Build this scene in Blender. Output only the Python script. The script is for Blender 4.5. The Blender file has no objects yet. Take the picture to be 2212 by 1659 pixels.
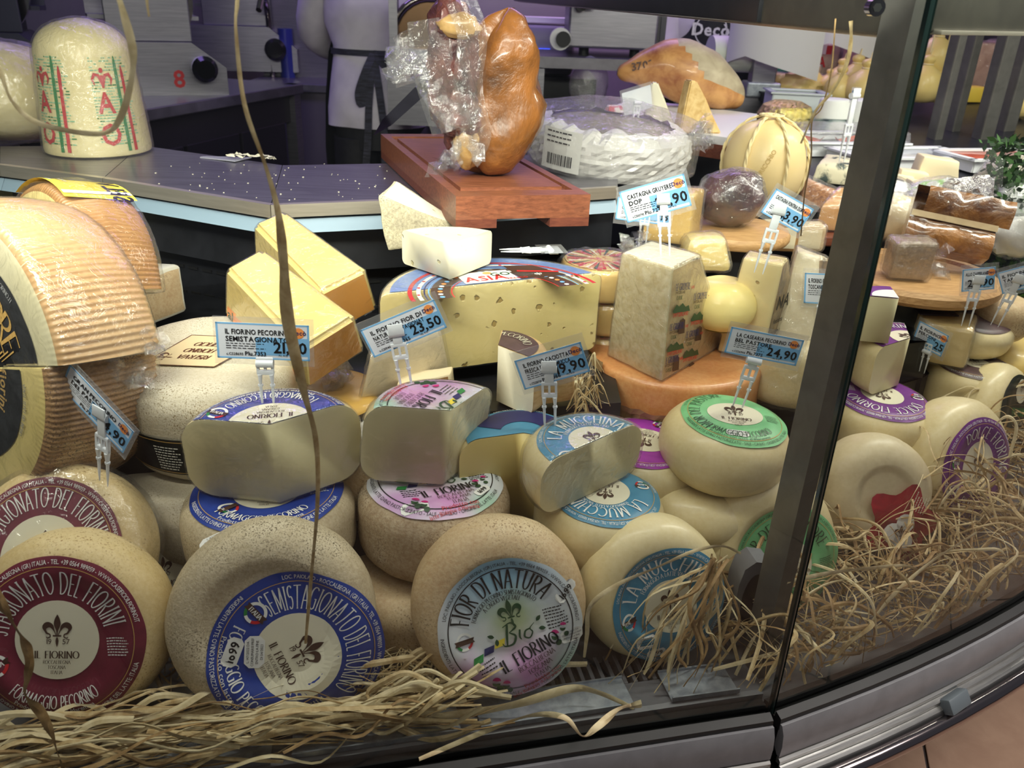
import bpy, bmesh, math, random
from mathutils import Vector, Matrix, noise
PI = math.pi
R_ = math.radians
rnd = random.Random(7)
scene = bpy.context.scene
COL = scene.collection

# ------------------------------------------------------------------ camera
FPX, CXP, CYP = 1800.0, 1106.0, 829.5
CAMZ, PITCH, ROLL = 1.38, R_(25.0), R_(2.3)
CAM = Vector((0, 0, CAMZ))
_F = Vector((0, math.cos(PITCH), -math.sin(PITCH)))
_U0 = Vector((0, math.sin(PITCH), math.cos(PITCH)))
_R0 = Vector((1, 0, 0))
_R = _R0 * math.cos(ROLL) + _U0 * math.sin(ROLL)
_U = _U0 * math.cos(ROLL) - _R0 * math.sin(ROLL)
cam_d = bpy.data.cameras.new('camera')
cam_d.sensor_width = 36.0
cam_d.lens = FPX / 2212.0 * 36.0
cam_d.clip_start = 0.02
cam_o = bpy.data.objects.new('camera', cam_d)
COL.objects.link(cam_o)
_m = Matrix.Identity(4)
for i in range(3):
    _m[i][0], _m[i][1], _m[i][2], _m[i][3] = _R[i], _U[i], -_F[i], CAM[i]
cam_o.matrix_world = _m
scene.camera = cam_o
cam_d.dof.use_dof = True
cam_d.dof.focus_distance = 1.15
cam_d.dof.aperture_fstop = 9.0

# ------------------------------------------------------------------ world, exposure, big lights
w = bpy.data.worlds.new('world'); scene.world = w; w.use_nodes = True
w.node_tree.nodes['Background'].inputs[0].default_value = (0.75, 0.78, 0.9, 1)
w.node_tree.nodes['Background'].inputs[1].default_value = 0.10
scene.view_settings.view_transform = 'Standard'
scene.view_settings.look = 'None'
scene.view_settings.gamma = 1
scene.view_settings.exposure = 0.0
scene.view_settings.use_curve_mapping = False
scene.cycles.transparent_max_bounces = 20
scene.cycles.max_bounces = 6
scene.cycles.diffuse_bounces = 3
scene.cycles.glossy_bounces = 3
scene.cycles.sample_clamp_indirect = 6

def area(name, loc, target, sx, sy, power, color, spread=180):
    d = bpy.data.lights.new(name, 'AREA'); d.shape = 'RECTANGLE'; d.size = sx; d.size_y = sy
    d.energy = power; d.color = color; d.spread = R_(spread)
    o = bpy.data.objects.new(name, d); COL.objects.link(o)
    o.location = loc
    o.rotation_euler = (Vector(target) - Vector(loc)).to_track_quat('-Z', 'Y').to_euler()
    return o
# strip lamp under the canopy of the display case, a second one along its right-hand run
area('case_lamp', (-0.05, 0.46, 1.70), (-0.05, 1.35, 1.0), 1.9, 0.07, 13.5, (1.0, 0.94, 0.83), 90)
area('case_lamp', (-0.10, 0.90, 1.80), (-0.10, 0.92, 0.6), 1.9, 0.05, 6.5, (1.0, 0.95, 0.86), 150)  # extra overhead strip, added to brighten the cheese tops and zinc plates
area('case_lamp', (1.35, 1.72, 1.85), (1.2, 2.0, 0.8), 1.6, 0.08, 20, (1.0, 0.93, 0.82))
# violet counter lighting of the staff area and the shop ceiling
area('staff_lamp', (-0.6, 3.3, 2.6), (-0.6, 3.5, 0.9), 2.6, 0.5, 26, (0.44, 0.27, 1.0))
area('staff_lamp', (0.9, 3.9, 2.6), (0.9, 4.2, 0.9), 1.4, 0.5, 20, (0.85, 0.50, 0.95))
area('shop_ceiling_lamp', (0.9, -0.7, 3.0), (0.9, 0.3, 0.0), 2.2, 1.0, 16, (1.0, 0.9, 0.8))
area('shop_ceiling_lamp', (2.3, 0.5, 3.0), (1.3, 1.0, 0.0), 1.2, 1.0, 19, (1.0, 0.93, 0.88), 90)  # unseen extra ceiling lamp, added to brighten the floor on the right

def P(px, py, d):
    return CAM + (_F + _R * ((px - CXP) / FPX) - _U * ((py - CYP) / FPX)) * d
def ray(px, py):
    return _F + _R * ((px - CXP) / FPX) - _U * ((py - CYP) / FPX)
def PZ(px, py, z):
    r = ray(px, py); return CAM + r * ((z - CAMZ) / r.z)
def PY(px, py, y):
    r = ray(px, py); return CAM + r * (y / r.y)

# ------------------------------------------------------------------ materials
MATS = {}
def lin(c):
    return tuple(((v / 255.0) / 12.92 if v / 255.0 <= 0.04045 else ((v / 255.0 + 0.055) / 1.055) ** 2.4) for v in c[:3]) + (1.0,)
def newmat(name):
    m = bpy.data.materials.new(name); m.use_nodes = True
    nt = m.node_tree; b = nt.nodes['Principled BSDF']
    return m, nt, b
def N(nt, t, **kw):
    n = nt.nodes.new(t)
    for k, v in kw.items():
        if k.startswith('i_'):
            key = k[2:]
            key = int(key) if key.isdigit() else key.replace('_', ' ')
            n.inputs[key].default_value = v
        else: setattr(n, k, v)
    return n
def coords(nt, kind='Object', scale=(1, 1, 1)):
    tc = N(nt, 'ShaderNodeTexCoord'); mp = N(nt, 'ShaderNodeMapping'); mp.inputs['Scale'].default_value = scale
    nt.links.new(tc.outputs[kind], mp.inputs[0]); return mp.outputs[0]
def ramp(nt, fac, stops):
    r = N(nt, 'ShaderNodeValToRGB'); e = r.color_ramp.elements
    while len(e) > 1: e.remove(e[-1])
    e[0].position, e[0].color = stops[0]
    for p, c in stops[1:]:
        x = e.new(p); x.color = c
    nt.links.new(fac, r.inputs[0]); return r.outputs[0]
def mixc(nt, fac, a, b, mode='MIX'):
    m = N(nt, 'ShaderNodeMix', data_type='RGBA', blend_type=mode)
    for s, v in ((0, fac), (6, a), (7, b)):
        if hasattr(v, 'links'): nt.links.new(v, m.inputs[s])
        else: m.inputs[s].default_value = v
    return m.outputs[2]
def bump(nt, b, h, strength=0.3, dist=0.001, slot='Normal'):
    n = N(nt, 'ShaderNodeBump'); n.inputs['Strength'].default_value = strength; n.inputs['Distance'].default_value = dist
    nt.links.new(h, n.inputs['Height']); nt.links.new(n.outputs[0], b.inputs[slot]); return n
def mat(name, col, rough=0.5, metal=0.0, coat=0.0, emit=0.0, alpha=1.0, spec=0.5, trans=0.0):
    if name in MATS: return MATS[name]
    m, nt, b = newmat(name)
    b.inputs['Base Color'].default_value = lin(col); b.inputs['Roughness'].default_value = rough
    b.inputs['Metallic'].default_value = metal; b.inputs['Coat Weight'].default_value = coat
    b.inputs['Coat Roughness'].default_value = 0.12; b.inputs['Specular IOR Level'].default_value = spec
    if emit: b.inputs['Emission Color'].default_value = lin(col); b.inputs['Emission Strength'].default_value = emit
    if trans: b.inputs['Transmission Weight'].default_value = trans
    b.inputs['Alpha'].default_value = alpha
    MATS[name] = m; return m
def rind(name, c1, c2, c3, scale=60, bstr=0.4, rough=0.6, speck=0.0, speckc=(70, 60, 45), coat=0.0, ribs=None):
    """mottled cheese rind: three tones, fine pitted relief, optional dark specks"""
    if name in MATS: return MATS[name]
    m, nt, b = newmat(name)
    co = coords(nt)
    n1 = N(nt, 'ShaderNodeTexNoise', i_Scale=scale * 0.22, i_Detail=5.0, i_Roughness=0.6)
    n2 = N(nt, 'ShaderNodeTexNoise', i_Scale=scale * 4.0, i_Detail=4.0, i_Roughness=0.7)
    for n in (n1, n2): nt.links.new(co, n.inputs['Vector'])
    c = ramp(nt, n1.outputs[0], [(0.30, lin(c1)), (0.52, lin(c2)), (0.72, lin(c3))])
    c = mixc(nt, 0.35, c, ramp(nt, n2.outputs[0], [(0.35, lin(c1)), (0.65, lin(c3))]))
    h = n2.outputs[0]
    if speck:
        v = N(nt, 'ShaderNodeTexNoise', i_Scale=scale * 9.0, i_Detail=2.0)
        nt.links.new(co, v.inputs['Vector'])
        f = ramp(nt, v.outputs[0], [(0.60 - speck * 0.1, (0, 0, 0, 1)), (0.70 - speck * 0.05, (1, 1, 1, 1))])
        g = ramp(nt, n1.outputs[0], [(0.42, (0, 0, 0, 1)), (0.62, (1, 1, 1, 1))])
        f = mixc(nt, 1.0, f, g, 'MULTIPLY')
        c = mixc(nt, f, c, lin(speckc))
    nt.links.new(c, b.inputs['Base Color'])
    b.inputs['Roughness'].default_value = rough
    b.inputs['Coat Weight'].default_value = coat; b.inputs['Coat Roughness'].default_value = 0.2
    bump(nt, b, h, bstr, 0.0015)
    MATS[name] = m; return m
def paste(name, c1, c2, rough=0.5, holes=0.0, hscale=60, coat=0.25, streak=True, holec=(150, 125, 75)):
    """cut cheese: soft even tone, optional eyes, a thin film sheen with stretch marks"""
    if name in MATS: return MATS[name]
    m, nt, b = newmat(name); co = coords(nt)
    n1 = N(nt, 'ShaderNodeTexNoise', i_Scale=9.0, i_Detail=3.0); nt.links.new(co, n1.inputs['Vector'])
    c = ramp(nt, n1.outputs[0], [(0.3, lin(c1)), (0.7, lin(c2))])
    n2 = N(nt, 'ShaderNodeTexNoise', i_Scale=160.0, i_Detail=3.0); nt.links.new(co, n2.inputs['Vector'])
    h = n2.outputs[0]
    if holes:
        v = N(nt, 'ShaderNodeTexVoronoi', i_Scale=hscale); nw = N(nt, 'ShaderNodeTexNoise', i_Scale=hscale * 1.3)
        nt.links.new(co, nw.inputs['Vector'])
        va = N(nt, 'ShaderNodeVectorMath', operation='MULTIPLY_ADD'); va.inputs[1].default_value = (0.014,) * 3
        nt.links.new(nw.outputs[1], va.inputs[0]); nt.links.new(co, va.inputs[2]); nt.links.new(va.outputs[0], v.inputs['Vector'])
        f = ramp(nt, v.outputs['Distance'], [(holes * 0.7, (1, 1, 1, 1)), (holes, (0, 0, 0, 1))])
        pick = ramp(nt, v.outputs['Color'], [(0.45, (0, 0, 0, 1)), (0.5, (1, 1, 1, 1))])
        f = mixc(nt, 1.0, f, pick, 'MULTIPLY')
        c = mixc(nt, f, c, lin(holec))
        iv = N(nt, 'ShaderNodeMath', operation='SUBTRACT'); iv.inputs[0].default_value = 1.0; nt.links.new(f, iv.inputs[1])
        bump(nt, b, iv.outputs[0], 0.7, 0.003)
    else:
        bump(nt, b, h, 0.15, 0.001)
    nt.links.new(c, b.inputs['Base Color']); b.inputs['Roughness'].default_value = rough
    b.inputs['Subsurface Weight'].default_value = 0.0
    b.inputs['Coat Weight'].default_value = coat; b.inputs['Coat Roughness'].default_value = 0.12
    if streak and coat:
        cs = coords(nt, scale=(30, 30, 260)); n3 = N(nt, 'ShaderNodeTexNoise', i_Scale=1.0, i_Detail=2.0)
        mp = cs.node; mp.inputs['Rotation'].default_value = (0.3, 0.6, 0.2)
        nt.links.new(cs, n3.inputs['Vector']); bump(nt, b, n3.outputs[0], 0.5, 0.002, 'Coat Normal')
    MATS[name] = m; return m
def film_mat(name, gloss=0.14, haze=0.05, scale=35, strength=0.9, tint=(255, 255, 255), rough=0.08):
    """thin clear plastic: see-through, sharp wrinkled glints, a breath of white"""
    if name in MATS: return MATS[name]
    m, nt, b = newmat(name); nt.nodes.remove(b); out = nt.nodes['Material Output']
    co = coords(nt)
    n1 = N(nt, 'ShaderNodeTexNoise', i_Scale=scale, i_Detail=4.0, i_Distortion=1.2); nt.links.new(co, n1.inputs['Vector'])
    bp = N(nt, 'ShaderNodeBump'); bp.inputs['Strength'].default_value = strength; bp.inputs['Distance'].default_value = 0.006
    nt.links.new(n1.outputs[0], bp.inputs['Height'])
    tr = N(nt, 'ShaderNodeBsdfTransparent'); tr.inputs[0].default_value = lin(tint)
    gl = N(nt, 'ShaderNodeBsdfGlossy', i_Roughness=rough); df = N(nt, 'ShaderNodeBsdfDiffuse'); df.inputs[0].default_value = lin((235, 235, 235))
    nt.links.new(bp.outputs[0], gl.inputs['Normal'])
    lw = N(nt, 'ShaderNodeFresnel', i_IOR=1.35); nt.links.new(bp.outputs[0], lw.inputs['Normal'])
    ad = N(nt, 'ShaderNodeMath', operation='MULTIPLY_ADD'); ad.inputs[1].default_value = 1.2; ad.inputs[2].default_value = gloss * 0.4
    ad.use_clamp = True; nt.links.new(lw.outputs[0], ad.inputs[0])
    mn = N(nt, 'ShaderNodeMath', operation='MINIMUM'); mn.inputs[1].default_value = 0.30; nt.links.new(ad.outputs[0], mn.inputs[0]); ad = mn
    m1 = N(nt, 'ShaderNodeMixShader'); m1.inputs[0].default_value = haze
    nt.links.new(tr.outputs[0], m1.inputs[1]); nt.links.new(df.outputs[0], m1.inputs[2])
    m2 = N(nt, 'ShaderNodeMixShader'); nt.links.new(ad.outputs[0], m2.inputs[0])
    nt.links.new(m1.outputs[0], m2.inputs[1]); nt.links.new(gl.outputs[0], m2.inputs[2])
    nt.links.new(m2.outputs[0], out.inputs[0])
    MATS[name] = m; return m
def glass_mat(name, tint=(246, 250, 248), ior=1.45, k=1.0, rough=0.0):
    if name in MATS: return MATS[name]
    m, nt, b = newmat(name); nt.nodes.remove(b); out = nt.nodes['Material Output']
    tr = N(nt, 'ShaderNodeBsdfTransparent'); tr.inputs[0].default_value = lin(tint)
    gl = N(nt, 'ShaderNodeBsdfGlossy', i_Roughness=rough)
    fr = N(nt, 'ShaderNodeFresnel', i_IOR=ior); mu = N(nt, 'ShaderNodeMath', operation='MULTIPLY'); mu.inputs[1].default_value = k
    nt.links.new(fr.outputs[0], mu.inputs[0]); mx = N(nt, 'ShaderNodeMixShader')
    nt.links.new(mu.outputs[0], mx.inputs[0]); nt.links.new(tr.outputs[0], mx.inputs[1]); nt.links.new(gl.outputs[0], mx.inputs[2])
    nt.links.new(mx.outputs[0], out.inputs[0]); MATS[name] = m; return m
def noisy(name, c1, c2, scale=20, rough=0.5, metal=0.0, bstr=0.2, stretch=(1, 1, 1), coat=0.0, lo=0.35, hi=0.65, rot=(0, 0, 0), dist=0.002):
    """two tones blended by (stretched) noise, with matching relief: wood, steel, paper, meat"""
    if name in MATS: return MATS[name]
    m, nt, b = newmat(name); co = coords(nt, scale=stretch); co.node.inputs['Rotation'].default_value = rot
    n1 = N(nt, 'ShaderNodeTexNoise', i_Scale=scale, i_Detail=6.0, i_Roughness=0.6, i_Distortion=0.4); nt.links.new(co, n1.inputs['Vector'])
    nt.links.new(ramp(nt, n1.outputs[0], [(lo, lin(c1)), (hi, lin(c2))]), b.inputs['Base Color'])
    b.inputs['Roughness'].default_value = rough; b.inputs['Metallic'].default_value = metal
    b.inputs['Coat Weight'].default_value = coat; b.inputs['Coat Roughness'].default_value = 0.1
    if bstr: bump(nt, b, n1.outputs[0], bstr, dist)
    MATS[name] = m; return m

# ------------------------------------------------------------------ mesh builder
class MB:
    def __init__(s): s.v = []; s.f = []; s.m = []; s.T = Matrix.Identity(4)
    def add(s, vs, fs, mi=0, T=None):
        o = len(s.v); M = s.T if T is None else s.T @ T
        s.v += [tuple(M @ Vector(v)) for v in vs]
        s.f += [tuple(i + o for i in f) for f in fs]
        s.m += [mi] * len(fs) if isinstance(mi, int) else list(mi)
    def box(s, c, d, mi=0, T=None, bev=0.0):
        x, y, z = d[0] / 2, d[1] / 2, d[2] / 2; b = min(bev, x * .9, y * .9, z * .9)
        cx, cy, cz = c
        if b <= 0:
            vs = [(cx + i * x, cy + j * y, cz + k * z) for k in (-1, 1) for j in (-1, 1) for i in (-1, 1)]
            fs = [(0, 2, 3, 1), (4, 5, 7, 6), (0, 1, 5, 4), (2, 6, 7, 3), (0, 4, 6, 2), (1, 3, 7, 5)]
        else:
            bm = bmesh.new(); bmesh.ops.create_cube(bm, size=1.0, matrix=Matrix.Translation(c) @ Matrix.Diagonal((2 * x, 2 * y, 2 * z, 1)))
            bmesh.ops.bevel(bm, geom=bm.edges[:], offset=b, segments=2, affect='EDGES', profile=0.5)
            bm.verts.index_update(); vs = [tuple(v.co) for v in bm.verts]; fs = [tuple(v.index for v in f.verts) for f in bm.faces]; bm.free()
        s.add(vs, fs, mi, T)
    def tube(s, pts, r, n=8, mi=0, cap=True, flat=1.0, up=None):
        pts = [Vector(p) for p in pts]; vs = []; fs = []; k = len(pts)
        rs = r if isinstance(r, (list, tuple)) else [r] * k
        pu = Vector(up) if up else None
        for i, p in enumerate(pts):
            t = (pts[min(i + 1, k - 1)] - pts[max(i - 1, 0)]).normalized()
            ref = pu if pu is not None else (Vector((0, 0, 1)) if abs(t.z) < .9 else Vector((1, 0, 0)))
            a = t.cross(ref)
            if a.length < 1e-5: a = t.cross(Vector((0.3, 1, 0.2)))
            a.normalize(); b = a.cross(t).normalized(); pu = b if up is None else pu
            for j in range(n):
                an = 2 * PI * j / n; vs.append(p + (a * math.cos(an) + b * math.sin(an) * flat) * rs[i])
        for i in range(k - 1):
            for j in range(n): fs.append((i * n + j, i * n + (j + 1) % n, (i + 1) * n + (j + 1) % n, (i + 1) * n + j))
        if cap: fs += [tuple(range(n))[::-1], tuple((k - 1) * n + j for j in range(n))]
        s.add(vs, fs, mi)
    def ribbon(s, pts, wd, n0=Vector((0, 0, 1)), mi=0, twist=0.0, curl=0.0):
        pts = [Vector(p) for p in pts]; k = len(pts); vs = []; fs = []
        ws = wd if isinstance(wd, (list, tuple)) else [wd] * k
        for i, p in enumerate(pts):
            t = (pts[min(i + 1, k - 1)] - pts[max(i - 1, 0)]).normalized()
            a = t.cross(n0)
            if a.length < 1e-4: a = t.cross(Vector((1, .2, .1)))
            a.normalize(); b = a.cross(t)
            if isinstance(twist, (list, tuple)): an = twist[i]
            else: an = twist * i / max(1, k - 1)
            d = (a * math.cos(an) + b * math.sin(an)); e = (b * math.cos(an) - a * math.sin(an))
            vs += [p - d * ws[i] / 2, p + e * curl * ws[i], p + d * ws[i] / 2]
        for i in range(k - 1):
            o = 3 * i; fs += [(o, o + 1, o + 4, o + 3), (o + 1, o + 2, o + 5, o + 4)]
        s.add(vs, fs, mi)
    def revolve(s, prof, n=64, a0=0.0, a1=2 * PI, mi=0, cap=None, fn=None, T=None):
        """prof: (r,z) bottom-centre to top-centre; a0..a1 sector, cut faces get material cap"""
        full = abs(a1 - a0 - 2 * PI) < 1e-6; vs = []; fs = []; ms = []
        cols = n if full else n + 1; k = len(prof)
        for i in range(cols):
            a = a0 + (a1 - a0) * i / n
            for r, z in prof:
                v = Vector((r * math.cos(a), r * math.sin(a), z))
                vs.append(fn(v, a) if fn else v)
        for i in range(n):
            i2 = (i + 1) % cols
            for j in range(k - 1):
                q = (i * k + j, i2 * k + j, i2 * k + j + 1, i * k + j + 1)
                if prof[j][0] < 1e-7: q = (q[0], q[2], q[3])
                elif prof[j + 1][0] < 1e-7: q = (q[0], q[1], q[2])
                fs.append(q); ms.append(mi)
        if not full and cap is not None:
            fs.append(tuple(range(k))); ms.append(cap)
            fs.append(tuple((cols - 1) * k + j for j in range(k))[::-1]); ms.append(cap)
        s.add(vs, fs, ms, T)
    def poly(s, pts, mi=0, th=0.0, T=None):
        """flat outline in local xy, optional thickness towards -z"""
        n = len(pts); vs = [(p[0], p[1], (p[2] if len(p) > 2 else 0)) for p in pts]; fs = [tuple(range(n))]
        if th:
            vs += [(p[0], p[1], (p[2] if len(p) > 2 else 0) - th) for p in pts]; fs.append(tuple(range(2 * n - 1, n - 1, -1)))
            for i in range(n): fs.append((i, n + i, n + (i + 1) % n, (i + 1) % n))
        s.add(vs, fs, mi, T)
    def build(s, name, mats, parent=None, smooth=True, angle=40, T=None, tri=False):
        me = bpy.data.meshes.new(name); me.from_pydata(s.v, [], s.f)
        for mm in (mats if isinstance(mats, (list, tuple)) else [mats]): me.materials.append(mm)
        me.polygons.foreach_set('material_index', s.m)
        me.update()
        if smooth:
            me.polygons.foreach_set('use_smooth', [True] * len(me.polygons))
            me.set_sharp_from_angle(angle=R_(angle))
        o = bpy.data.objects.new(name, me); COL.objects.link(o)
        if parent is not None: o.parent = parent
        if T is not None: o.matrix_local = T
        return o
def weld(o, d=1e-5):
    bm = bmesh.new(); bm.from_mesh(o.data); bmesh.ops.remove_doubles(bm, verts=bm.verts, dist=d); bm.to_mesh(o.data); bm.free()
def tag(o, label, cat, group=None, kind=None):
    o['label'] = label
    if cat: o['category'] = cat
    if group: o['group'] = group
    if kind: o['kind'] = kind
    return o
def thing(name, label, cat, M=None, group=None):
    e = bpy.data.objects.new(name, None); e.empty_display_size = 0.02; COL.objects.link(e)
    if M is not None: e.matrix_world = M if isinstance(M, Matrix) else Matrix.Translation(M)
    return tag(e, label, cat, group)
def struct(o, label=None):
    o['kind'] = 'structure'
    if label: o['label'] = label
    return o
def frame(loc, n, spin=0.0, upref=(0, 0.5, 1)):
    """matrix with local z = n, local y = the up-ish direction in that plane, spun by spin degrees"""
    z = Vector(n).normalized(); y = Vector(upref); y = (y - z * y.dot(z)).normalized(); x = y.cross(z)
    M = Matrix.Identity(4)
    for i in range(3): M[i][0], M[i][1], M[i][2], M[i][3] = x[i], y[i], z[i], loc[i]
    return M @ Matrix.Rotation(R_(spin), 4, 'Z')
def yaw(loc, deg, tilt=(0, 0)):
    return Matrix.Translation(loc) @ Matrix.Rotation(R_(deg), 4, 'Z') @ Matrix.Rotation(R_(tilt[0]), 4, 'X') @ Matrix.Rotation(R_(tilt[1]), 4, 'Y')
def catmull(pts, per=6):
    pts = [Vector(p) for p in pts]; out = []
    q = [pts[0] * 2 - pts[1]] + pts + [pts[-1] * 2 - pts[-2]]
    for i in range(1, len(q) - 2):
        for s_ in range(per):
            t = s_ / per
            out.append(0.5 * ((2 * q[i]) + (q[i + 1] - q[i - 1]) * t + (2 * q[i - 1] - 5 * q[i] + 4 * q[i + 1] - q[i + 2]) * t * t + (3 * q[i] - q[i - 1] - 3 * q[i + 1] + q[i + 2]) * t ** 3))
    out.append(pts[-1]); return out
def ns(v, sc=1.0, seed=0.0):
    return noise.noise(Vector(v) * sc + Vector((seed * 7.3, seed * 3.1, seed)))

def hull_film(name, pts, material, parent, inflate=0.002, amp=0.003, sc=40, cuts=5, T=None, seed=0.0):
    """cling film: a wrinkled skin stretched over a set of points"""
    bm = bmesh.new()
    for p in pts: bm.verts.new(p)
    r = bmesh.ops.convex_hull(bm, input=bm.verts[:])
    bmesh.ops.delete(bm, geom=list({g for g in list(r['geom_interior']) + list(r['geom_unused']) if isinstance(g, bmesh.types.BMVert)}), context='VERTS')
    bmesh.ops.dissolve_limit(bm, angle_limit=0.02, verts=bm.verts, edges=bm.edges)
    bmesh.ops.triangulate(bm, faces=bm.faces)
    for _ in range(cuts):
        L = sum(e.calc_length() for e in bm.edges) / max(1, len(bm.edges))
        es = [e for e in bm.edges if e.calc_length() > max(0.008, L * 0.9)]
        if not es or len(bm.verts) > 6000: break
        bmesh.ops.subdivide_edges(bm, edges=es, cuts=1)
        bmesh.ops.triangulate(bm, faces=bm.faces)
    bm.normal_update()
    for v in bm.verts:
        k = noise.ridged_multi_fractal(v.co * sc + Vector((seed, seed, seed)), 1.0, 2.0, 3, 1.0, 2.0) * 0.35
        v.co += v.normal * (inflate + amp * k)
    me = bpy.data.meshes.new(name); bm.to_mesh(me); bm.free()
    me.materials.append(material); me.polygons.foreach_set('use_smooth', [True] * len(me.polygons))
    o = bpy.data.objects.new(name, me); COL.objects.link(o); o.parent = parent
    if T is not None: o.matrix_local = T
    return o

# ------------------------------------------------------------------ lettering
GL = {}
def build_glyphs():
    chars = "ABCDEFGHIJKLMNOPQRSTUVWXYZabcdefghijklmnopqrstuvwxyz0123456789.,:/+-()'&@òè"
    tmp = []
    for bold in (0, 1):
        for ch in chars:
            c = bpy.data.curves.new('glyph', 'FONT'); c.body = ch; c.resolution_u = 2; c.offset = 0.022 if bold else 0.0
            o = bpy.data.objects.new('glyph', c); COL.objects.link(o); tmp.append((bold, ch, o, c))
    dg = bpy.context.evaluated_depsgraph_get(); dg.update()
    for bold, ch, o, c in tmp:
        me = o.evaluated_get(dg).to_mesh()
        vs = [(v.co.x, v.co.y) for v in me.vertices]; fs = [tuple(p.vertices) for p in me.polygons]
        GL[(bold, ch)] = (vs, fs); o.evaluated_get(dg).to_mesh_clear()
    for bold, ch, o, c in tmp: bpy.data.objects.remove(o); bpy.data.curves.remove(c)
    H = max(v[1] for v in GL[(0, 'H')][0])
    for k, (vs, fs) in list(GL.items()):
        if not vs: GL[k] = ([], [], 0.4); continue
        x0 = min(v[0] for v in vs); x1 = max(v[0] for v in vs)
        GL[k] = ([((x - x0) / H, y / H) for x, y in vs], fs, (x1 - x0) / H)
build_glyphs()
# a thin pen-drawn capital alphabet with serifs for the cheese labels: strokes (polylines), serif points
def _arc(cx, cy, rx, ry, a0, a1, n=10):
    return [(cx + rx * math.cos(R_(a0 + (a1 - a0) * i / n)), cy + ry * math.sin(R_(a0 + (a1 - a0) * i / n))) for i in range(n + 1)]
SF = {
 'A': (.66, [[(.02, 0), (.33, 1)], [(.33, 1), (.64, 0)], [(.13, .34), (.53, .34)]], [(.02, 0), (.64, 0)]),
 'B': (.5, [[(.06, 0), (.06, 1)], [(.06, 1), (.2, 1)] + _arc(.22, .76, .22, .24, 90, -90) + [(.06, .52)], [(.06, .52), (.22, .52)] + _arc(.22, .26, .27, .26, 90, -90) + [(.06, 0)]], []),
 'C': (.6, [_arc(.36, .5, .34, .5, 50, 310, 16)], []),
 'D': (.62, [[(.06, 0), (.06, 1)], [(.06, 1), (.2, 1)] + _arc(.2, .5, .4, .5, 90, -90, 14) + [(.06, 0)]], []),
 'E': (.44, [[(.06, 0), (.06, 1)], [(.06, 1), (.42, 1)], [(.06, .52), (.36, .52)], [(.06, 0), (.44, 0)]], []),
 'F': (.42, [[(.06, 0), (.06, 1)], [(.06, 1), (.42, 1)], [(.06, .5), (.34, .5)]], [(.06, 0)]),
 'G': (.64, [_arc(.36, .5, .34, .5, 50, 300, 16), [(.56, .45), (.56, .05)], [(.42, .45), (.62, .45)]], []),
 'H': (.62, [[(.06, 0), (.06, 1)], [(.56, 0), (.56, 1)], [(.06, .52), (.56, .52)]], [(.06, 0), (.06, 1), (.56, 0), (.56, 1)]),
 'I': (.14, [[(.07, 0), (.07, 1)]], [(.07, 0), (.07, 1)]),
 'J': (.3, [[(.22, 1), (.22, .1), (.12, -.08), (.02, -.05)]], [(.22, 1)]),
 'K': (.56, [[(.06, 0), (.06, 1)], [(.06, .45), (.5, 1)], [(.2, .6), (.55, 0)]], [(.06, 0), (.06, 1)]),
 'L': (.42, [[(.06, 0), (.06, 1)], [(.06, 0), (.42, 0)]], [(.06, 1)]),
 'M': (.78, [[(.06, 0), (.12, 1)], [(.12, 1), (.39, .1)], [(.39, .1), (.66, 1)], [(.66, 1), (.72, 0)]], [(.06, 0), (.72, 0)]),
 'N': (.64, [[(.06, 0), (.06, 1)], [(.06, 1), (.58, 0)], [(.58, 0), (.58, 1)]], [(.06, 0), (.58, 1)]),
 'O': (.7, [_arc(.35, .5, .34, .5, 0, 360, 22)], []),
 'P': (.46, [[(.06, 0), (.06, 1)], [(.06, 1), (.2, 1)] + _arc(.2, .74, .24, .26, 90, -90) + [(.06, .48)]], [(.06, 0)]),
 'Q': (.7, [_arc(.35, .5, .34, .5, 0, 360, 22), [(.4, .1), (.75, -.2)]], []),
 'R': (.54, [[(.06, 0), (.06, 1)], [(.06, 1), (.2, 1)] + _arc(.2, .75, .24, .25, 90, -90) + [(.06, .5)], [(.2, .5), (.56, 0)]], [(.06, 0)]),
 'S': (.44, [_arc(.23, .75, .19, .25, 40, 250, 10) + _arc(.22, .27, .2, .27, 75, -140, 10)], []),
 'T': (.56, [[(.28, 0), (.28, 1)], [(.0, 1), (.56, 1)]], [(.28, 0)]),
 'U': (.6, [[(.06, 1), (.06, .35)] + _arc(.3, .32, .24, .32, 180, 360, 10) + [(.54, 1)]], [(.06, 1), (.54, 1)]),
 'V': (.62, [[(.02, 1), (.31, 0)], [(.31, 0), (.6, 1)]], [(.02, 1), (.6, 1)]),
 'W': (.9, [[(.02, 1), (.24, 0)], [(.24, 0), (.45, .9)], [(.45, .9), (.66, 0)], [(.66, 0), (.88, 1)]], [(.02, 1), (.88, 1)]),
 'X': (.56, [[(.02, 1), (.54, 0)], [(.02, 0), (.54, 1)]], []),
 'Y': (.56, [[(.02, 1), (.28, .45)], [(.54, 1), (.28, .45)], [(.28, .45), (.28, 0)]], [(.28, 0)]),
 'Z': (.5, [[(.04, 1), (.48, 1)], [(.48, 1), (.02, 0)], [(.02, 0), (.5, 0)]], []),
}
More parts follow.
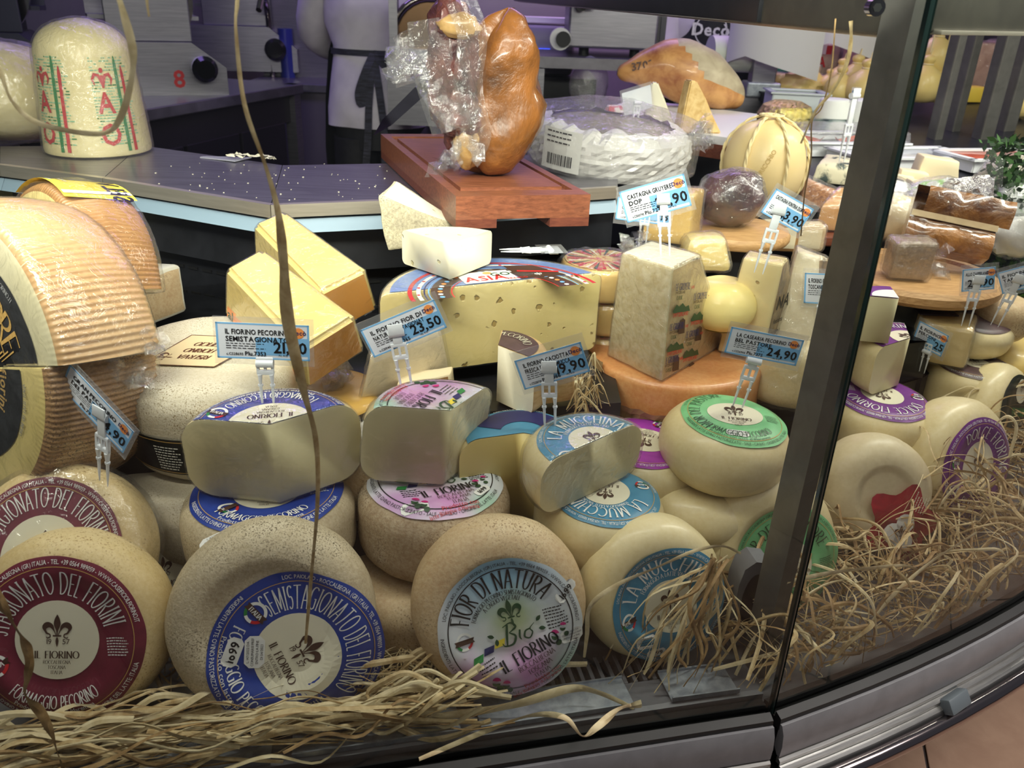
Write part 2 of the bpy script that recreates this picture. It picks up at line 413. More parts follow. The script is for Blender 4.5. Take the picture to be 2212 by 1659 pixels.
def serif_glyph(ch, wt=1.0):
    adv, strokes, ser = SF[ch]; vs = []; fs = []
    def seg(p, q, w):
        dx, dy = q[0] - p[0], q[1] - p[1]; L = math.hypot(dx, dy) or 1e-6; nx, ny = -dy / L * w / 2, dx / L * w / 2
        o = len(vs); vs.extend([(p[0] + nx, p[1] + ny), (p[0] - nx, p[1] - ny), (q[0] - nx, q[1] - ny), (q[0] + nx, q[1] + ny)]); fs.append((o, o + 1, o + 2, o + 3))
    for st in strokes:
        st2 = [st[0]]
        for p, q in zip(st, st[1:]):
            kk = max(1, int(math.ceil(math.hypot(q[0] - p[0], q[1] - p[1]) / .22)))
            st2 += [(p[0] + (q[0] - p[0]) * i / kk, p[1] + (q[1] - p[1]) * i / kk) for i in range(1, kk + 1)]
        for p, q in zip(st2, st2[1:]):
            dx, dy = q[0] - p[0], q[1] - p[1]; L = math.hypot(dx, dy) or 1e-6
            w = (0.042 + 0.075 * (abs(dy) / L) ** 1.5 * (0.55 if dx * dy > 0.02 else 1.0)) * wt
            k = 0.012 / L
            seg((p[0] - dx * k, p[1] - dy * k), (q[0] + dx * k, q[1] + dy * k), w)
    for x, y in ser: seg((x - .09, y), (x + .09, y), 0.045 * wt)
    return vs, fs, adv
def text_glyphs(s, style, sx=1.0, track=0.1, wt=1.0):
    """list of (verts, faces) laid out on a line from x=0, cap height 1; returns glyphs and width"""
    out = []; x = 0.0
    for ch in s:
        if ch == ' ': x += 0.42 * sx; continue
        if style == 'serif' and ch.upper() in SF: vs, fs, adv = serif_glyph(ch.upper(), wt); 
        else:
            b = 1 if style == 'bold' else 0
            vs, fs, adv = GL.get((b, ch), GL[(b, '-')])
        out.append(([(x + vx * sx, vy) for vx, vy in vs], fs)); x += adv * sx + track
    return out, max(0.0, x - track)
def ink_flat(mb, s, x, y, h, mi, style='regular', align='l', sx=1.0, track=0.1, rot=0.0, fn=None, z=0.0, wt=1.0, maxw=None):
    g, wd = text_glyphs(s, style, sx, track, wt)
    kx = 1.0
    if maxw and wd * h > maxw: kx = maxw / (wd * h)
    off = {'l': 0.0, 'c': -wd / 2, 'r': -wd}[align]; c, sn = math.cos(R_(rot)), math.sin(R_(rot))
    for vs, fs in g:
        pts = []
        for vx, vy in vs:
            a, b = (vx + off) * h * kx, vy * h
            X, Y = x + a * c - b * sn, y + a * sn + b * c
            pts.append(fn(X, Y, z) if fn else (X, Y, z))
        mb.add(pts, fs, mi)
def ink_arc(mb, s, r, ang, h, mi, style='serif', inside=False, sx=1.0, track=0.1, fn=None, z=0.0, wt=1.0, span=None):
    """text along a circle: tops outward centred on ang, or (inside) tops towards the centre"""
    g, wd = text_glyphs(s, style, sx, track, wt); rm = r + (-h if inside else h) * 0.35
    k = 1.0
    if span: k = R_(span) * rm / (wd * h)
    for vs, fs in g:
        pts = []
        for vx, vy in vs:
            t = (vx - wd / 2) * h * k / rm
            if inside: a, rr = R_(ang) + t, r - vy * h
            else: a, rr = R_(ang) - t, r + vy * h
            X, Y = rr * math.cos(a), rr * math.sin(a)
            pts.append(fn(X, Y, z) if fn else (X, Y, z))
        mb.add(pts, fs, mi)
def disc(mb, r, mi, fn=None, z=0.0, r0=0.0, a0=0.0, a1=360.0, n=72, rings=6, cx=0.0, cy=0.0, wob=0.0, ry=None):
    vs = []; fs = []; full = abs(a1 - a0 - 360) < 1e-6; cols = n if full else n + 1; ry = ry or r
    for i in range(cols):
        a = R_(a0 + (a1 - a0) * i / n); k = 1 + wob * math.sin(a * 7 + 1) + wob * .6 * math.sin(a * 13)
        for j in range(rings + 1):
            t = r0 / r + (1 - r0 / r) * j / rings
            X, Y = cx + t * r * k * math.cos(a), cy + t * ry * k * math.sin(a)
            vs.append(fn(X, Y, z) if fn else (X, Y, z))
    k = rings + 1
    for i in range(n):
        i2 = (i + 1) % cols
        for j in range(rings): fs.append((i * k + j, i * k + j + 1, i2 * k + j + 1, i2 * k + j))
    mb.add(vs, fs, mi)
def vstroke(mb, pts, ws, mi, fn=None, z=0.0, close=True):
    """flat stroke of changing width"""
    n = len(pts); vs = []; fs = []
    for i, (x, y) in enumerate(pts):
        a = pts[max(0, i - 1)]; b = pts[min(n - 1, i + 1)]; dx, dy = b[0] - a[0], b[1] - a[1]; L = math.hypot(dx, dy) or 1e-6
        nx, ny = -dy / L * ws[i] / 2, dx / L * ws[i] / 2
        for sg in (1, -1):
            X, Y = x + sg * nx, y + sg * ny; vs.append(fn(X, Y, z) if fn else (X, Y, z))
    for i in range(n - 1): fs.append((2 * i, 2 * i + 1, 2 * i + 3, 2 * i + 2))
    mb.add(vs, fs, mi)
def lily(mb, s, mi, fn=None, z=0.0, cx=0.0, cy=0.0, rot=0.0):
    """stylised lily with three petals, band and tail"""
    c, sn = math.cos(R_(rot)), math.sin(R_(rot))
    def T(p): return (cx + (p[0] * c - p[1] * sn) * s, cy + (p[0] * sn + p[1] * c) * s)
    def st(pts, ws):
        cp = [(v.x, v.y, v.z) for v in catmull([(p[0], p[1], w_) for p, w_ in zip(pts, ws)], 5)]
        vstroke(mb, [T((a, b)) for a, b, _ in cp], [max(0.0, w_) * s for _, _, w_ in cp], mi, fn, z)
    st([(0, -.18), (0, .05), (0, .38), (0, .68), (0, .95)], [.05, .10, .34, .26, .0])
    st([(0, -.32), (0, -.5), (0, -.68), (0, -.86)], [.06, .15, .11, .0])
    for k in (-1, 1):
        st([(k * .05, -.2), (k * .16, .05), (k * .30, .30), (k * .50, .36), (k * .64, .22), (k * .62, -.02)], [.04, .06, .22, .32, .26, .02])
        st([(k * .62, .06), (k * .52, -.10), (k * .38, -.16), (k * .36, -.3), (k * .5, -.36), (k * .56, -.28)], [.10, .10, .07, .06, .06, .02])
    st([(-.22, -.24), (.22, -.24)], [.09, .09])

# ------------------------------------------------------------------ palette and shared materials
PALC = [('ink_white', (236, 236, 230)), ('ink_cream', (228, 222, 196)), ('ink_brown', (72, 48, 36)), ('ink_black', (22, 22, 24)),
        ('ink_red', (196, 38, 40)), ('ink_green', (40, 130, 64)), ('ink_gold', (196, 158, 92)), ('ink_magenta', (196, 40, 120)),
        ('ink_orange', (240, 150, 80)), ('ink_navy', (36, 40, 96)), ('ink_sky', (120, 178, 226)), ('ink_grey', (150, 150, 150)),
        ('ink_forest', (44, 78, 48)), ('ink_yellow', (236, 214, 70)), ('ink_blue', (28, 52, 128)), ('ink_mint', (150, 200, 160))]
PAL = [mat(n, c, 0.45) for n, c in PALC]
WHITE, CREAM, BROWN, BLACK, RED, GREEN, GOLD, MAGENTA, ORANGE, NAVY, SKY, GREY, FOREST, YELLOW, BLUE, MINT = range(16)
M_rgrey = rind('rind_stone', (168, 150, 118), (206, 190, 156), (228, 216, 188), 60, 0.7, 0.7, 0.9, (96, 82, 58))
M_rtan = rind('rind_tan', (184, 150, 108), (208, 182, 140), (226, 208, 170), 50, 0.5, 0.55, 0.5, (130, 100, 66))
M_rpale = rind('rind_pale', (216, 196, 142), (228, 210, 160), (234, 220, 178), 40, 0.15, 0.42, coat=0.25)
M_rmar = rind('rind_straw', (196, 168, 112), (214, 190, 136), (226, 206, 160), 45, 0.35, 0.5, 0.3, (150, 120, 70))
M_rwhite = rind('rind_white', (190, 176, 148), (212, 202, 178), (226, 218, 198), 60, 0.8, 0.75, 0.7, (140, 120, 84))
M_rib = rind('rind_ribbed', (192, 146, 92), (210, 170, 118), (222, 190, 144), 40, 0.3, 0.45, coat=0.5)
M_ribbr = rind('rind_ribbed_brown', (150, 104, 52), (172, 124, 66), (190, 144, 84), 40, 0.3, 0.4, coat=0.6)
M_paste = paste('paste_cream', (228, 218, 178), (236, 228, 194))
M_pastew = paste('paste_white', (222, 216, 188), (230, 225, 202), coat=0.15, holes=0.16, hscale=45, holec=(205, 195, 150))
M_pasteg = paste('paste_grey_cream', (212, 201, 156), (226, 216, 174), coat=0.3)
M_pastey = paste('paste_yellow', (228, 206, 128), (236, 216, 148), coat=0.4)
M_pastea = paste('paste_eyes', (220, 200, 128), (234, 218, 158), coat=0.3, holes=0.30, hscale=58, holec=(172, 146, 78))
M_film = film_mat('cling_film', 0.10, 0.03, 38, 0.75)
M_film2 = film_mat('crumpled_film', 0.2, 0.07, 60, 1.0)
M_sleeve = film_mat('clear_sleeve', 0.1, 0.10, 8, 0.15)
M_fork = mat('fork_plastic', (226, 230, 234), 0.35, coat=0.2)
M_card = mat('card_white', (226, 230, 238), 0.5)
M_cardblue = mat('card_blue', (128, 184, 230), 0.5)
M_lmaroon = noisy('label_maroon', (104, 34, 50), (122, 42, 60), 30, 0.4, bstr=0.02)
M_lblue = noisy('label_blue', (32, 58, 142), (42, 70, 158), 30, 0.38, bstr=0.02)
M_llight = noisy('label_lightblue', (62, 130, 164), (78, 146, 178), 30, 0.4, bstr=0.02)
M_lgreen = noisy('label_green', (116, 190, 128), (134, 204, 144), 30, 0.4, bstr=0.02)
M_lpurple = noisy('label_purple', (104, 44, 124), (122, 52, 142), 30, 0.4, bstr=0.02)
M_lblack = noisy('label_black', (20, 20, 22), (38, 38, 40), 50, 0.38, bstr=0.1)
M_ldark = noisy('label_dark', (44, 36, 48), (70, 60, 76), 40, 0.4, bstr=0.05)
M_lbrown = noisy('label_brown', (70, 50, 54), (92, 68, 72), 40, 0.4, bstr=0.05)
M_lred = noisy('label_red', (150, 26, 40), (176, 38, 52), 30, 0.4, bstr=0.05)
def watercolour():
    """white paper printed with blue, green and pink washes"""
    m, nt, b = newmat('label_watercolour'); tc = N(nt, 'ShaderNodeTexCoord')
    c = lin((222, 226, 230))
    nz = N(nt, 'ShaderNodeTexNoise', i_Scale=24.0, i_Detail=3.0); nt.links.new(tc.outputs['Object'], nz.inputs[0])
    for (x, y), rad, colr, k in (((-.02, .07), .075, (120, 180, 206), .8), ((.0, .012), .042, (176, 190, 120), .75), ((.03, -.05), .05, (214, 120, 200), .75),
                                 ((-.04, -.07), .05, (190, 110, 190), .7), ((.075, -.045), .035, (150, 210, 170), .7), ((.075, .03), .04, (190, 200, 200), .5)):
        d = N(nt, 'ShaderNodeVectorMath', operation='DISTANCE'); d.inputs[1].default_value = (x, y, 0)
        sp = N(nt, 'ShaderNodeVectorMath', operation='MULTIPLY'); sp.inputs[1].default_value = (1, 1, 0)
        nt.links.new(tc.outputs['Object'], sp.inputs[0]); nt.links.new(sp.outputs[0], d.inputs[0])
        a = N(nt, 'ShaderNodeMath', operation='MULTIPLY_ADD'); a.inputs[1].default_value = 0.05; nt.links.new(nz.outputs[0], a.inputs[0]); nt.links.new(d.outputs['Value'], a.inputs[2])
        f = ramp(nt, a.outputs[0], [(rad * 0.35 + .02, (k, k, k, 1)), (rad + .03, (0, 0, 0, 1))])
        c = mixc(nt, f, c, lin(colr))
    nt.links.new(c, b.inputs['Base Color']); b.inputs['Roughness'].default_value = 0.4; return m
M_lwater = watercolour()

def bisect(o, planes, fill=1):
    """slice an object (its own coordinates) and close the cut"""
    bm = bmesh.new(); bm.from_mesh(o.data)
    for co, no in planes:
        r = bmesh.ops.bisect_plane(bm, geom=bm.verts[:] + bm.edges[:] + bm.faces[:], dist=1e-6, plane_co=co, plane_no=no, clear_outer=True)
        if fill is not None:
            es = [e for e in r['geom_cut'] if isinstance(e, bmesh.types.BMEdge)]
            if es:
                f = bmesh.ops.contextual_create(bm, geom=es)
                for q in f['faces']: q.material_index = fill; q.smooth = False
    bm.to_mesh(o.data); bm.free(); o.data.set_sharp_from_angle(angle=R_(40))

# ------------------------------------------------------------------ cheese wheels, halves and their labels
def wheel_prof(R, H, er=0.03, dish=0.0, bulge=0.0, taper=0.0):
    er = min(er, H * 0.49); p = [(0, 0), (R * .5 - taper, 0)]
    for i in range(7):
        a = -PI / 2 + (PI / 2) * i / 6; p.append((R - taper - er + er * math.cos(a), er + er * math.sin(a)))
    for i in range(1, 6):
        t = i / 6; p.append((R - taper * (1 - t) + bulge * math.sin(PI * t), er + (H - 2 * er) * t))
    for i in range(7):
        a = (PI / 2) * i / 6; p.append((R - er + er * math.cos(a), H - er + er * math.sin(a)))
    Rf = R - er
    for t in (.98, .95, .92, .88, .84, .80, .76, .72, .68, .6, .45, .2):
        q = min(1.0, (1 - t) / .3); p.append((Rf * t, H - dish * q * q * (3 - 2 * q)))
    p.append((0, H - dish)); return p
def topz_fn(R, H, er, dish):
    er = min(er, H * .49); Rf = R - er
    def f(r):
        lim = Rf + er * .5
        if r > lim: return H - er + math.sqrt(er * er - (er * .5) ** 2) - (r - lim) * .577
        if r > Rf: return H - er + math.sqrt(max(0.0, er * er - (r - Rf) ** 2))
        q = min(1.0, (1 - r / Rf) / .3) if Rf > 0 else 1
        return H - dish * q * q * (3 - 2 * q)
    return f
def wheel(name, label, M, R, H, er, mrind, dish=0.0, bulge=0.0, taper=0.0, sector=None, mpaste=None, lump=0.0015, cat='cheese', group=None, seed=None):
    """M: frame at the centre of the underside (local z = axis). sector=(a0,a1) degrees keeps that piece."""
    t = thing(name, label, cat, M, group); mb = MB(); sd = seed if seed is not None else rnd.random() * 50
    def lum(v, a):
        k = ns((v.x, v.y, v.z), 22, sd) * lump + ns((v.x, v.y, v.z), 70, sd) * lump * .3
        d = Vector((v.x, v.y, (v.z - H / 2) * 1.5)); k *= .35 if v.z > H * .98 - er * .3 else 1; return v + (d.normalized() * k if d.length > 1e-4 else d * 0)
    pr = wheel_prof(R, H, er, dish, bulge, taper)
    if sector: mb.revolve(pr, 56, R_(sector[0]), R_(sector[1]), 0, 1, fn=lum)
    else: mb.revolve(pr, 72, fn=lum)
    o = mb.build('rind' if sector else 'body', [mrind, mpaste or M_paste], t, angle=50); weld(o)
    t['topz'] = 0; tz = topz_fn(R, H, er, dish)
    return t, tz, lump
def fine(mb, fn, x, y, w_, h, rows, mi, rot=0.0, z=0.0004):
    """rows of print too small to read"""
    c, s = math.cos(R_(rot)), math.sin(R_(rot))
    for i in range(rows):
        yy = y - h * i / max(1, rows - 1) if rows > 1 else y
        xx = 0.0; L = w_ * rnd.uniform(.75, 1.0)
        while xx < L:
            ww = min(L - xx, w_ * rnd.uniform(.05, .16)); hh = h / max(2, rows) * 0.42
            q = [(xx, yy - y), (xx + ww, yy - y), (xx + ww, yy - y + hh), (xx, yy - y + hh)]
            mb.add([fn(x + a * c - b * s, y + a * s + b * c, z) for a, b in q], [(0, 1, 2, 3)], mi); xx += ww + w_ * .03
def badge(mb, fn, x, y, s, rot=0.0, z=0.0005):
    """small round 'Italia' mark with a flag arc"""
    def f2(X, Y, zz):
        c, sn = math.cos(R_(rot)), math.sin(R_(rot)); return fn(x + X * c - Y * sn, y + X * sn + Y * c, zz)
    disc(mb, s, WHITE, f2, z, r0=s * .72, a0=20, a1=180, n=24, rings=1)
    disc(mb, s, GREEN, f2, z, r0=s * .72, a0=180, a1=240, n=10, rings=1)
    disc(mb, s, WHITE, f2, z, r0=s * .72, a0=240, a1=290, n=8, rings=1)
    disc(mb, s, RED, f2, z, r0=s * .72, a0=290, a1=345, n=10, rings=1)
    q = [(-1.15, -.28), (1.15, -.28), (1.0, 0), (1.15, .3), (-1.15, .3), (-1.0, 0)]
    mb.add([f2(a * s, b * s, z + .0002) for a, b in q], [(0, 1, 2, 3, 4, 5)], BROWN)
    ink_flat(mb, 'ITALIA', 0, -.2 * s, .4 * s, WHITE, 'serif', 'c', 1.1, fn=f2, z=z + .0004, wt=1.6)
def sticker(mb, fn, x, y, w_, h, rot, lines, bold=False, z=0.0006):
    """little white sticker with printed lines"""
    c, s = math.cos(R_(rot)), math.sin(R_(rot))
    def f2(X, Y, zz): return fn(x + X * c - Y * s, y + X * s + Y * c, zz)
    k = .25 * h; q = [(-w_ / 2 + k, -h / 2), (w_ / 2 - k, -h / 2), (w_ / 2, -h / 2 + k), (w_ / 2, h / 2 - k), (w_ / 2 - k, h / 2), (-w_ / 2 + k, h / 2), (-w_ / 2, h / 2 - k), (-w_ / 2, -h / 2 + k)]
    mb.add([f2(a, b, z) for a, b in q], [tuple(range(8))], WHITE)
    n = len(lines)
    for i, t in enumerate(lines):
        hh = h * (.52 if bold else .5 / n); yy = h / 2 - (i + 1) * h / (n + .35) if not bold else -hh / 2
        ink_flat(mb, t, 0, yy, hh, BLACK, 'bold' if bold else 'regular', 'c', fn=f2, z=z + .0003, maxw=w_ * .88)
def label_on(parent, lmat, r, tz, content, off=(0, 0), spin=0.0, sector=None, wob=0.004, lift=0.0012, ry=None, clip=None):
    """round paper label on a cheese face; content(mb, fn) prints on it"""
    T = Matrix.Translation((off[0], off[1], 0)) @ Matrix.Rotation(R_(spin), 4, 'Z')
    def fn(X, Y, z):
        q = T @ Vector((X, Y, 0)); return (X, Y, tz(math.hypot(q.x, q.y)) + lift + z * 1.8)
    mb = MB(); a0, a1 = sector if sector else (0, 360)
    disc(mb, r, 0, fn, 0, a0=a0, a1=a1, wob=wob, rings=26, n=144, ry=ry)
    lo = mb.build('label', lmat, parent, T=T)
    mb = MB(); content(mb, fn)
    if mb.f:
        le = mb.build('lettering', PAL, lo, smooth=False)
        if sector:
            if a1 - a0 <= 181: bisect(le, [((0, 0, 0), (math.sin(R_(a0)), -math.cos(R_(a0)), 0)), ((0, 0, 0), (-math.sin(R_(a1)), math.cos(R_(a1)), 0))], None)
            else:
                bm = bmesh.new(); bm.from_mesh(le.data); kill = []
                for f in bm.faces:
                    c = f.calc_center_median(); a = (math.degrees(math.atan2(c.y, c.x)) - a0) % 360
                    if a > a1 - a0: kill.append(f)
                bmesh.ops.delete(bm, geom=kill, context='FACES'); bm.to_mesh(le.data); bm.free()
    return lo, fn, T
RIM = 'LOC. PAIOLAIO - ROCCALBEGNA (GR) ITALIA - TEL. +39 0564 989059 - WWW.CASEIFICIOILFIORINO.IT'
RIM2 = 'INGREDIENTI: LATTE OVINO PASTORIZZATO - SALE - CAGLIO - ORIGINE DEL LATTE: ITALIA'
def medal(mb, fn, r, ink=CREAM, oval=1.0, dark=BROWN, x=0, y=0, rot=0, full=True):
    """cream centre with the lily, date and maker"""
    def f2(X, Y, z):
        c, s = math.cos(R_(rot)), math.sin(R_(rot)); return fn(x + X * c - Y * s, y + X * s + Y * c, z)
    disc(mb, r, ink, f2, .0003, ry=r * oval, n=40, rings=5)
    lily(mb, r * .46, dark, f2, .0007, 0, r * .22)
    if not full: return
    ink_flat(mb, '19', -r * .13, -r * .10, r * .13, dark, 'serif', 'r', fn=f2, z=.0007)
    ink_flat(mb, '57', r * .13, -r * .10, r * .13, dark, 'serif', 'l', fn=f2, z=.0007)
    ink_flat(mb, 'IL FIORINO', 0, -r * .46, r * .18, dark, 'serif', 'c', 1.1, .14, fn=f2, z=.0007, wt=1.3)
    for i, s in enumerate(('ROCCALBEGNA', 'TOSCANA', 'ITALIA')):
        ink_flat(mb, s, 0, -r * (.60 + .13 * i), r * .085, dark, 'serif', 'c', 1.0, .12, fn=f2, z=.0007)
def C_std(top, bottom='', sub='', tspan=150, tr=.56, th=.27, ang=90, r=0.08, ink=WHITE, bspan=70, extra=None, med=.47, oval=1.0, dark=BROWN, rim=True, badge_at=(205, .72), topsx=.6, second=None):
    def content(mb, fn):
        if rim:
            for q in (.885,): disc(mb, q * r, GOLD, fn, .0004, r0=q * r - .0008, n=72, rings=1)
            ink_arc(mb, RIM, .915 * r, 90, .05 * r, ink, 'regular', sx=.9, fn=fn, z=.0006, span=150)
            ink_arc(mb, RIM2, .965 * r, 270, .05 * r, ink, 'regular', True, sx=.9, fn=fn, z=.0006, span=150)
        medal(mb, fn, med * r, oval=oval, dark=dark)
        if top: ink_arc(mb, top, tr * r, ang, th * r, ink, 'serif', sx=topsx, fn=fn, z=.0006, span=tspan)
        if second: ink_arc(mb, second, (tr - .09) * r, ang, .07 * r, ink, 'serif', fn=fn, z=.0006, span=tspan * .75, wt=1.2)
        if bottom: ink_arc(mb, bottom, .80 * r, 270, .14 * r, ink, 'serif', True, fn=fn, z=.0006, span=bspan, wt=1.2)
        if sub: ink_arc(mb, sub, .875 * r, 270, .055 * r, ink, 'regular', True, fn=fn, z=.0006, span=bspan * .8)
        fine(mb, fn, .55 * r, .02 * r, .27 * r, .2 * r, 7, ink, 6)
        if badge_at: badge(mb, fn, badge_at[1] * r * math.cos(R_(badge_at[0])), badge_at[1] * r * math.sin(R_(badge_at[0])), .13 * r, badge_at[0] - 180)
        if extra: extra(mb, fn)
    return content
def C_natura(r):
    def content(mb, fn):
        disc(mb, .86 * r, BLACK, fn, .0004, r0=.845 * r, n=72, rings=1)
        ink_arc(mb, RIM, .90 * r, 90, .05 * r, BLACK, 'regular', sx=.9, fn=fn, z=.0006, span=165)
        ink_arc(mb, RIM2, .96 * r, 270, .05 * r, BLACK, 'regular', True, sx=.9, fn=fn, z=.0006, span=165)
        ink_arc(mb, 'FIOR DI NATURA', .58 * r, 112, .25 * r, BLACK, 'serif', sx=.6, fn=fn, z=.0006, span=128, wt=1.25)
        ink_arc(mb, 'FORMAGGIO PECORINO SEMISTAGIONATO', .49 * r, 112, .06 * r, BLACK, 'serif', fn=fn, z=.0006, span=118, wt=1.3)
        ink_arc(mb, 'A CAGLIO VEGETALE', .415 * r, 112, .06 * r, BLACK, 'serif', fn=fn, z=.0006, span=72, wt=1.3)
        lily(mb, .22 * r, FOREST, fn, .0007, -.02 * r, .22 * r, 18)
        # handwritten word with two leaves
        def sc(pts, ws):
            cp = catmull([(p[0], p[1], w_) for p, w_ in zip(pts, ws)], 5); vstroke(mb, [(v.x * r, v.y * r) for v in cp], [v.z * r for v in cp], FOREST, fn, .0008)
        sc([(-.06, .06), (-.05, -.08), (-.03, -.24)], [.03, .035, .02]); sc([(-.12, .02), (-.02, .09), (.06, .04), (-.02, -.05)], [.012, .02, .03, .012])
        sc([(-.02, -.05), (.07, -.09), (.05, -.2), (-.06, -.24), (-.1, -.2)], [.012, .03, .03, .02, .01]); sc([(.12, .0), (.13, -.1), (.16, -.14)], [.025, .025, .01])
        sc([(.26, .02), (.2, -.02), (.2, -.1), (.27, -.11), (.3, -.03), (.26, .02), (.31, .1)], [.02, .025, .025, .02, .02, .015, .008])
        for cx, cy, ro in ((-.17, -.24, 100), (-.22, -.12, 170), (.38, .02, 10), (.34, .12, 60)):
            c, s = math.cos(R_(ro)), math.sin(R_(ro)); pts = [(cx + k * .1 * c, cy + k * .1 * s) for k in (0, .25, .5, .75, 1)]
            vstroke(mb, [(a * r, b * r) for a, b in pts], [0, .045 * r, .055 * r, .04 * r, 0], FOREST, fn, .0008)
        ink_flat(mb, 'IL FIORINO', .31 * r, -.36 * r, .16 * r, BLACK, 'serif', 'c', 1.0, .14, rot=33, fn=fn, z=.0008, wt=1.4)
        for i, s in enumerate(('ROCCALBEGNA', 'TOSCANA', 'ITALIA')):
            ink_flat(mb, s, (.39 + .05 * i) * r, (-.43 - .09 * i) * r, .075 * r, BROWN, 'serif', 'c', rot=33, fn=fn, z=.0008)
        ink_flat(mb, 'Prodotto con', .50 * r, -.70 * r, .07 * r, RED, 'regular', 'c', rot=33, fn=fn, z=.0008)
        ink_flat(mb, 'latte Biologico di Maremma', .44 * r, -.82 * r, .06 * r, RED, 'regular', 'c', rot=33, fn=fn, z=.0008, maxw=.75 * r)
        badge(mb, fn, -.62 * r, -.18 * r, .12 * r, 15)
        for x, y, c_ in ((-.42, -.42, GREEN), (-.28, -.3, NAVY), (-.14, -.2, YELLOW)):
            mb.add([fn((x + a * .065) * r, (y + b * .05 + a * .03) * r, .0007) for a, b in ((-1, -1), (1, -1), (1, 1), (-1, 1))], [(0, 1, 2, 3)], c_)
        fine(mb, fn, -.42 * r, -.53 * r, .3 * r, .16 * r, 4, BLACK, 30); fine(mb, fn, .42 * r, .26 * r, .3 * r, .26 * r, 7, BLACK, 22)
        for x, y, q in ((-.16, -.74, .06), (-.02, -.78, .055), (.60, -.06, .055), (.70, .06, .045)):     # thistles
            disc(mb, q * r, MAGENTA, fn, .0008, a0=10, a1=170, n=10, rings=1, cx=x * r, cy=(y + .03) * r)
            disc(mb, q * r * .9, FOREST, fn, .0008, a0=170, a1=370, n=12, rings=1, cx=x * r, cy=(y - .01) * r)
            disc(mb, q * r * .8, FOREST, fn, .0007, n=12, rings=1, cx=(x + .06) * r, cy=(y - .09) * r)
    return content

# ------------------------------------------------------------------ price tags on forks
def price_tag(label, tip, n, lines, price, w_=0.104, h=0.044, zc=0.075, front=True, roll=0.0, plu='Plu.7353', code='c.CS28693', dark=False, lean=(0, 0), fork=1.0, xo=0.0, group='price tags on forks', sleeve_up=0.006, fyaw=0.0):
    """tip: fork tip in the cheese; n: way the card faces (horizontal); roll: card tilt; zc: card centre above the tip"""
    n = Vector(n).normalized(); a = math.atan2(n.x, -n.y)
    M = Matrix.Translation(tip) @ Matrix.Rotation(a, 4, 'Z') @ Matrix.Rotation(R_(lean[0]), 4, 'X') @ Matrix.Rotation(R_(lean[1]), 4, 'Y')
    t = thing('price_tag', label, 'price tag', M, group); f = fork
    mb = MB(); mb.T = Matrix.Rotation(R_(fyaw), 4, 'Z')
    for s in (-1, 1):
        mb.tube([(s * .0065 * f, 0, -.004), (s * .0068 * f, 0, .012 * f), (s * .007 * f, 0, .030 * f)], [.0006, .0016 * f, .0019 * f], 8)
        mb.tube([(s * .007 * f, 0, .030 * f), (s * .007 * f, 0, .0325 * f)], .0031 * f, 8)
        mb.tube([(s * .007 * f, 0, .032 * f), (s * .0068 * f, 0, .045 * f)], [.0024 * f, .0042 * f], 8, flat=.7)
        mb.box((s * .0085 * f, 0, .055 * f), (.003 * f, .004 * f, .018 * f))
    mb.box((0, 0, .0475 * f), (.020 * f, .0042 * f, .006 * f), bev=.001); mb.box((0, 0, .055 * f), (.0028 * f, .004 * f, .014 * f)); mb.box((0, 0, .064 * f), (.020 * f, .0042 * f, .005 * f), bev=.001)
    fo = mb.build('fork', M_fork, t)
    mb = MB(); y0 = -.004 if front else .004; zt = zc - h * (.1 if front else .62)
    mb.box((0, 0, (.066 * f + zt) / 2), (.012 * f, .004 * f, max(.004, zt - .064 * f)), bev=.001)
    mb.tube([(-.010 * f, 0, zt), (.010 * f, 0, zt)], .0052 * f, 12)
    mb.box((0, y0 * 1.1, zt + .006 * f), (.019 * f, .0018, .014 * f), bev=.0006)
    mb.build('clip', M_fork, t)
    C = Matrix.Translation((xo, 0 if not front else .001, zc)) @ Matrix.Rotation(R_(roll), 4, 'Y') @ Matrix.Rotation(R_(90), 4, 'X')
    mb = MB(); mb.box((.001, -.003 + sleeve_up * .5, 0), (w_ + .008, h + .008 + sleeve_up, .0010)); mb.build('sleeve', M_sleeve, t, smooth=False, T=C)
    mb = MB(); mb.box((0, 0, .0008), (w_, h, .0003), 0)
    bs = M_cardblue
    mb.box((w_ * .20, -h * .13, .00105), (w_ * .56, h * .50, .0002), 1)
    for sx, sy, ax, ay in ((w_ / 2 - .0012, 0, .0024, h), (-w_ / 2 + .0012, 0, .0024, h), (0, h / 2 - .0010, w_, .002), (0, -h / 2 + .0010, w_, .002)):
        mb.box((sx, sy, .00105), (ax, ay, .0002), 1)
    cd = mb.build('card', [M_card, bs], t, smooth=False, T=C)
    mb = MB(); z = .0016
    for i, s in enumerate(lines):
        ink_flat(mb, s, -w_ * .40, h * (.19 - .20 * i), h * .135, BLACK, 'bold', 'l', 1.0, .12, z=z, maxw=w_ * .68)
    ink_flat(mb, price, w_ * .47, -h * .30, h * .30, BLACK, 'bold', 'r', 1.0, .1, z=z)
    ink_flat(mb, plu, -w_ * .20, -h * .40, h * .11, BLACK, 'bold', 'l', z=z); ink_flat(mb, code, -w_ * .40, -h * .40, h * .07, BLACK, 'bold', 'l', z=z, maxw=w_ * .18)
    ink_flat(mb, 'AL KG', w_ * .16, -h * .40, h * .06, BLACK, 'regular', 'l', z=z)
    fine(mb, lambda X, Y, zz: (X, Y, z), -w_ * .40, -h * .08, w_ * .44, h * .13, 3, BLACK)
    disc(mb, h * .15, ORANGE, lambda X, Y, zz: (X, Y, z - .0002), 0, n=20, rings=1, cx=w_ * .385, cy=h * .27)
    ink_flat(mb, "Decò", w_ * .385, h * .22, h * .12, NAVY, 'bold', 'c', z=z)
    mb.build('lettering', PAL, cd, smooth=False)
    return t

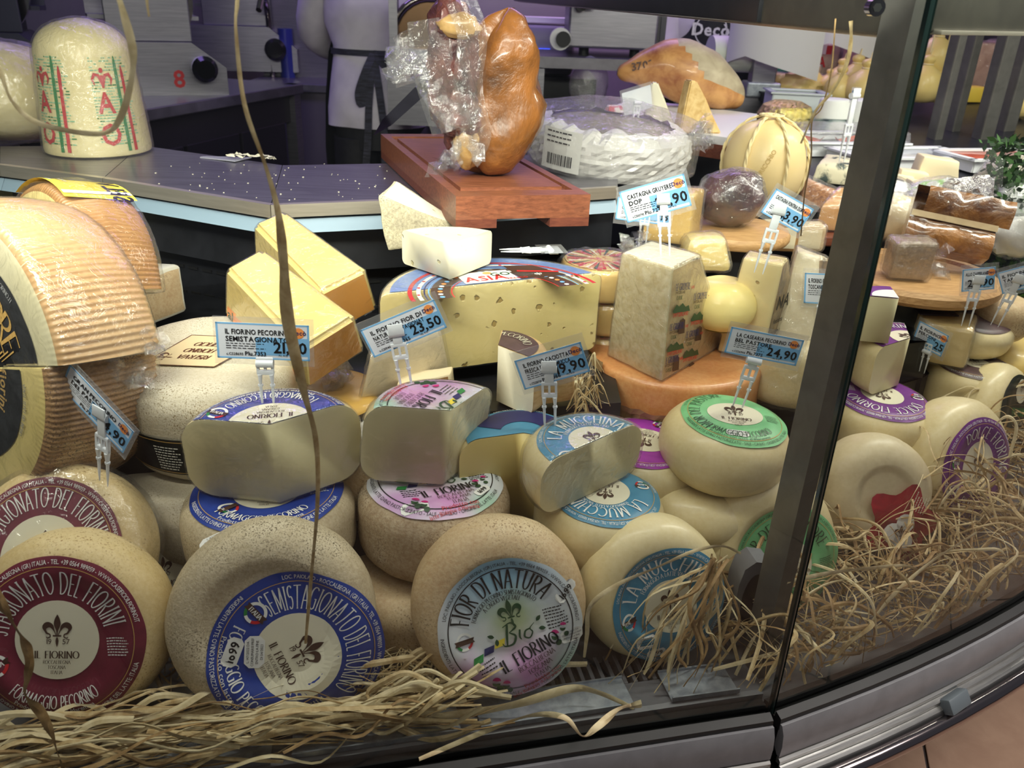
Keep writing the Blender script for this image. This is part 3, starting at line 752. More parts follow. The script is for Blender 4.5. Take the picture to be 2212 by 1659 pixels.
# ------------------------------------------------------------------ floor, display case, counters
M_tile = noisy('tile_beige', (150, 122, 104), (164, 136, 116), 14, 0.28, bstr=0.02)
M_grout = mat('grout', (52, 44, 42), 0.8)
M_grey = noisy('painted_grey', (104, 104, 108), (114, 114, 118), 30, 0.38, bstr=0.02)
M_post = noisy('post_grey', (92, 90, 86), (104, 102, 98), 30, 0.36, metal=0.4, bstr=0.03)
M_rail = noisy('rail_dark', (58, 56, 52), (68, 66, 60), 30, 0.4, metal=0.3, bstr=0.03)
M_alu = noisy('aluminium', (150, 150, 148), (178, 178, 176), 10, 0.32, metal=0.9, bstr=0.05, stretch=(1, 1, 30))
M_chrome = mat('chrome', (160, 150, 150), 0.12, 1.0)
M_black = mat('black_rubber', (16, 16, 17), 0.55)
M_steel = noisy('stainless', (112, 110, 116), (140, 138, 144), 4, 0.32, metal=0.75, bstr=0.04, stretch=(2, 40, 2))
M_steelp = noisy('stainless_panel', (134, 132, 140), (150, 148, 154), 4, 0.38, metal=0.85, bstr=0.04, stretch=(2, 2, 40))
M_edge = noisy('steel_edge', (196, 188, 172), (214, 206, 190), 4, 0.34, metal=0.8, bstr=0.03, stretch=(2, 2, 40))
M_strip = mat('blue_profile', (136, 158, 174), 0.45)
M_zinc = noisy('zinc_tray', (150, 158, 168), (186, 192, 200), 60, 0.42, metal=0.7, bstr=0.1)
M_dark = noisy('dark_panel', (20, 21, 24), (30, 31, 35), 20, 0.35, bstr=0.03)
M_glass = glass_mat('case_glass', (247, 251, 249), 1.45, 0.85)
M_gedge = mat('glass_edge', (14, 26, 24), 0.15)

fl = bpy.data.objects.new('floor', None); COL.objects.link(fl); struct(fl, 'beige square floor tiles with dark joints')
mb = MB(); mb.box((0.5, 1.5, -.02), (9, 9, .03)); mb.build('joint', M_grout, fl, smooth=False)
tile_me = None
TS = .405; ang = R_(-16)
for i in range(-8, 9):
    for j in range(-8, 9):
        x, y = (i + .42) * TS, (j + .3) * TS
        X = .9 + x * math.cos(ang) - y * math.sin(ang); Y = 1.2 + x * math.sin(ang) + y * math.cos(ang)
        if not (-1.4 < X < 3.2 and -1.3 < Y < 3.2): continue
        if tile_me is None:
            mb = MB(); mb.box((0, 0, -.004), (TS - .006, TS - .006, .008), bev=.0015); o = mb.build('tile', M_tile, fl, smooth=False); tile_me = o.data
        else:
            o = bpy.data.objects.new('tile', tile_me); COL.objects.link(o); o.parent = fl
        o.location = (X, Y, 0); o.rotation_euler = (0, 0, ang)

# plan of the glass line: straight front, then a bend to the right
FB = Vector((.330, .757, 0))
def pathpts():
    L = [Vector((-1.35, .757 - .2366 * 1.68, 0)), FB.copy()]
    Rr = [FB.copy()]; a = R_(24); p = FB.copy()
    for i in range(26):
        p = p + Vector((math.cos(a), math.sin(a), 0)) * .075; Rr.append(p.copy()); a += R_(1.55)
    return L, Rr
PL, PR = pathpts()
def offset(path, d):
    """shift a plan path towards the shopper (d>0) or inwards (d<0)"""
    out = []
    for i, p in enumerate(path):
        t = (path[min(i + 1, len(path) - 1)] - path[max(i - 1, 0)]).normalized(); out.append(p + Vector((t.y, -t.x, 0)) * d)
    return out
def sweep(mb, path, prof, mi=0, closed=False):
    k = len(prof); vs = []; fs = []
    cols = [offset(path, d) for d, z in prof]
    for i in range(len(path)):
        for j in range(k): q = cols[j][i]; vs.append((q.x, q.y, prof[j][1]))
    for i in range(len(path) - 1):
        for j in range(k if closed else k - 1): fs.append((i * k + j, i * k + (j + 1) % k, (i + 1) * k + (j + 1) % k, (i + 1) * k + j))
    if closed: fs += [tuple(range(k))[::-1], tuple((len(path) - 1) * k + j for j in range(k))]
    mb.add(vs, fs, mi)
case = thing('display_case', 'glass-fronted refrigerated deli case with grey post and curved grey front rail', 'display case', Vector((0, .8, 0)))
Ti = Matrix.Translation((0, -.8, 0))
def cpart(mb, name, m, smooth=True, **k): return mb.build(name, m, case, smooth=smooth, T=Ti, **k)
DZ = .60
def deckpoly(inset, z, th, mi=0):
    a = offset(PL, -inset); b = offset(PR, -inset)
    pts = [a[0]] + [(a[1] + b[0]) / 2] + b[1:] + [Vector((2.2, 3.3, 0)), Vector((1.2, 3.3, 0)), Vector((1.0, 1.9, 0)), Vector((.75, 1.40, 0)), Vector((-.42, 1.42, 0)), Vector((-1.5, 1.8, 0))]
    mb.poly([(p.x, p.y, z) for p in pts], mi, th)
mb = MB(); deckpoly(.004, DZ - .012, .10); cpart(mb, 'deck', M_grey, False)
mb = MB(); rl_ = offset(PL, -.365)
mb.poly([(p.x, p.y, .848) for p in (rl_[0], rl_[0].lerp(rl_[1], (.16 - rl_[0].x) / (rl_[1].x - rl_[0].x)), Vector((.16, 1.42, 0)), Vector((-.42, 1.42, 0)), Vector((-1.5, 1.8, 0)))], 0, .26); cpart(mb, 'riser', M_dark, False)
for ins, z in ((.30, .69), (.345, .772), (.475, .845)):
    mb = MB(); deckpoly(ins, z, z - DZ + .01); cpart(mb, 'riser', M_dark, False)
# front air grille and loose zinc plates along the glass
mb = MB(); sweep(mb, offset(PL, -.02), [(0, DZ - .010), (0, DZ + .010), (-.006, DZ + .012), (-.05, DZ + .006), (-.056, DZ - .01)]); cpart(mb, 'front_ledge', M_grey, False)
tdir = (PL[1] - PL[0]).normalized(); nrm = Vector((tdir.y, -tdir.x, 0))
ga = math.atan2(tdir.y, tdir.x)
gr_me = None
for i in range(64):
    c = PL[1] + tdir * (-.12 - i * .013) - nrm * .098
    if gr_me is None:
        mb = MB(); mb.box((0, 0, 0), (.0055, .05, .012), bev=.001); g = cpart(mb, 'grille_bar', M_grey, False); gr_me = g.data
    else:
        g = bpy.data.objects.new('grille_bar', gr_me); COL.objects.link(g); g.parent = case
    g.matrix_local = Ti @ Matrix.Translation((c.x, c.y, DZ - .002)) @ Matrix.Rotation(ga, 4, 'Z')
mb = MB(); c = PL[1] + tdir * -.53 - nrm * .098
mb.box((0, 0, 0), (.86, .05, .004)); g = mb.build('grille_tray', M_black, case, smooth=False, T=Ti @ Matrix.Translation((c.x, c.y, DZ - .009)) @ Matrix.Rotation(ga, 4, 'Z'))
for k, (s, ww) in enumerate(((-.075, .10), (-.26, .20), (-.47, .20), (-.68, .20), (-.89, .20))):
    c = PL[1] + tdir * s - nrm * .048
    mb = MB(); mb.box((0, 0, 0), (ww - .012, .05, .002), bev=.0008); mb.box((0, -.024, .003), (ww - .012, .002, .006)); mb.box((0, .024, .002), (ww - .012, .002, .004))
    mb.build('zinc_plate', M_zinc, case, smooth=False, T=Ti @ Matrix.Translation((c.x, c.y, DZ + .014)) @ Matrix.Rotation(ga + R_(rnd.uniform(-2, 2)), 4, 'Z') @ Matrix.Rotation(R_(rnd.uniform(-3, 3)), 4, 'X'))
# glass panes
def pane(path, z0, z1, th, name):
    mb = MB(); a = offset(path, th / 2); b = offset(path, -th / 2); n = len(path)
    for q in (a, b):
        mb.add([(p.x, p.y, z) for p in q for z in (z0, z1)], [(2 * i, 2 * i + 2, 2 * i + 3, 2 * i + 1) for i in range(n - 1)], 0)
    for i in (0, n - 1): mb.add([(a[i].x, a[i].y, z0), (b[i].x, b[i].y, z0), (b[i].x, b[i].y, z1), (a[i].x, a[i].y, z1)], [(0, 1, 2, 3)], 1)
    mb.add([(p.x, p.y, z1) for i in range(n) for p in (a[i], b[i])], [(2 * i, 2 * i + 1, 2 * i + 3, 2 * i + 2) for i in range(n - 1)], 1)
    return cpart(mb, name, [M_glass, M_gedge])
pane([PL[0], PL[1] - tdir * .002], DZ - .01, 1.46, .006, 'glass_pane')
pane([PR[0] + tdir * .004] + PR[1:], DZ - .01, 1.46, .006, 'glass_pane')
mb = MB(); e = PL[1] + tdir * .001; mb.tube([(e.x, e.y - .002, DZ), (e.x, e.y - .002, 1.46)], .0022, 6); cpart(mb, 'glass_joint_seal', M_gedge)
# rubber seal, grey panels, aluminium channels, chrome bumper
for pth, nm in ((PL, 0), (PR, 1)):
    q = pth if nm else [pth[0], pth[1] - tdir * .004]
    if nm: q = [PR[0] + tdir * .003] + PR[1:]
    mb = MB(); sweep(mb, q, [(-.016, DZ - .012), (-.016, DZ + .006), (-.004, DZ + .008), (-.004, DZ - .002), (.005, DZ - .002), (.006, DZ + .007), (.016, DZ + .003), (.017, DZ - .014)], closed=True); cpart(mb, 'glass_seal', M_black, False)
    mb = MB(); sweep(mb, q, [(.016, DZ - .004), (.020, DZ - .004), (.025, DZ - .015), (.027, DZ - .032), (.026, DZ - .050), (.021, DZ - .050), (.014, DZ - .04)], closed=True); cpart(mb, 'front_panel', M_grey, angle=30)
    for k in range(3):
        o0 = .022 + .006 * k; z0 = DZ - .052 - .009 * k
        mb = MB(); sweep(mb, q, [(o0, z0), (o0 + .004, z0 - .0005), (o0 + .007, z0 - .003), (o0 + .007, z0 - .0075), (o0, z0 - .0085)], closed=True); cpart(mb, 'aluminium_channel', M_alu, False)
    mb = MB(); off_ = offset(q, .047); mb.tube([(p.x, p.y, DZ - .090) for p in off_], .0125, 16); cpart(mb, 'chrome_bumper', M_chrome)
    mb = MB(); off_ = offset(q, .037); mb.tube([(p.x, p.y, DZ - .080) for p in off_], .008, 10); cpart(mb, 'bumper_core', M_black)
    mb = MB(); sweep(mb, q, [(.03, DZ - .078), (.03, DZ - .098), (-.5, DZ - .16), (-.5, DZ - .11)], closed=True); cpart(mb, 'underside', M_black, False)
    mb = MB(); sweep(mb, q, [(-.47, DZ - .15), (-.47, 0.0), (-.5, 0.0), (-.5, DZ - .15)], closed=True); cpart(mb, 'plinth', M_dark, False)
b_ = PR[7]; d_ = (PR[8] - PR[6]).normalized(); a_ = math.atan2(d_.y, d_.x)
b_ = offset(PR, .040)[4]
mb = MB(); mb.box((0, 0, 0), (.045, .02, .022), bev=.003); mb.build('channel_joiner', mat('joiner_grey', (84, 92, 98), .5), case, T=Ti @ Matrix.Translation((b_.x, b_.y, DZ - .068)) @ Matrix.Rotation(a_, 4, 'Z') @ Matrix.Rotation(R_(-35), 4, 'X'))
# post, its foot housing and the beams
pb = PZ(1648, 1450, DZ)
pt = PY(1972, 60, pb.y + .012)
pa = R_(24)
Mp = Matrix.Translation((pb.x, pb.y, 0)) @ Matrix.Rotation(pa, 4, 'Z')
mb = MB(); dxy = Vector((pt.x - pb.x, pt.y - pb.y, 0)); hw, hd = .0125, .0185
zt = 1.50
vs = []
for z in (DZ - .02, zt):
    q = dxy * ((z - DZ) / (pt.z - DZ))
    for x, y in ((-hw, -hd), (hw - .004, -hd), (hw, -hd + .004), (hw, hd), (-hw, hd)): 
        v = Matrix.Rotation(pa, 3, 'Z') @ Vector((x, y, 0)); vs.append((pb.x + v.x + q.x, pb.y + v.y + q.y + .02, z))
mb.add(vs, [(4, 3, 2, 1, 0), (5, 6, 7, 8, 9)] + [(i, (i + 1) % 5, 5 + (i + 1) % 5, 5 + i) for i in range(5)]); cpart(mb, 'post', M_post, False)
# foot housing: rounded box with a dark oval recess
f0 = PZ(1592, 1400, DZ)
mb = MB(); pr = [(-.02, 0), (.022, 0), (.022, .105), (.014, .118), (-.004, .122), (-.016, .112), (-.02, .09)]
vs = []
for y in (-.014, .016):
    for x, z in pr: vs.append((x, y, z))
k = len(pr); mb.add(vs, [tuple(range(k)), tuple(range(2 * k - 1, k - 1, -1))] + [(i, k + i, k + (i + 1) % k, (i + 1) % k) for i in range(k)])
hs = mb.build('foot_housing', M_grey, case, T=Ti @ Matrix.Translation((f0.x + .008, f0.y + .022, DZ)) @ Matrix.Rotation(R_(10), 4, 'Z') @ Matrix.Diagonal((1.15, 1.1, 1.12, 1)))
mb = MB(); disc(mb, .014, 0, ry=.040, n=24, rings=2); mb.tube([(0, -.034, .001), (0, -.034, .002)], .003, 10); mb.build('oval_recess', M_dark, hs, T=Matrix.Translation((0, -.0146, .065)) @ Matrix.Rotation(R_(90), 4, 'X'))
# beam running from the post back to the wall above the counter
B0 = P(1895, 78, .86); B0 = Vector((B0.x, B0.y, B0.z)); 
def beam(a, b, w_, h, name, m, bev=.004):
    a, b = Vector(a), Vector(b); L = (b - a).length; mb = MB(); mb.box((L / 2, 0, h / 2), (L, w_, h), bev=bev)
    x = (b - a).normalized(); y = Vector((0, 0, 1)).cross(x).normalized(); z = x.cross(y); M = Matrix.Identity(4)
    for i in range(3): M[i][0], M[i][1], M[i][2], M[i][3] = x[i], y[i], z[i], a[i]
    return mb.build(name, m, case, T=Ti @ M)
bz = PY(1890, 74, pb.y + .05)
b1 = Vector((bz.x + .025, bz.y, bz.z)); be = PZ(1050, -6, bz.z); be = Vector((be.x, be.y, bz.z))
bd = (PZ(1240, 13, bz.z)); 
b2 = b1 + (Vector((bd.x, bd.y, b1.z)) - b1).normalized() * 2.9
beam(b1, b2, .05, .09, 'top_beam', M_rail)
mid = b1.lerp(b2, .10); side = (b2 - b1).normalized()
beam(mid, b2, .062, .085, 'beam_sleeve', M_dark)
beam(b1 + Vector((-.002, -.002, -.003)), b2 + Vector((0, 0, -.003)), .03, .004, 'beam_lip', M_edge, .0005)
c0 = PY(2010, 66, pb.y + .05); c1 = PY(2212, 80, pb.y + .17); dv = (c1 - c0); dv.z = 0
beam(Vector((c0.x - .02, c0.y, bz.z + .004)), Vector((c0.x, c0.y, bz.z + .004)) + dv.normalized() * 1.5, .04, .09, 'top_rail', M_rail)
beam(Vector((c0.x, c0.y - .01, bz.z + .002)), Vector((c0.x, c0.y - .01, bz.z + .002)) + dv.normalized() * 1.5, .014, .004, 'rail_lip', M_edge, .0005)
s0 = PY(1884, 16, pb.y + .01)
mb = MB(); mb.tube([(0, 0, 0), (0, -.012, 0)], .0075, 16); mb.tube([(0, -.012, 0), (0, -.0125, 0)], .0042, 6); mb.build('bolt', M_chrome, case, T=Ti @ Matrix.Translation(s0))
mb = MB(); mb.tube([(0, 0, 0), (0, -.0005, 0)], .004, 6); mb.build('bolt_socket', M_black, case, T=Ti @ Matrix.Translation(s0 + Vector((0, -.0126, 0))))

# ------------------------------------------------------------------ staff-side counter top above the case
CZ = 1.05
FR = [PZ(x, y, CZ) for x, y in ((-420, 318), (0, 356), (223, 385), (585, 443), (914, 430), (1335, 404))]
BK = [PZ(x, y, CZ) for x, y in ((-420, 300), (0, 316), (304, 314), (610, 357), (852, 353), (1335, 322))]
ctr = thing('counter_top', 'brushed steel counter top with angled front edge and pale blue trim behind the case', 'counter', Vector((FR[3].x, FR[3].y, CZ)))
Tc = Matrix.Translation(-Vector((FR[3].x, FR[3].y, CZ)))
def seg_panel(i, j):
    mb = MB(); a, b = FR[i], FR[j]; c, d = BK[j], BK[i]; g = (b - a).normalized() * .0008
    mb.poly([(p.x, p.y, CZ) for p in (a + g, b - g, c - g, d + g)], 0, .02); return mb.build('top_panel', M_steel, ctr, smooth=False, T=Tc)
for i in range(5): seg_panel(i, i + 1)
def edge_run(drop0, drop1, out0, out1, name, m):
    for i in range(5):
        a, b = FR[i], FR[i + 1]; t = (b - a).normalized(); n = Vector((t.y, -t.x, 0)); mb = MB()
        def corner(k):
            tt = []
            for q in ((k - 1, k), (k, k + 1)):
                if 0 <= q[0] and q[1] <= 5: s = (FR[q[1]] - FR[q[0]]).normalized(); tt.append(Vector((s.y, -s.x, 0)))
            v = sum(tt, Vector()).normalized(); return v / max(.5, v.dot(tt[0]))
        na, nb = corner(i), corner(i + 1); g = t * .0007
        vs = []
        for o, z in ((out0, CZ - drop0), (out1, CZ - drop1), (out1 - .012, CZ - drop1), (out0 - .012, CZ - drop0)):
            vs += [tuple(a + na * o + g + Vector((0, 0, z - CZ))), tuple(b + nb * o - g + Vector((0, 0, z - CZ)))]
        mb.add(vs, [(0, 2, 3, 1), (2, 4, 5, 3), (4, 6, 7, 5), (6, 0, 1, 7), (0, 6, 4, 2), (1, 3, 5, 7)]); mb.build(name, m, ctr, smooth=False, T=Tc)
edge_run(-.0005, .021, .002, .004, 'edge_strip', M_edge); edge_run(.021, .026, .0, -.006, 'shadow_gap', M_black); edge_run(.026, .047, -.004, .010, 'blue_trim', M_strip)
# dark refrigerated back panel under the counter with its slot rows
mb = MB()
pts = [p + Vector((0, .05, 0)) for p in FR]; vs = []
for p in pts: vs += [(p.x, p.y, CZ - .03), (p.x, p.y - .02, CZ - .13), (p.x, p.y + .02, CZ - .135), (p.x, p.y, .6)]
mb.add(vs, [(4 * i + j, 4 * i + 4 + j, 4 * i + 5 + j, 4 * i + 1 + j) for i in range(5) for j in range(3)])
bp = mb.build('back_panel', M_dark, case, smooth=False, T=Ti)
sl_me = None
for zz in (.885, .835, .785):
    for i in range(5):
        a, b = pts[i], pts[i + 1]; L = (b - a).length; t = (b - a).normalized(); an = math.atan2(t.y, t.x)
        for k in range(int(L / .034)):
            c = a + t * (.02 + k * .034); 
            if sl_me is None:
                mb = MB(); mb.box((0, 0, 0), (.022, .004, .005)); o = mb.build('air_slot', M_black, bp, smooth=False); sl_me = o.data
            else: o = bpy.data.objects.new('air_slot', sl_me); COL.objects.link(o); o.parent = bp
            yo = .02 * (1 - (zz - .6) / (.915 - .6)); o.matrix_local = Matrix.Translation((c.x, c.y + .02 - yo - .0012, zz)) @ Matrix.Rotation(an, 4, 'Z')

# ------------------------------------------------------------------ placing helpers
def flat_M(px, py, ztop, H, spin=0.0, n=(0, 0, 1)):
    c = PZ(px, py, ztop); n = Vector(n).normalized(); return frame(c - n * H, n, spin)
def stand_M(px, py, z, n, H, spin=0.0):
    c = PZ(px, py, z); n = Vector(n).normalized(); return frame(c - n * H / 2, n, spin)
def hexa(name, label, bot, top, mats, faces=(0, 0, 0, 0, 0, 0), bev=.004, cat='cheese', jit=.0012, sub=3, group=None):
    """solid block from four floor corners and four top corners (world), given counter-clockwise; faces: material of bottom, top, side 0-1, 1-2, 2-3, 3-0"""
    base = sum(bot, Vector()) / 4; t = thing(name, label, cat, base, group); bm = bmesh.new()
    vs = [bm.verts.new(p - base) for p in list(bot) + list(top)]
    fs = [(3, 2, 1, 0), (4, 5, 6, 7), (0, 1, 5, 4), (1, 2, 6, 5), (2, 3, 7, 6), (3, 0, 4, 7)]
    for q, mi in zip(fs, faces):
        f = bm.faces.new([vs[i] for i in q]); f.material_index = mi
    bmesh.ops.recalc_face_normals(bm, faces=bm.faces)
    if bev: bmesh.ops.bevel(bm, geom=bm.edges[:], offset=bev, segments=2, affect='EDGES', profile=.5)
    bmesh.ops.subdivide_edges(bm, edges=bm.edges[:], cuts=sub, use_grid_fill=True)
    for v in bm.verts: v.co += Vector((ns(v.co, 60, 1), ns(v.co, 60, 2), ns(v.co, 60, 3))) * jit
    me = bpy.data.meshes.new('body'); bm.to_mesh(me); bm.free()
    for m in mats: me.materials.append(m)
    me.polygons.foreach_set('use_smooth', [True] * len(me.polygons)); me.set_sharp_from_angle(angle=R_(35))
    o = bpy.data.objects.new('body', me); COL.objects.link(o); o.parent = t
    return t, o, base
def wrap_of(t, o, mf=None, inflate=.002, amp=.004, sc=45, name='plastic_wrap', seed=0):
    return hull_film(name, [v.co for v in o.data.vertices], mf or M_film, t, inflate, amp, sc, seed=seed)
def tuft(parent, loc, r=.018, n=7, mf=None, name='wrap_knot', seed=1, dirn=(0, 0, 1), length=.03):
    """gathered, crumpled end of plastic film"""
    mb = MB(); rr = random.Random(seed); d = Vector(dirn).normalized()
    for k in range(n):
        a = Vector((rr.uniform(-1, 1), rr.uniform(-1, 1), rr.uniform(-1, 1))); a = (a - d * a.dot(d)).normalized()
        pts = []
        for i in range(7):
            t = i / 6; pts.append(Vector(loc) + d * length * t + a * r * (.15 + t * rr.uniform(.6, 1.2)) + Vector((rr.uniform(-1, 1), rr.uniform(-1, 1), rr.uniform(-1, 1))) * r * .22)
        mb.ribbon(pts, [r * (.35 + .9 * i / 6) for i in range(7)], n0=a, twist=rr.uniform(-3, 3), curl=.35)
    return mb.build(name, mf or M_film2, parent)

# ================================================================== front row, standing wheels
# maroon label
n = Vector((.10, -.93, .36)); t, tz, l = wheel('round_cheese', 'wheel with maroon label standing at the front left corner behind the glass', stand_M(163, 1347, .716, n, .085), .109, .085, .034, M_rmar, dish=.005, seed=3)
label_on(t, M_lmaroon, .0935, tz, C_std('STAGIONATO DEL FIORINI', 'FORMAGGIO PECORINO', 'Prodotto con latte di Maremma', 158, .55, .27, 97, .0935, WHITE, 78, None, .47, 1.0), off=(-.003, -.004))
# blue label
n = Vector((.20, -.92, .34)); t, tz, l = wheel('round_cheese', 'mottled stone-coloured wheel with large blue label tilted sideways, standing at the front', stand_M(592, 1332, .716, n, .085), .117, .085, .034, M_rgrey, dish=.009, seed=5)
def ex_blue(mb, fn):
    sticker(mb, fn, -.40 * .094, -.64 * .094 * 1.0, .034, .018, 134, ['1699'], True)
    sticker(mb, fn, -.28 * .094, -.42 * .094, .037, .022, 152, ['L. 147/2022 DA', 'CONSUMARSI PREF', 'ENTRO LA FINE', 'DI 04/2023'])
label_on(t, M_lblue, .098, tz, C_std('SEMISTAGIONATO DEL FIORINO', 'FORMAGGIO PECORINO', 'Prodotto con latte di Maremma', 165, .56, .27, 105, .098, WHITE, 110, ex_blue, .5, 1.0, badge_at=(196, .7)), off=(.030, -.032), spin=-62)
# watercolour label
n = Vector((.12, -.93, .35)); t, tz, l = wheel('round_cheese', 'tan wheel with white flowery watercolour label standing in the middle of the front row', stand_M(1076, 1298, .711, n, .088), .106, .088, .036, M_rtan, dish=.006, seed=8)
def ex_nat(mb, fn):
    C_natura(.0865)(mb, fn)
    sticker(mb, fn, .062, .048, .030, .0135, 52, ['1699'], True); sticker(mb, fn, .073, -.006, .029, .017, 8, ['L. 117/2022 DA', 'CONSUMARSI PREF', 'ENTRO LA FINE', 'DI 03/2023'])
label_on(t, M_lwater, .0865, tz, ex_nat, off=(.012, -.020), wob=.006)
# light blue label
n = Vector((.22, -.93, .28)); t, tz, l = wheel('round_cheese', 'pale wheel with light blue label standing behind a knot of raffia beside the post', stand_M(1402, 1263, .697, n, .08), .094, .08, .034, M_rpale, dish=.007, seed=9)
def ex_t(mb, fn): sticker(mb, fn, -.036, -.040, .028, .016, 4, ['L. 285/22 DA', 'CONSUMARSI PREF', 'ENTRO LA FINE', 'DI 09/2023']); sticker(mb, fn, -.024, -.057, .024, .012, 6, ['1699'], True)
label_on(t, M_llight, .078, tz, C_std('LA MUCCHINA', '', '', 140, .60, .24, 95, .078, WHITE, 70, ex_t, .44, 1.0, second='FORMAGGIO A LATTE VACCINO', badge_at=(190, .74)), off=(.016, -.014), spin=10)
# green label behind the post
n = Vector((.18, -.93, .30)); t, tz, l = wheel('round_cheese', 'pale wheel with green label standing half hidden behind the grey post', stand_M(1652, 1168, .70, n, .08), .099, .08, .036, M_rpale, dish=.006, seed=11)
label_on(t, M_lgreen, .080, tz, C_std('FIOR DEL PASTORE', 'FORMAGGIO PECORINO', '', 150, .60, .2, 100, .08, FOREST, 70, None, .42, 1.0, badge_at=None), off=(.018, -.02), spin=8)

# ================================================================== second row: stacks with a cut piece on top
Z2 = .812
def stack_below(px, py, ztop, R, H, m, label, er=.03):
    return wheel('round_cheese', label, flat_M(px, py, ztop, H), R, H, er, m)
# blue stack
c15 = PZ(578, 1055, .81)
stk = wheel('round_cheese', 'stone-coloured wheel hidden at the bottom of the blue-label stack', frame(c15 - Vector((0, -.005, .21)), (0, 0, 1)), .103, .105, .03, M_rgrey)
t, tz, l = wheel('round_cheese', 'stone-coloured wheel lying flat with blue label under the blue-label cut piece', frame(c15 - Vector((0, 0, .103)), (0, 0, 1)), .107, .103, .034, M_rgrey, dish=.003, seed=15)
def ex15(mb, fn): sticker(mb, fn, -.048, -.092, .036, .017, 10, ['L. 163/2022 DA', 'CONSUMARSI PREF', 'ENTRO LA FINE', 'DI 06/2023'])
label_on(t, M_lblue, .093, tz, C_std('', 'FORMAGGIO PECORINO', 'Prodotto con latte di Maremma', 150, .58, .25, 90, .093, WHITE, 95, ex15, .46, 1.0, badge_at=(225, .62)), spin=9)
ap = PZ(605, 1084, Z2 + .002)
t, tz, l = wheel('cheese_wedge', 'film-wrapped cut piece with blue label, its point towards the glass', frame(ap, (-.02, -.05, 1)), .112, .108, .034, M_rpale, sector=(38, 176), mpaste=M_pasteg, dish=.0, seed=17)
label_on(t, M_lblue, .094, tz, C_std('', 'FORMAGGIO PECORINO', 'Prodotto con latte di Maremma', 100, .58, .25, 90, .094, WHITE, 95, None, .52, 1.0, badge_at=(330, .75)), spin=180 + 14, sector=(38 - 194 + 360, 176 - 194 + 360))
o = [c for c in t.children if c.name.startswith('rind')][0]
hull_film('plastic_wrap', [v.co for v in o.data.vertices], M_film, t, .0015, .0016, 30)
# natura stack
c18 = PZ(935, 1030, .81)
wheel('round_cheese', 'brownish wheel at the bottom of the stack behind the middle front wheel', frame(c18 - Vector((.028, .028, .207)), (0, 0, 1)), .104, .092, .035, M_rtan)
t, tz, l = wheel('round_cheese', 'tan wheel lying flat with flowery watercolour label under its cut piece', frame(c18 - Vector((0, 0, .112)), (.03, .0, 1)), .1, .112, .036, rind('rind_earth', (150, 122, 92), (186, 162, 128), (222, 208, 180), 50, .7, .65, .7, (110, 84, 58)), dish=.002, seed=19)
def ex18(mb, fn): C_natura(.087)(mb, fn); sticker(mb, fn, .064, -.022, .026, .011, 62, ['1699'], True); sticker(mb, fn, -.012, -.074, .034, .015, 20, ['L. 128/2022 DA', 'CONSUMARSI PREF', 'ENTRO LA FINE', 'DI 04/2023'])
label_on(t, M_lwater, .088, tz, ex18, spin=-8, wob=.006)
ap = PZ(955, 1046, Z2 + .002)
t, tz, l = wheel('cheese_wedge', 'film-wrapped cut piece with flowery watercolour label on the flowery-label wheel', frame(ap, (.10, -.02, 1)), .104, .106, .028, M_rpale, sector=(52, 176), mpaste=M_pasteg, seed=21)
label_on(t, M_lwater, .093, tz, C_natura(.09), spin=205, sector=(52 - 205 + 360, 176 - 205 + 360))
o = [c for c in t.children if c.name.startswith('rind')][0]
hull_film('plastic_wrap', [v.co for v in o.data.vertices], M_film, t, .0015, .0016, 30, seed=4)
# light blue stack
c20 = PZ(1298, 1058, .79)
wheel('round_cheese', 'pale wheel hidden at the bottom of the light-blue-label stack', frame(c20 - Vector((-.004, -.012, .186)), (0, 0, 1)), .086, .098, .04, M_rpale)
t, tz, l = wheel('round_cheese', 'pale wheel lying flat with light blue label turned upside down', frame(c20 - Vector((0, 0, .088)), (0, -.03, 1)), .088, .088, .036, M_rpale, dish=.001, seed=23)
label_on(t, M_llight, .073, tz, C_std('LA MUCCHINA', '', '', 140, .56, .26, 90, .073, WHITE, 70, None, .44, 1.0, second='FORMAGGIO A LATTE VACCINO', badge_at=(205, .72)), off=(.006, 0), spin=172)
m1, m2 = PZ(1168, 1114, .793), PZ(1372, 1022, .793); mid = (m1 + m2) / 2; a20 = math.degrees(math.atan2(m2.y - m1.y, m2.x - m1.x)); r20 = (m2 - m1).length / 2
t, tz, l = wheel('cheese_wedge', 'half wheel with light blue label, cut face towards the glass', frame(mid, (.0, -.05, 1)), r20 + .004, .080, .030, M_rpale, sector=(a20, a20 + 180), mpaste=M_pasteg, seed=25)
label_on(t, M_llight, .074, tz, C_std('LA MUCCHINA', '', '', 140, .58, .24, 90, .074, WHITE, 70, None, .46, 1.0, second='FORMAGGIO A LATTE VACCINO', badge_at=(203, .72)), spin=22, sector=(a20 - 22 + 1, a20 - 22 + 179))
o = [c for c in t.children if c.name.startswith('rind')][0]
hull_film('plastic_wrap', [v.co for v in o.data.vertices if v.co.y > -.02 or v.co.x < 0], M_film, t, .002, .003, 40, seed=6)
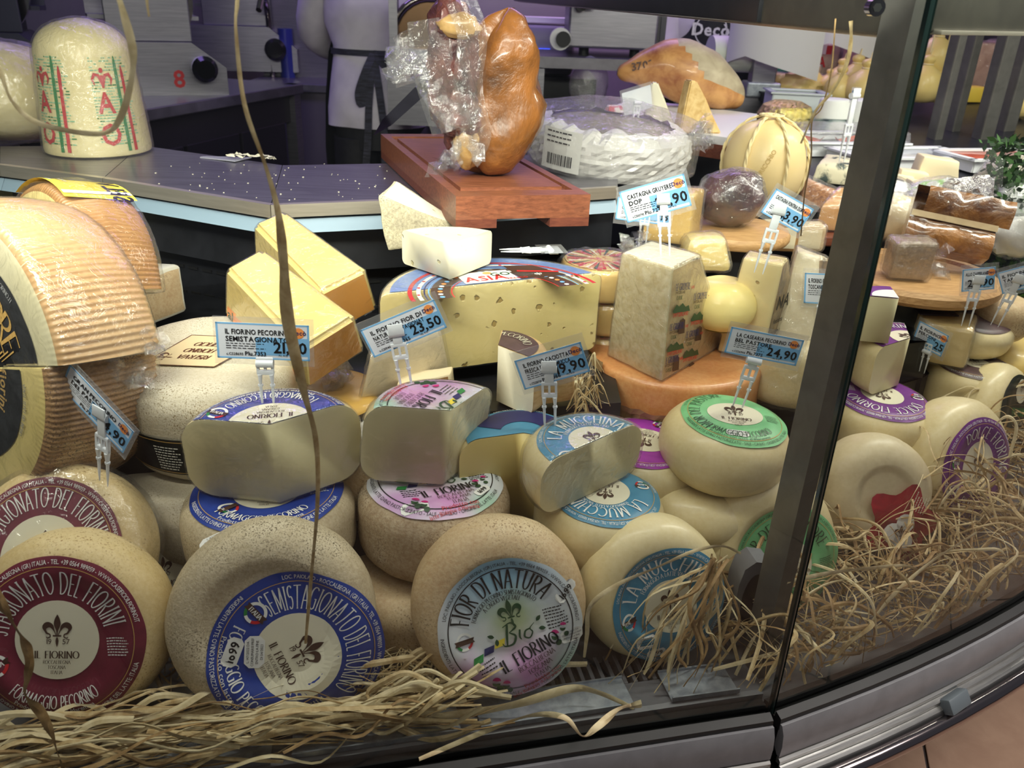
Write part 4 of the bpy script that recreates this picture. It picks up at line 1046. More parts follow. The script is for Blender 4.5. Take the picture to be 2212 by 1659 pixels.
# green stack by the post
cg = PZ(1572, 893, .868)
t, tz, l = wheel('round_cheese', 'round-sided pale wheel lying flat with green label under a fork tag', frame(cg - Vector((0, 0, .096)), (.02, -.04, 1)), .090, .096, .044, M_rpale, dish=.0, bulge=.0, seed=27)
label_on(t, M_lgreen, .073, tz, C_std('FIOR DEL PASTORE', 'FORMAGGIO PECORINO', 'Prodotto con latte di Maremma', 120, .66, .2, 165, .073, FOREST, 100, lambda mb, fn: sticker(mb, fn, -.004, -.052, .03, .012, -3, ['CONSUMARSI PREF', 'ENTRO LA FINE']), .52, .8, badge_at=None), off=(.007, 0), spin=-6)
wheel('round_cheese', 'pale yellow wheel under the green-label wheel', frame(cg - Vector((.02, .01, .096 + .084)), (0, 0, 1)), .094, .083, .040, M_rpale, seed=29)
wheel('round_cheese', 'pale wheel at the very bottom of the green-label stack by the post', frame(cg - Vector((.0, -.005, .266)), (0, 0, 1)), .09, .084, .04, M_rpale, seed=30)
# wheels half hidden between the stacks
t, tz, l = wheel('round_cheese', 'wheel with magenta-purple label glimpsed behind the light-blue-label half', flat_M(1392, 952, .80, .085), .092, .085, .03, M_rpale)
label_on(t, noisy('label_magenta', (150, 50, 160), (176, 66, 182), 30, .4, bstr=.02), .076, tz, C_std('', '', '', 120, .6, .2, 90, .076, WHITE, 80, None, .5, .9, badge_at=(260, .75)), spin=160)
wheel('round_cheese', 'pale wheel holding up the purple-label wheel', flat_M(1392, 952, .714, .11), .09, .11, .03, M_rpale)
t, tz, l = wheel('cheese_wedge', 'cut wheel with light blue and dark label behind the light-blue-label half', flat_M(1130, 936, .862, .13), .086, .13, .028, M_rpale, sector=(-15, 200), mpaste=M_pastey)
label_on(t, M_llight, .075, tz, lambda mb, fn: (disc(mb, .062, NAVY, fn, .0004, r0=.03, a0=20, a1=170, n=40), ink_arc(mb, 'con latte di Maremma', .064, 95, .006, WHITE, 'regular', fn=fn, z=.0008)), sector=(-15, 200))
pp = PZ(1215, 905, .80)
hexa('cheese_slice', 'pale slice with brown rind standing behind the fork of the light-blue half', [pp + Vector(v) for v in ((-.028, 0, 0), (.03, -.004, 0), (.03, .03, 0), (-.028, .03, 0))], [pp + Vector(v) for v in ((-.026, .008, .055), (.03, .004, .06), (.03, .03, .06), (-.026, .03, .055))], [M_paste, M_rtan], (0, 0, 0, 1, 0, 0))
t, tz, l = wheel('round_cheese', 'wheel with white oval label behind the flowery-label stack', flat_M(792, 905, .845, .145), .096, .145, .045, M_rtan)
label_on(t, PAL[WHITE], .082, tz, lambda mb, fn: (disc(mb, .068, BLACK, fn, .0004, r0=.067, n=60, rings=1), ink_arc(mb, 'FORMAGGIO PECORINO', .066, 200, .007, BLACK, 'serif', fn=fn, z=.0006), fine(mb, fn, -.05, .02, .06, .04, 6, BLACK, 10)))
n = Vector((.55, -.80, .25)); t, tz, l = wheel('round_cheese', 'small wheel with dark navy label wedged between the two middle stacks', stand_M(752, 1190, .69, n, .05), .062, .05, .02, M_rtan)
label_on(t, mat('label_navy', (24, 28, 44), .4), .056, tz, lambda mb, fn: (disc(mb, .05, GREY, fn, .0004, r0=.0492, n=48, rings=1), disc(mb, .003, WHITE, fn, .0006, cx=.03, cy=-.02, n=10, rings=1), ink_arc(mb, 'IL FIORINO', .034, 60, .008, WHITE, 'serif', fn=fn, z=.0006)))
# maroon pieces on the left
n = Vector((.0, -.80, .60)); t, tz, l = wheel('cheese_wedge', 'film-wrapped half wheel with maroon label leaning behind the maroon front wheel', stand_M(138, 1196, .762, n, .075), .106, .075, .024, M_rmar, sector=(-28, 200), mpaste=M_pastey)
label_on(t, M_lmaroon, .091, tz, C_std('STAGIONATO DEL FIORINI', '', '', 140, .62, .24, 95, .091, WHITE, 70, None, .52, 1.0, badge_at=None), off=(-.004, -.004), sector=(-28, 200))
o = [c for c in t.children if c.name.startswith('rind')][0]
hull_film('plastic_wrap', [v.co for v in o.data.vertices], M_film, t, .003, .006, 35, seed=8)
n = Vector((.62, -.68, .40)); t, tz, l = wheel('round_cheese', 'small wheel with maroon label peeking out right of the maroon front wheel', stand_M(335, 1232, .685, n, .06), .078, .06, .026, M_rmar)
label_on(t, M_lmaroon, .066, tz, C_std('', '', '', 120, .6, .2, 90, .066, WHITE, 80, None, .5, 1.0, badge_at=None))

# ================================================================== third row left: banded wheel on a big wheel
c9 = PZ(448, 742, .945)
wheel('round_cheese', 'broad white-rinded wheel lying under the black-banded wheel', frame(Vector((c9.x + .004, c9.y - .02, .695)), (0, -.04, 1)), .142, .098, .030, M_rwhite, lump=.003, seed=31)
wheel('round_cheese', 'hidden wheel at the bottom of the black-banded stack', frame(Vector((c9.x + .004, c9.y - .01, DZ - .01)), (0, 0, 1)), .13, .1, .03, M_rwhite)
t, tz, l = wheel('round_cheese', 'tall white-rinded wheel with a black gold-edged paper band and a burnt-in mark on top', frame(Vector((c9.x, c9.y, .797)), (.0, -.09, 1)), .124, .146, .030, M_rwhite, taper=.012, lump=.0022, seed=33)
mb = MB()
def band(mb, z0, z1, mi, dr, a0=195, a1=372, n=60):
    vs = []
    for i in range(n + 1):
        a = R_(a0 + (a1 - a0) * i / n)
        for z in (z0, (z0 + z1) / 2, z1):
            tt = (z - .03) / .086; rr = .124 - .012 * (1 - max(0, min(1, tt))) + dr + .0016
            if z < .03: rr = .112 - .03 + math.sqrt(max(0, .03 ** 2 - (.03 - z) ** 2)) + dr + .0016
            vs.append((rr * math.cos(a), rr * math.sin(a), z))
    mb.add(vs, [(3 * i + j, 3 * i + 3 + j, 3 * i + 4 + j, 3 * i + 1 + j) for i in range(n) for j in (0, 1)], mi)
band(mb, .024, .082, 0, .0004); bd_ = mb.build('paper_band', M_lblack, t)
mb = MB(); band(mb, .0265, .0275, GOLD, .0009); band(mb, .0775, .0787, GOLD, .0009)
def onband(X, Y, z):
    a = R_(262) + X / .123; tt = (.052 + Y - .03) / .086; rr = .124 - .012 * (1 - tt) + .0028 + z
    return (rr * math.cos(a), rr * math.sin(a), .052 + Y)
fine(mb, onband, -.02, .016, .036, .036, 9, WHITE)
def onband2(X, Y, z): return onband(X + .094, Y, z)
badge(mb, onband2, 0, -.002, .012, 0); ink_flat(mb, 'ITALIA', 0, .014, .005, WHITE, 'serif', 'c', fn=onband2)
mb.build('lettering', PAL, bd_, smooth=False)
mb = MB(); fz = lambda X, Y, z: (X * 1.0, Y, .146 + .0022 + z)
q = [(-.062, -.050), (.030, -.050), (.072, .034), (-.028, .034)]
mb.add([fz(a, b, 0) for a, b in q], [(0, 1, 2, 3)], 0)
for (a, b), (c, d) in zip(q, q[1:] + q[:1]): vstroke(mb, [(a, b), (c, d)], [.0016, .0016], 1, fz, .0002)
fz2 = lambda X, Y, z: fz(X + Y * .45, Y, z)
lily(mb, .016, 1, fz2, .0003, -.030, -.030, 90)
for i, s in enumerate(('CASEIFICIO', 'IL FIORINO', 'RISERVA')): ink_flat(mb, s, .008 + .0 * i, .014 - .018 * i, .010, 1, 'serif', 'c', fn=fz2, z=.0003, wt=1.8, rot=180)
mb.build('burnt_mark', [mat('brand_panel', (212, 192, 150), .7), mat('brand_burn', (92, 52, 30), .8)], t, smooth=False)
# amber wheel and two waxed wedges behind it
wheel('round_cheese', 'smooth amber-yellow wheel lying behind the price tag of the blue-label piece', flat_M(700, 838, .86, .10), .085, .10, .02, paste('amber_skin', (206, 160, 74), (220, 178, 92), coat=.4), seed=35)
def leaning(label, a, b, wd, ht, texts, upv=(.1, -.5, .85), tw=0):
    a, b = Vector(a), Vector(b); x = (b - a).normalized(); L = (b - a).length; z = Vector(upv); z = (z - x * z.dot(x)).normalized(); y = z.cross(x)
    M = Matrix.Identity(4)
    for i in range(3): M[i][0], M[i][1], M[i][2], M[i][3] = x[i], y[i], z[i], a[i]
    t = thing('waxed_cheese_wedge', label, 'cheese', M); mb = MB(); h = ht
    vs = [(0, -wd / 2, 0), (L, -wd / 2, 0), (L, wd / 2, 0), (0, wd / 2, 0), (0, -wd * .28, h), (L, -wd * .42, h), (L, wd * .42, h), (0, wd * .28, h)]
    bm = bmesh.new(); bv = [bm.verts.new(v) for v in vs]
    for q, mi in zip([(3, 2, 1, 0), (4, 5, 6, 7), (0, 1, 5, 4), (1, 2, 6, 5), (2, 3, 7, 6), (3, 0, 4, 7)], (1, 0, 0, 1, 0, 1)):
        bm.faces.new([bv[i] for i in q]).material_index = mi
    bmesh.ops.bevel(bm, geom=bm.edges[:], offset=.006, segments=3, affect='EDGES')
    me = bpy.data.meshes.new('body'); bm.to_mesh(me); bm.free(); me.materials.append(paste('paste_butter', (208, 184, 108), (220, 200, 132), coat=.4)); me.materials.append(mat('wax_orange', (206, 144, 56), .35, coat=.3))
    me.polygons.foreach_set('use_smooth', [True] * len(me.polygons)); me.set_sharp_from_angle(angle=R_(40))
    o = bpy.data.objects.new('body', me); COL.objects.link(o); o.parent = t
    mb = MB(); f = lambda X, Y, z: (X, -wd / 2 + (wd * .22) * (Y / h) * (1 - X / L) + (wd * .08) * (Y / h) * (X / L) - .0012 - z, Y)
    mb.add([f(X, Y, 0) for X, Y in ((.01, .002), (L - .008, .002), (L - .008, h * .26), (.01, h * .26))], [(0, 1, 2, 3)], ORANGE)
    for s, X in texts: ink_flat(mb, s, X, h * .04, h * .18, FOREST, 'bold', 'l', fn=lambda X_, Y, z: f(X_, Y, .0005))
    mb.build('wax_print', PAL, t, smooth=False); wrap_of(t, o, M_film, .001, .0012, 30); return t
leaning('orange-edged butter-yellow wedge leaning in front of its twin, left of the centre half wheel', P(548, 640, 1.20), P(728, 800, 1.12), .10, .075, (('al', .012), ('emmi', .13)))
leaning('butter-yellow wedge leaning at the back against the dark panel', P(605, 560, 1.31), P(762, 700, 1.20), .09, .08, (('al', .02), ('B', .1)))

# ================================================================== left edge: ribbed half wheels
def pit_ribs(o, R, axis_amp=.0012, k=26):
    for v in o.data.vertices:
        r = math.hypot(v.co.x, v.co.y)
        if r > R * .93: v.co.x *= 1 + .006 * math.sin(v.co.z * 520); v.co.y *= 1 + .006 * math.sin(v.co.z * 520)
def ribbed_half(label, M, R, H, up, rindm, pastem, black=True):
    t = thing('half_cheese', label, 'cheese', M); mb = MB(); e = .010
    pr = [(0, 0), (R * .5, 0), (R - e, 0), (R - .003, e * .4), (R, e)]
    for i in range(1, 8): pr.append((R + .006 * math.sin(PI * i / 8), e + (H - 2 * e) * i / 8))
    pr += [(R, H - e), (R - .003, H - e * .4), (R - e, H), (R * .8, H), (R * .5, H), (0, H)]
    def rib(v, a):
        r = math.hypot(v.x, v.y)
        if r < R - e * .5: return v
        k = 1 + (.0013 * math.sin(a * 150 + v.z * 25) + .0008 * ns(v, 40, R)) / r; return Vector((v.x * k, v.y * k, v.z))
    mb.revolve(pr, 450, R_(0 if up else 180), R_(180 if up else 360), 0, 1, fn=rib)
    o = mb.build('rind', [rindm, pastem], t, angle=50)
    for p in o.data.polygons:      # flat faces show the cheese, not the rind
        if abs(p.normal.z) > .9: p.material_index = 1
    return t, o
n4 = Vector((-.50, -.82, .16)); q4 = PZ(-46, 786, .955)
t, o = ribbed_half('big half wheel with ribbed straw rind and black label leaning on the left edge', frame(q4 - n4.normalized() * .12, n4), .188, .125, True, M_rib, M_paste)
tz4 = lambda r: .125
def c4(mb, fn):
    for s, a in (('T', 56), ('O', 41), ('R', 27), ('E', 15)): ink_arc(mb, s, .078, a, .036, GOLD, 'serif', fn=fn, z=.0006, wt=1.1)
    ink_arc(mb, 'WWW.CASEIFICIOILFIORINO.IT', .129, 52, .006, GREY, 'serif', fn=fn, z=.0006, wt=1.4, track=.12)
    for k in range(5): vstroke(mb, [(.02 + .012 * k, .004), (.05 + .012 * k, .016)], [.001, .002], GOLD, fn, .0006)
label_on(t, M_lblack, .140, tz4, c4, sector=(1, 179))
tuft(t, (.180, .012, .02), .016, 8, seed=4, dirn=(1, .1, -.3), length=.02)
hull_film('plastic_wrap', [v.co for v in o.data.vertices if v.co.x > 0], M_film, t, .001, .0015, 25, seed=9)
q7 = PZ(-46, 790, .952)
t, o = ribbed_half('half wheel with black label and mottled rind below the ribbed half wheel', frame(q7 - n4.normalized() * .13, n4), .165, .14, False, rind('rind_mottled', (112, 78, 46), (168, 124, 76), (206, 166, 112), 60, .6, .5, .8, (70, 50, 32), coat=.3), M_pastey)
def c7(mb, fn):
    ink_arc(mb, 'ORIGINE DEL LATTE: ITALIA', .121, 335, .005, GREY, 'serif', True, fn=fn, z=.0006, wt=1.4); ink_arc(mb, 'fiorini', .07, 340, .014, GOLD, 'bold', fn=fn, z=.0006)
label_on(t, M_lblack, .112, lambda r: .14, c7, sector=(181, 359))
mb = MB(); mb.box((.03, .003, .098), (.09, .004, .08)); 
for k in range(5): mb.box((.012 + .008 * k, .0055, .098 + .002 * k), (.003, .001, .06 - .004 * k), 1)
mb.build('label_flap', [M_lblack, PAL[GOLD]], t, smooth=False)
hull_film('plastic_wrap', [v.co for v in o.data.vertices if v.co.x > 0], M_film, t, .002, .004, 30, seed=10)
tuft(t, (.16, -.03, .06), .02, 9, seed=7, dirn=(.6, .5, -.3), length=.03)
n5 = Vector((-.62, -.72, .2)); q5 = PZ(70, 742, .95) + Vector((0, .13, .02))
t, o = ribbed_half('brown ribbed half wheel with a yellow label, behind the big left half wheel', frame(q5 - n5.normalized() * .05, n5), .152, .10, True, M_ribbr, M_pastey)
def on5(X, Y, z):     # X along the rim, Y across it
    a = R_(92) - X / .152; rr = .152 + .008 + z; return (rr * math.cos(a), rr * math.sin(a), .05 + Y)
mb = MB(); nn = 14
mb.add([on5(-.05 + .16 * i / nn, y, 0) for i in range(nn + 1) for y in (-.048, .0, .048)], [(3 * i + j, 3 * i + 3 + j, 3 * i + 4 + j, 3 * i + 1 + j) for i in range(nn) for j in (0, 1)], YELLOW)
ink_flat(mb, 'SELVATICO', .03, -.016, .026, BLACK, 'bold', 'c', .8, rot=180, fn=lambda X, Y, z: on5(X, Y, .0008)); fine(mb, lambda X, Y, z: on5(X, Y, .0008), -.03, .04, .1, .016, 2, WHITE)
vstroke(mb, [(.094, -.046), (.098, .046)], [.008, .008], WHITE, lambda X, Y, z: on5(X, Y, .0008)); vstroke(mb, [(-.04, -.03), (.0, -.034), (.05, -.028), (.09, -.034)], [.001, .002, .001, .002], GREEN, lambda X, Y, z: on5(X, Y, .0008))
mb.build('label', PAL, t, smooth=False); hull_film('plastic_wrap', [v.co for v in o.data.vertices if v.co.x > -.05], M_film, t, .003, .004, 30, seed=12)
q6 = PZ(275, 722, .87)
hexa('cheese_block', 'grey-white block of cheese beside the brown ribbed half wheel', [q6 + Vector(v) for v in ((-.05, -.03, 0), (.012, .02, 0), (.055, .11, 0), (-.06, .12, 0))], [q6 + Vector(v) for v in ((-.05, -.03, .085), (.012, .03, .082), (.055, .11, .085), (-.06, .12, .085))], [paste('paste_pale', (214, 208, 186), (226, 222, 204)), M_rtan], (0, 0, 1, 1, 0, 0), .006)
# plastic tub at the left
q3 = PZ(60, 500, .93)
t = thing('plastic_tub', 'pale olive plastic tub standing behind the left half wheels', 'tub', Vector((q3.x, q3.y, .86))); mb = MB()
mb.revolve([(0, 0), (.085, 0), (.105, .135), (.109, .136), (.110, .142), (.106, .144), (.101, .14), (.083, .006), (0, .006)], 48); mb.build('body', noisy('tub_plastic', (176, 170, 132), (186, 180, 142), 30, .4, bstr=.01), t)

# ================================================================== centre: big half wheel with eyes, and pieces on it
a_, b_ = PZ(826, 636, 1.002), PZ(1293, 590, 1.002); ax = (b_ - a_).normalized(); nb = Vector((-ax.y, ax.x, 0)); hc = (b_ - a_).length / 2; off_c = .045; RA = math.hypot(hc, off_c)
ctr_ = (a_ + b_) / 2 - nb * off_c; HA = .125
MA = Matrix.Translation((ctr_.x, ctr_.y, 1.002 - HA)) @ Matrix.Rotation(math.atan2(ax.y, ax.x), 4, 'Z')
t, tz, l = wheel('half_cheese', 'large wheel segment with many eyes and a mosaic-patterned label, cut face to the glass', MA, RA + .004, HA, .012, M_rpale, mpaste=M_pastea, lump=.001, seed=40)
asi = t; o = [c for c in t.children if c.name.startswith('body')][0]; bisect(o, [((0, off_c, 0), (0, -1, 0))])
mb = MB(); fa = lambda X, Y, z: (X, Y, HA + .0012 + z)
disc(mb, RA - .010, 0, fa, 0, n=96, rings=8); lo = mb.build('label', mat('label_mosaic_blue', (110, 140, 196), .4), t); bisect(lo, [((0, off_c + .002, 0), (0, -1, 0))], None)
mb = MB()
for k, (r0, r1, c_) in enumerate(((.140, .134, RED), (.128, .122, WHITE), (.118, .116, NAVY), (.108, .082, BROWN), (.080, .078, RED), (.112, .110, SKY))): disc(mb, r0, c_, fa, .0004, r0=r1, a0=0, a1=180, n=60, rings=1)
for k in range(26):
    a = R_(4 + k * 6.9); disc(mb, .004, (WHITE, SKY, ORANGE)[k % 3], fa, .0007, cx=.095 * math.cos(a), cy=.095 * math.sin(a), n=6, rings=1); disc(mb, .0028, (RED, WHITE)[k % 2], fa, .0007, cx=.1255 * math.cos(a), cy=.1255 * math.sin(a), n=6, rings=1)
mb.add([fa(x, y, .0009) for x, y in ((-.045, off_c + .003), (.040, off_c + .003), (.035, off_c + .05), (-.045, off_c + .05))], [(0, 1, 2, 3)], WHITE)
disc(mb, .007, ORANGE, fa, .0012, cx=.002, cy=off_c + .042, n=18, rings=1, ry=.006)
ink_flat(mb, 'ASIA', -.042, off_c + .010, .020, RED, 'bold', 'l', fn=fa, z=.0012); ink_flat(mb, 'GO', .004, off_c + .026, .014, FOREST, 'bold', 'l', fn=fa, z=.0012); ink_flat(mb, 'FRESCO', .022, off_c + .006, .006, RED, 'bold', 'l', fn=fa, z=.0012); fine(mb, fa, .010, off_c + .034, .022, .016, 5, GREY)
mb.add([fa(x, y, .0008) for x, y in ((.042, off_c + .003), (.115, off_c + .003), (.085, off_c + .06), (.04, off_c + .07))], [(0, 1, 2, 3)], BROWN); vstroke(mb, [(.05, off_c + .04), (.11, off_c + .02)], [.006, .006], RED, fa, .001); lily(mb, .008, WHITE, fa, .0012, .075, off_c + .016)
mb.build('mosaic_print', PAL, lo, smooth=False)
hull_film('plastic_wrap', [v.co for v in o.data.vertices], M_film, t, .0015, .001, 20, seed=14)
ap = PZ(972, 604, 1.004 + .003)
t, tz, l = wheel('cheese_wedge', 'small white wedge with eyes lying on the mosaic-labelled half wheel', frame(ap, (0, 0, 1)), .105, .052, .008, M_pastew, sector=(58, 138), mpaste=M_pastew, lump=.001)
q = PZ(905, 545, 1.006)
mp_ = rind('rind_ashen', (120, 110, 92), (196, 186, 152), (228, 220, 190), 70, .5, .6, 1.0, (60, 56, 48))
hexa('cheese_wedge', 'broken-topped white wedge with speckled grey rind standing under the wooden board', [q + Vector(v) for v in ((-.052, .0, 0), (.05, .03, 0), (.055, .06, 0), (-.04, .075, 0))], [q + Vector(v) for v in ((-.064, .0, .088), (.055, .03, .035), (.06, .06, .036), (-.045, .075, .1))], [mp_, M_pastew], (1, 1, 0, 1, 1, 0), .006, jit=.004)

# pieces in front of the segment
t, o, b_ = hexa('cheese_wedge', 'film-wrapped cream wedge with crumpled film on its left end', [PZ(778, 866, .855), PZ(975, 824, .855), PZ(975, 824, .855) + Vector((0, .04, 0)), PZ(778, 866, .855) + Vector((0, .09, 0))], [PZ(800, 764, .93), PZ(948, 716, .945), PZ(948, 716, .945) + Vector((0, .035, 0)), PZ(800, 764, .93) + Vector((0, .035, 0))], [paste('paste_ivory', (232, 214, 174), (240, 226, 192)), M_rtan], (0, 0, 0, 0, 1, 0), .006)
wrap_of(t, o, M_film2, .002, .005, 40, seed=16)
tuft(t, (-.085, -.02, .02), .03, 10, seed=9, dirn=(-.6, -.3, .3), length=.03)
pp = PZ(905, 856, .857)
hexa('cheese_slice', 'ivory slice with brown crust in front of the film-wrapped cream wedge', [pp + Vector(v) for v in ((-.03, -.01, 0), (.048, .0, 0), (.05, .03, 0), (-.03, .03, 0))], [pp + Vector(v) for v in ((-.03, -.01, .022), (.044, .0, .036), (.046, .03, .036), (-.03, .03, .022))], [MATS['paste_ivory'], rind('crust_brown', (130, 90, 50), (160, 116, 68), (184, 140, 90), 60, .4)], (0, 0, 1, 0, 0, 1), .003)
c1_, c2_ = PZ(1000, 832, .857), PZ(1150, 902, .857); mid = (c1_ + c2_) / 2; aa = math.degrees(math.atan2(c2_.y - c1_.y, c2_.x - c1_.x)); rr = (c2_ - c1_).length / 2
t, tz, l = wheel('half_cheese', 'white half wheel with basket-pattern rind behind the dark blue price tag', frame(mid, (0, 0, 1)), rr, .085, .014, noisy('rind_basket', (196, 160, 104), (222, 192, 140), 60, .5, bstr=.5, stretch=(1, 1, 3)), sector=(aa, aa + 130), mpaste=paste('paste_milk', (238, 228, 198), (244, 236, 212), coat=.2), lump=.001)
label_on(t, M_lbrown, rr * .8, tz, lambda mb, fn: (ink_arc(mb, 'PECORINO', rr * .5, aa + 90, .012, CREAM, 'serif', fn=fn, z=.0006)), sector=(aa + 2, aa + 128))

hexa('cheese_slice', 'basket-rinded slice of the white half wheel, right behind the dark blue tag', [PZ(x, y, .857) for x, y in ((1160, 880), (1244, 868))] + [PZ(1244, 868, .857) + Vector((0, .04, 0)), PZ(1160, 880, .857) + Vector((0, .04, 0))], [PZ(x, y, .945) for x, y in ((1162, 778), (1240, 770))] + [PZ(1240, 770, .945) + Vector((0, .03, 0)), PZ(1162, 778, .945) + Vector((0, .03, 0))], [MATS['rind_basket']], bev=.01)
# ================================================================== right of centre: tall wedge on a paper-wrapped wheel
zt_, zb_ = 1.045, .862
G = {k: PZ(x, y, z) for k, (x, y, z) in dict(TL=(1341, 546, zt_), TF=(1452, 580, zt_), TR=(1513, 550, zt_), BL=(1312, 768, zb_), BF=(1428, 826, zb_), BR=(1566, 742, zb_)).items()}
TB = G['TL'] + G['TR'] - G['TF']; BB = G['BL'] + G['BR'] - G['BF']
cw = (G['BL'] + G['BF'] + G['BR'] + BB) / 4
t, tz, l = wheel('round_cheese', 'orange-rinded wheel in printed brown paper under the tall wedge', frame(Vector((cw.x + .012, cw.y + .0, .775)), (0, 0, 1)), .142, .086, .012, rind('rind_orange', (196, 120, 66), (214, 148, 90), (228, 176, 120), 40, .3, .4, coat=.4), lump=.001)
mb = MB(); vs = []; nn = 40
for i in range(nn + 1):
    a = R_(186 + 120 * i / nn); k = .5 + .5 * ns((i * .4, 2, 0), 1)
    for j, z in enumerate((-.004, .03, .052 + .03 * k if i < 12 else .02 + .02 * k, .09 if i < 9 else .03 + .02 * k)):
        r = .1445 + .005 * ns((i * .6, j * .7, 3), 1) + .003 * j * (1 if i > 8 else 0); vs.append((r * math.cos(a), r * math.sin(a), z))
mb.add(vs, [(4 * i + j, 4 * i + 4 + j, 4 * i + 5 + j, 4 * i + 1 + j) for i in range(nn) for j in range(3)], 0)
pw = mb.build('brown_paper', noisy('kraft_paper', (160, 126, 84), (186, 152, 106), 20, .7, bstr=.3), t, smooth=False)
mb = MB()
for k in range(6):
    a = R_(192 + 20 * k); 
    def fk(X, Y, z): r = .153; aa_ = a + X / r; return (r * math.cos(aa_), r * math.sin(aa_), .02 + Y + (.03 if k < 2 else -.005))
    lily(mb, .011, BROWN, fk, 0, 0, 0, 70 + 30 * k)
mb.build('paper_print', PAL, pw, smooth=False)
M_gru = noisy('paste_speckled', (206, 186, 138), (232, 220, 184), 90, .35, bstr=.5, coat=.5)
M_grur = noisy('rind_printed', (186, 156, 104), (204, 178, 126), 40, .4, bstr=.1, coat=.5)
t, o, base = hexa('cheese_wedge', 'tall pyramid-like wedge with brown printed rind under a fork tag', [G['BL'], G['BF'], G['BR'], BB], [G['TL'], G['TF'], G['TR'], TB], [M_gru, M_grur, paste('paste_top', (240, 232, 200), (246, 240, 214), coat=.1)], (0, 2, 0, 1, 1, 0), .004, sub=4)
# printed rind: repeated mark on the right-hand face
e0 = (G['BR'] - G['BF']); up = ((G['TF'] + G['TR']) / 2 - (G['BF'] + G['BR']) / 2).normalized(); xh = e0.normalized(); nf = xh.cross(up).normalized()
mb = MB(); org = G['BF'] - base + nf * .0022
Lr = e0.length; Hr = (G['TF'] - G['BF']).length
def fr(X, Y, z): return org + xh * X + (G['TF'] - G['BF']).normalized() * Y + nf * z
def inside(X, Y): return Y < Hr * .96 and X > .002 and X < Lr * (1 - (Y / Hr) * .42) - .003
for row, col, X0, Y0 in ((0, 0, .012, .128), (1, 0, .006, .066), (1, 1, .072, .098), (2, 0, .060, .038), (2, 1, .0, .012)):
    def put(s, x, y, h, mi, st): 
        g, wd = text_glyphs(s, st, .7, .08, 1.6)
        for vs, fs in g:
            if all(inside(X0 + x + vx * h, Y0 + y + vy * h) for vx, vy in vs): mb.add([fr(X0 + x + vx * h, Y0 + y + vy * h - vx * h * .18, .0006) for vx, vy in vs], fs, mi)
    put('LE GRUYERE', 0, .020, .0105, NAVY, 'serif'); put('SWITZERLAND', 0, .0145, .004, BROWN, 'bold'); put('CLASSIC', .006, .004, .0062, FOREST, 'serif'); put('aop', .048, .012, .006, RED, 'bold'); put('SWITZERLAND', 0, -.022, .0062, RED, 'bold')
    pts = [(-.002, -.012), (.008, -.002), (.016, -.006), (.026, -.001), (.036, -.008), (.046, -.006), (.052, -.016), (.0, -.016)]
    if all(inside(X0 + a, Y0 + b) for a, b in pts): mb.add([fr(X0 + a, Y0 + b - a * .18, .0005) for a, b in pts], [tuple(range(8))], FOREST)
    pts = [(.022, -.052), (.042, -.052), (.040, -.030), (.032, -.026), (.024, -.030)]
    if all(inside(X0 + a, Y0 + b) for a, b in pts): mb.add([fr(X0 + a, Y0 + b - a * .18, .0005) for a, b in pts], [tuple(range(5))], BROWN)
mb.build('rind_print', PAL, t, smooth=False)
wrap_of(t, o, M_film2, .0015, .0018, 60, seed=20); tuft(t, (G['TL'] + (TB - G['TL']) * .5) - base, .02, 8, seed=12, dirn=(-.4, .5, .6), length=.012)
# paler wedge with dark lettered rind
zt_, zb_ = 1.03, .865
T0, T1, T2 = PZ(1606, 556, zt_), PZ(1692, 572, zt_), PZ(1702, 556, zt_); B0_, B1_, B2_ = PZ(1548, 758, zb_), PZ(1642, 782, zb_), PZ(1722, 738, zb_)
M_alp = noisy('rind_alpine', (110, 88, 58), (170, 138, 92), 40, .6, bstr=.4)
t, o, base = hexa('cheese_wedge', 'tall pale wedge with small eyes and dark lettered rind left of the post', [B0_, B1_, B2_, B0_ + B2_ - B1_], [T0, T1, T2, T0 + T2 - T1], [paste('paste_alpine', (232, 210, 150), (240, 224, 176), coat=.4, holes=.14, hscale=40, holec=(190, 160, 100)), M_alp], (0, 0, 0, 1, 1, 1), .004)
xh = (B2_ - B1_).normalized(); uh = (T1 - B1_).normalized(); nf = xh.cross(uh).normalized(); org2 = B1_ - base + nf * .0024; mb = MB()
for s, y, h in (('NA', .09, .022), ('fontina', .065, .008), ('VALLE D AOSTA', .04, .011), ('REGIONE', .02, .008)): ink_flat(mb, s, .008, y, h, BLACK, 'bold', 'l', .8, maxw=.05, fn=lambda X, Y, z: org2 + xh * X + uh * Y)
mb.build('rind_print', PAL, t, smooth=False); wrap_of(t, o, M_film, .0015, .0015, 40, seed=22)
q = PZ(1738, 730, .90)
t, o, base = hexa('cheese_wedge', 'yellow-cream wedge with cracked top behind the pale lettered wedge', [q + Vector(v) for v in ((-.05, .0, 0), (.01, -.03, 0), (.06, .05, 0), (-.02, .09, 0))], [q + Vector(v) for v in ((-.03, .02, .135), (.0, .01, .13), (.03, .045, .12), (-.02, .06, .135))], [MATS['paste_ivory'], M_alp], (0, 0, 0, 1, 1, 0), .005); wrap_of(t, o, M_film2, .002, .004, 40, seed=23)
q = PZ(1712, 885, .80)
t, tz, l = wheel('half_cheese', 'film-wrapped pale half wheel squeezed against the post', frame(q + Vector((.012, .075, -.005)), (0, 0, 1)), .085, .11, .03, M_rpale, sector=(60, 300), mpaste=M_paste)
o = [c for c in t.children if c.name.startswith('rind')][0]; hull_film('plastic_wrap', [v.co for v in o.data.vertices], M_film2, t, .003, .008, 35, seed=24)
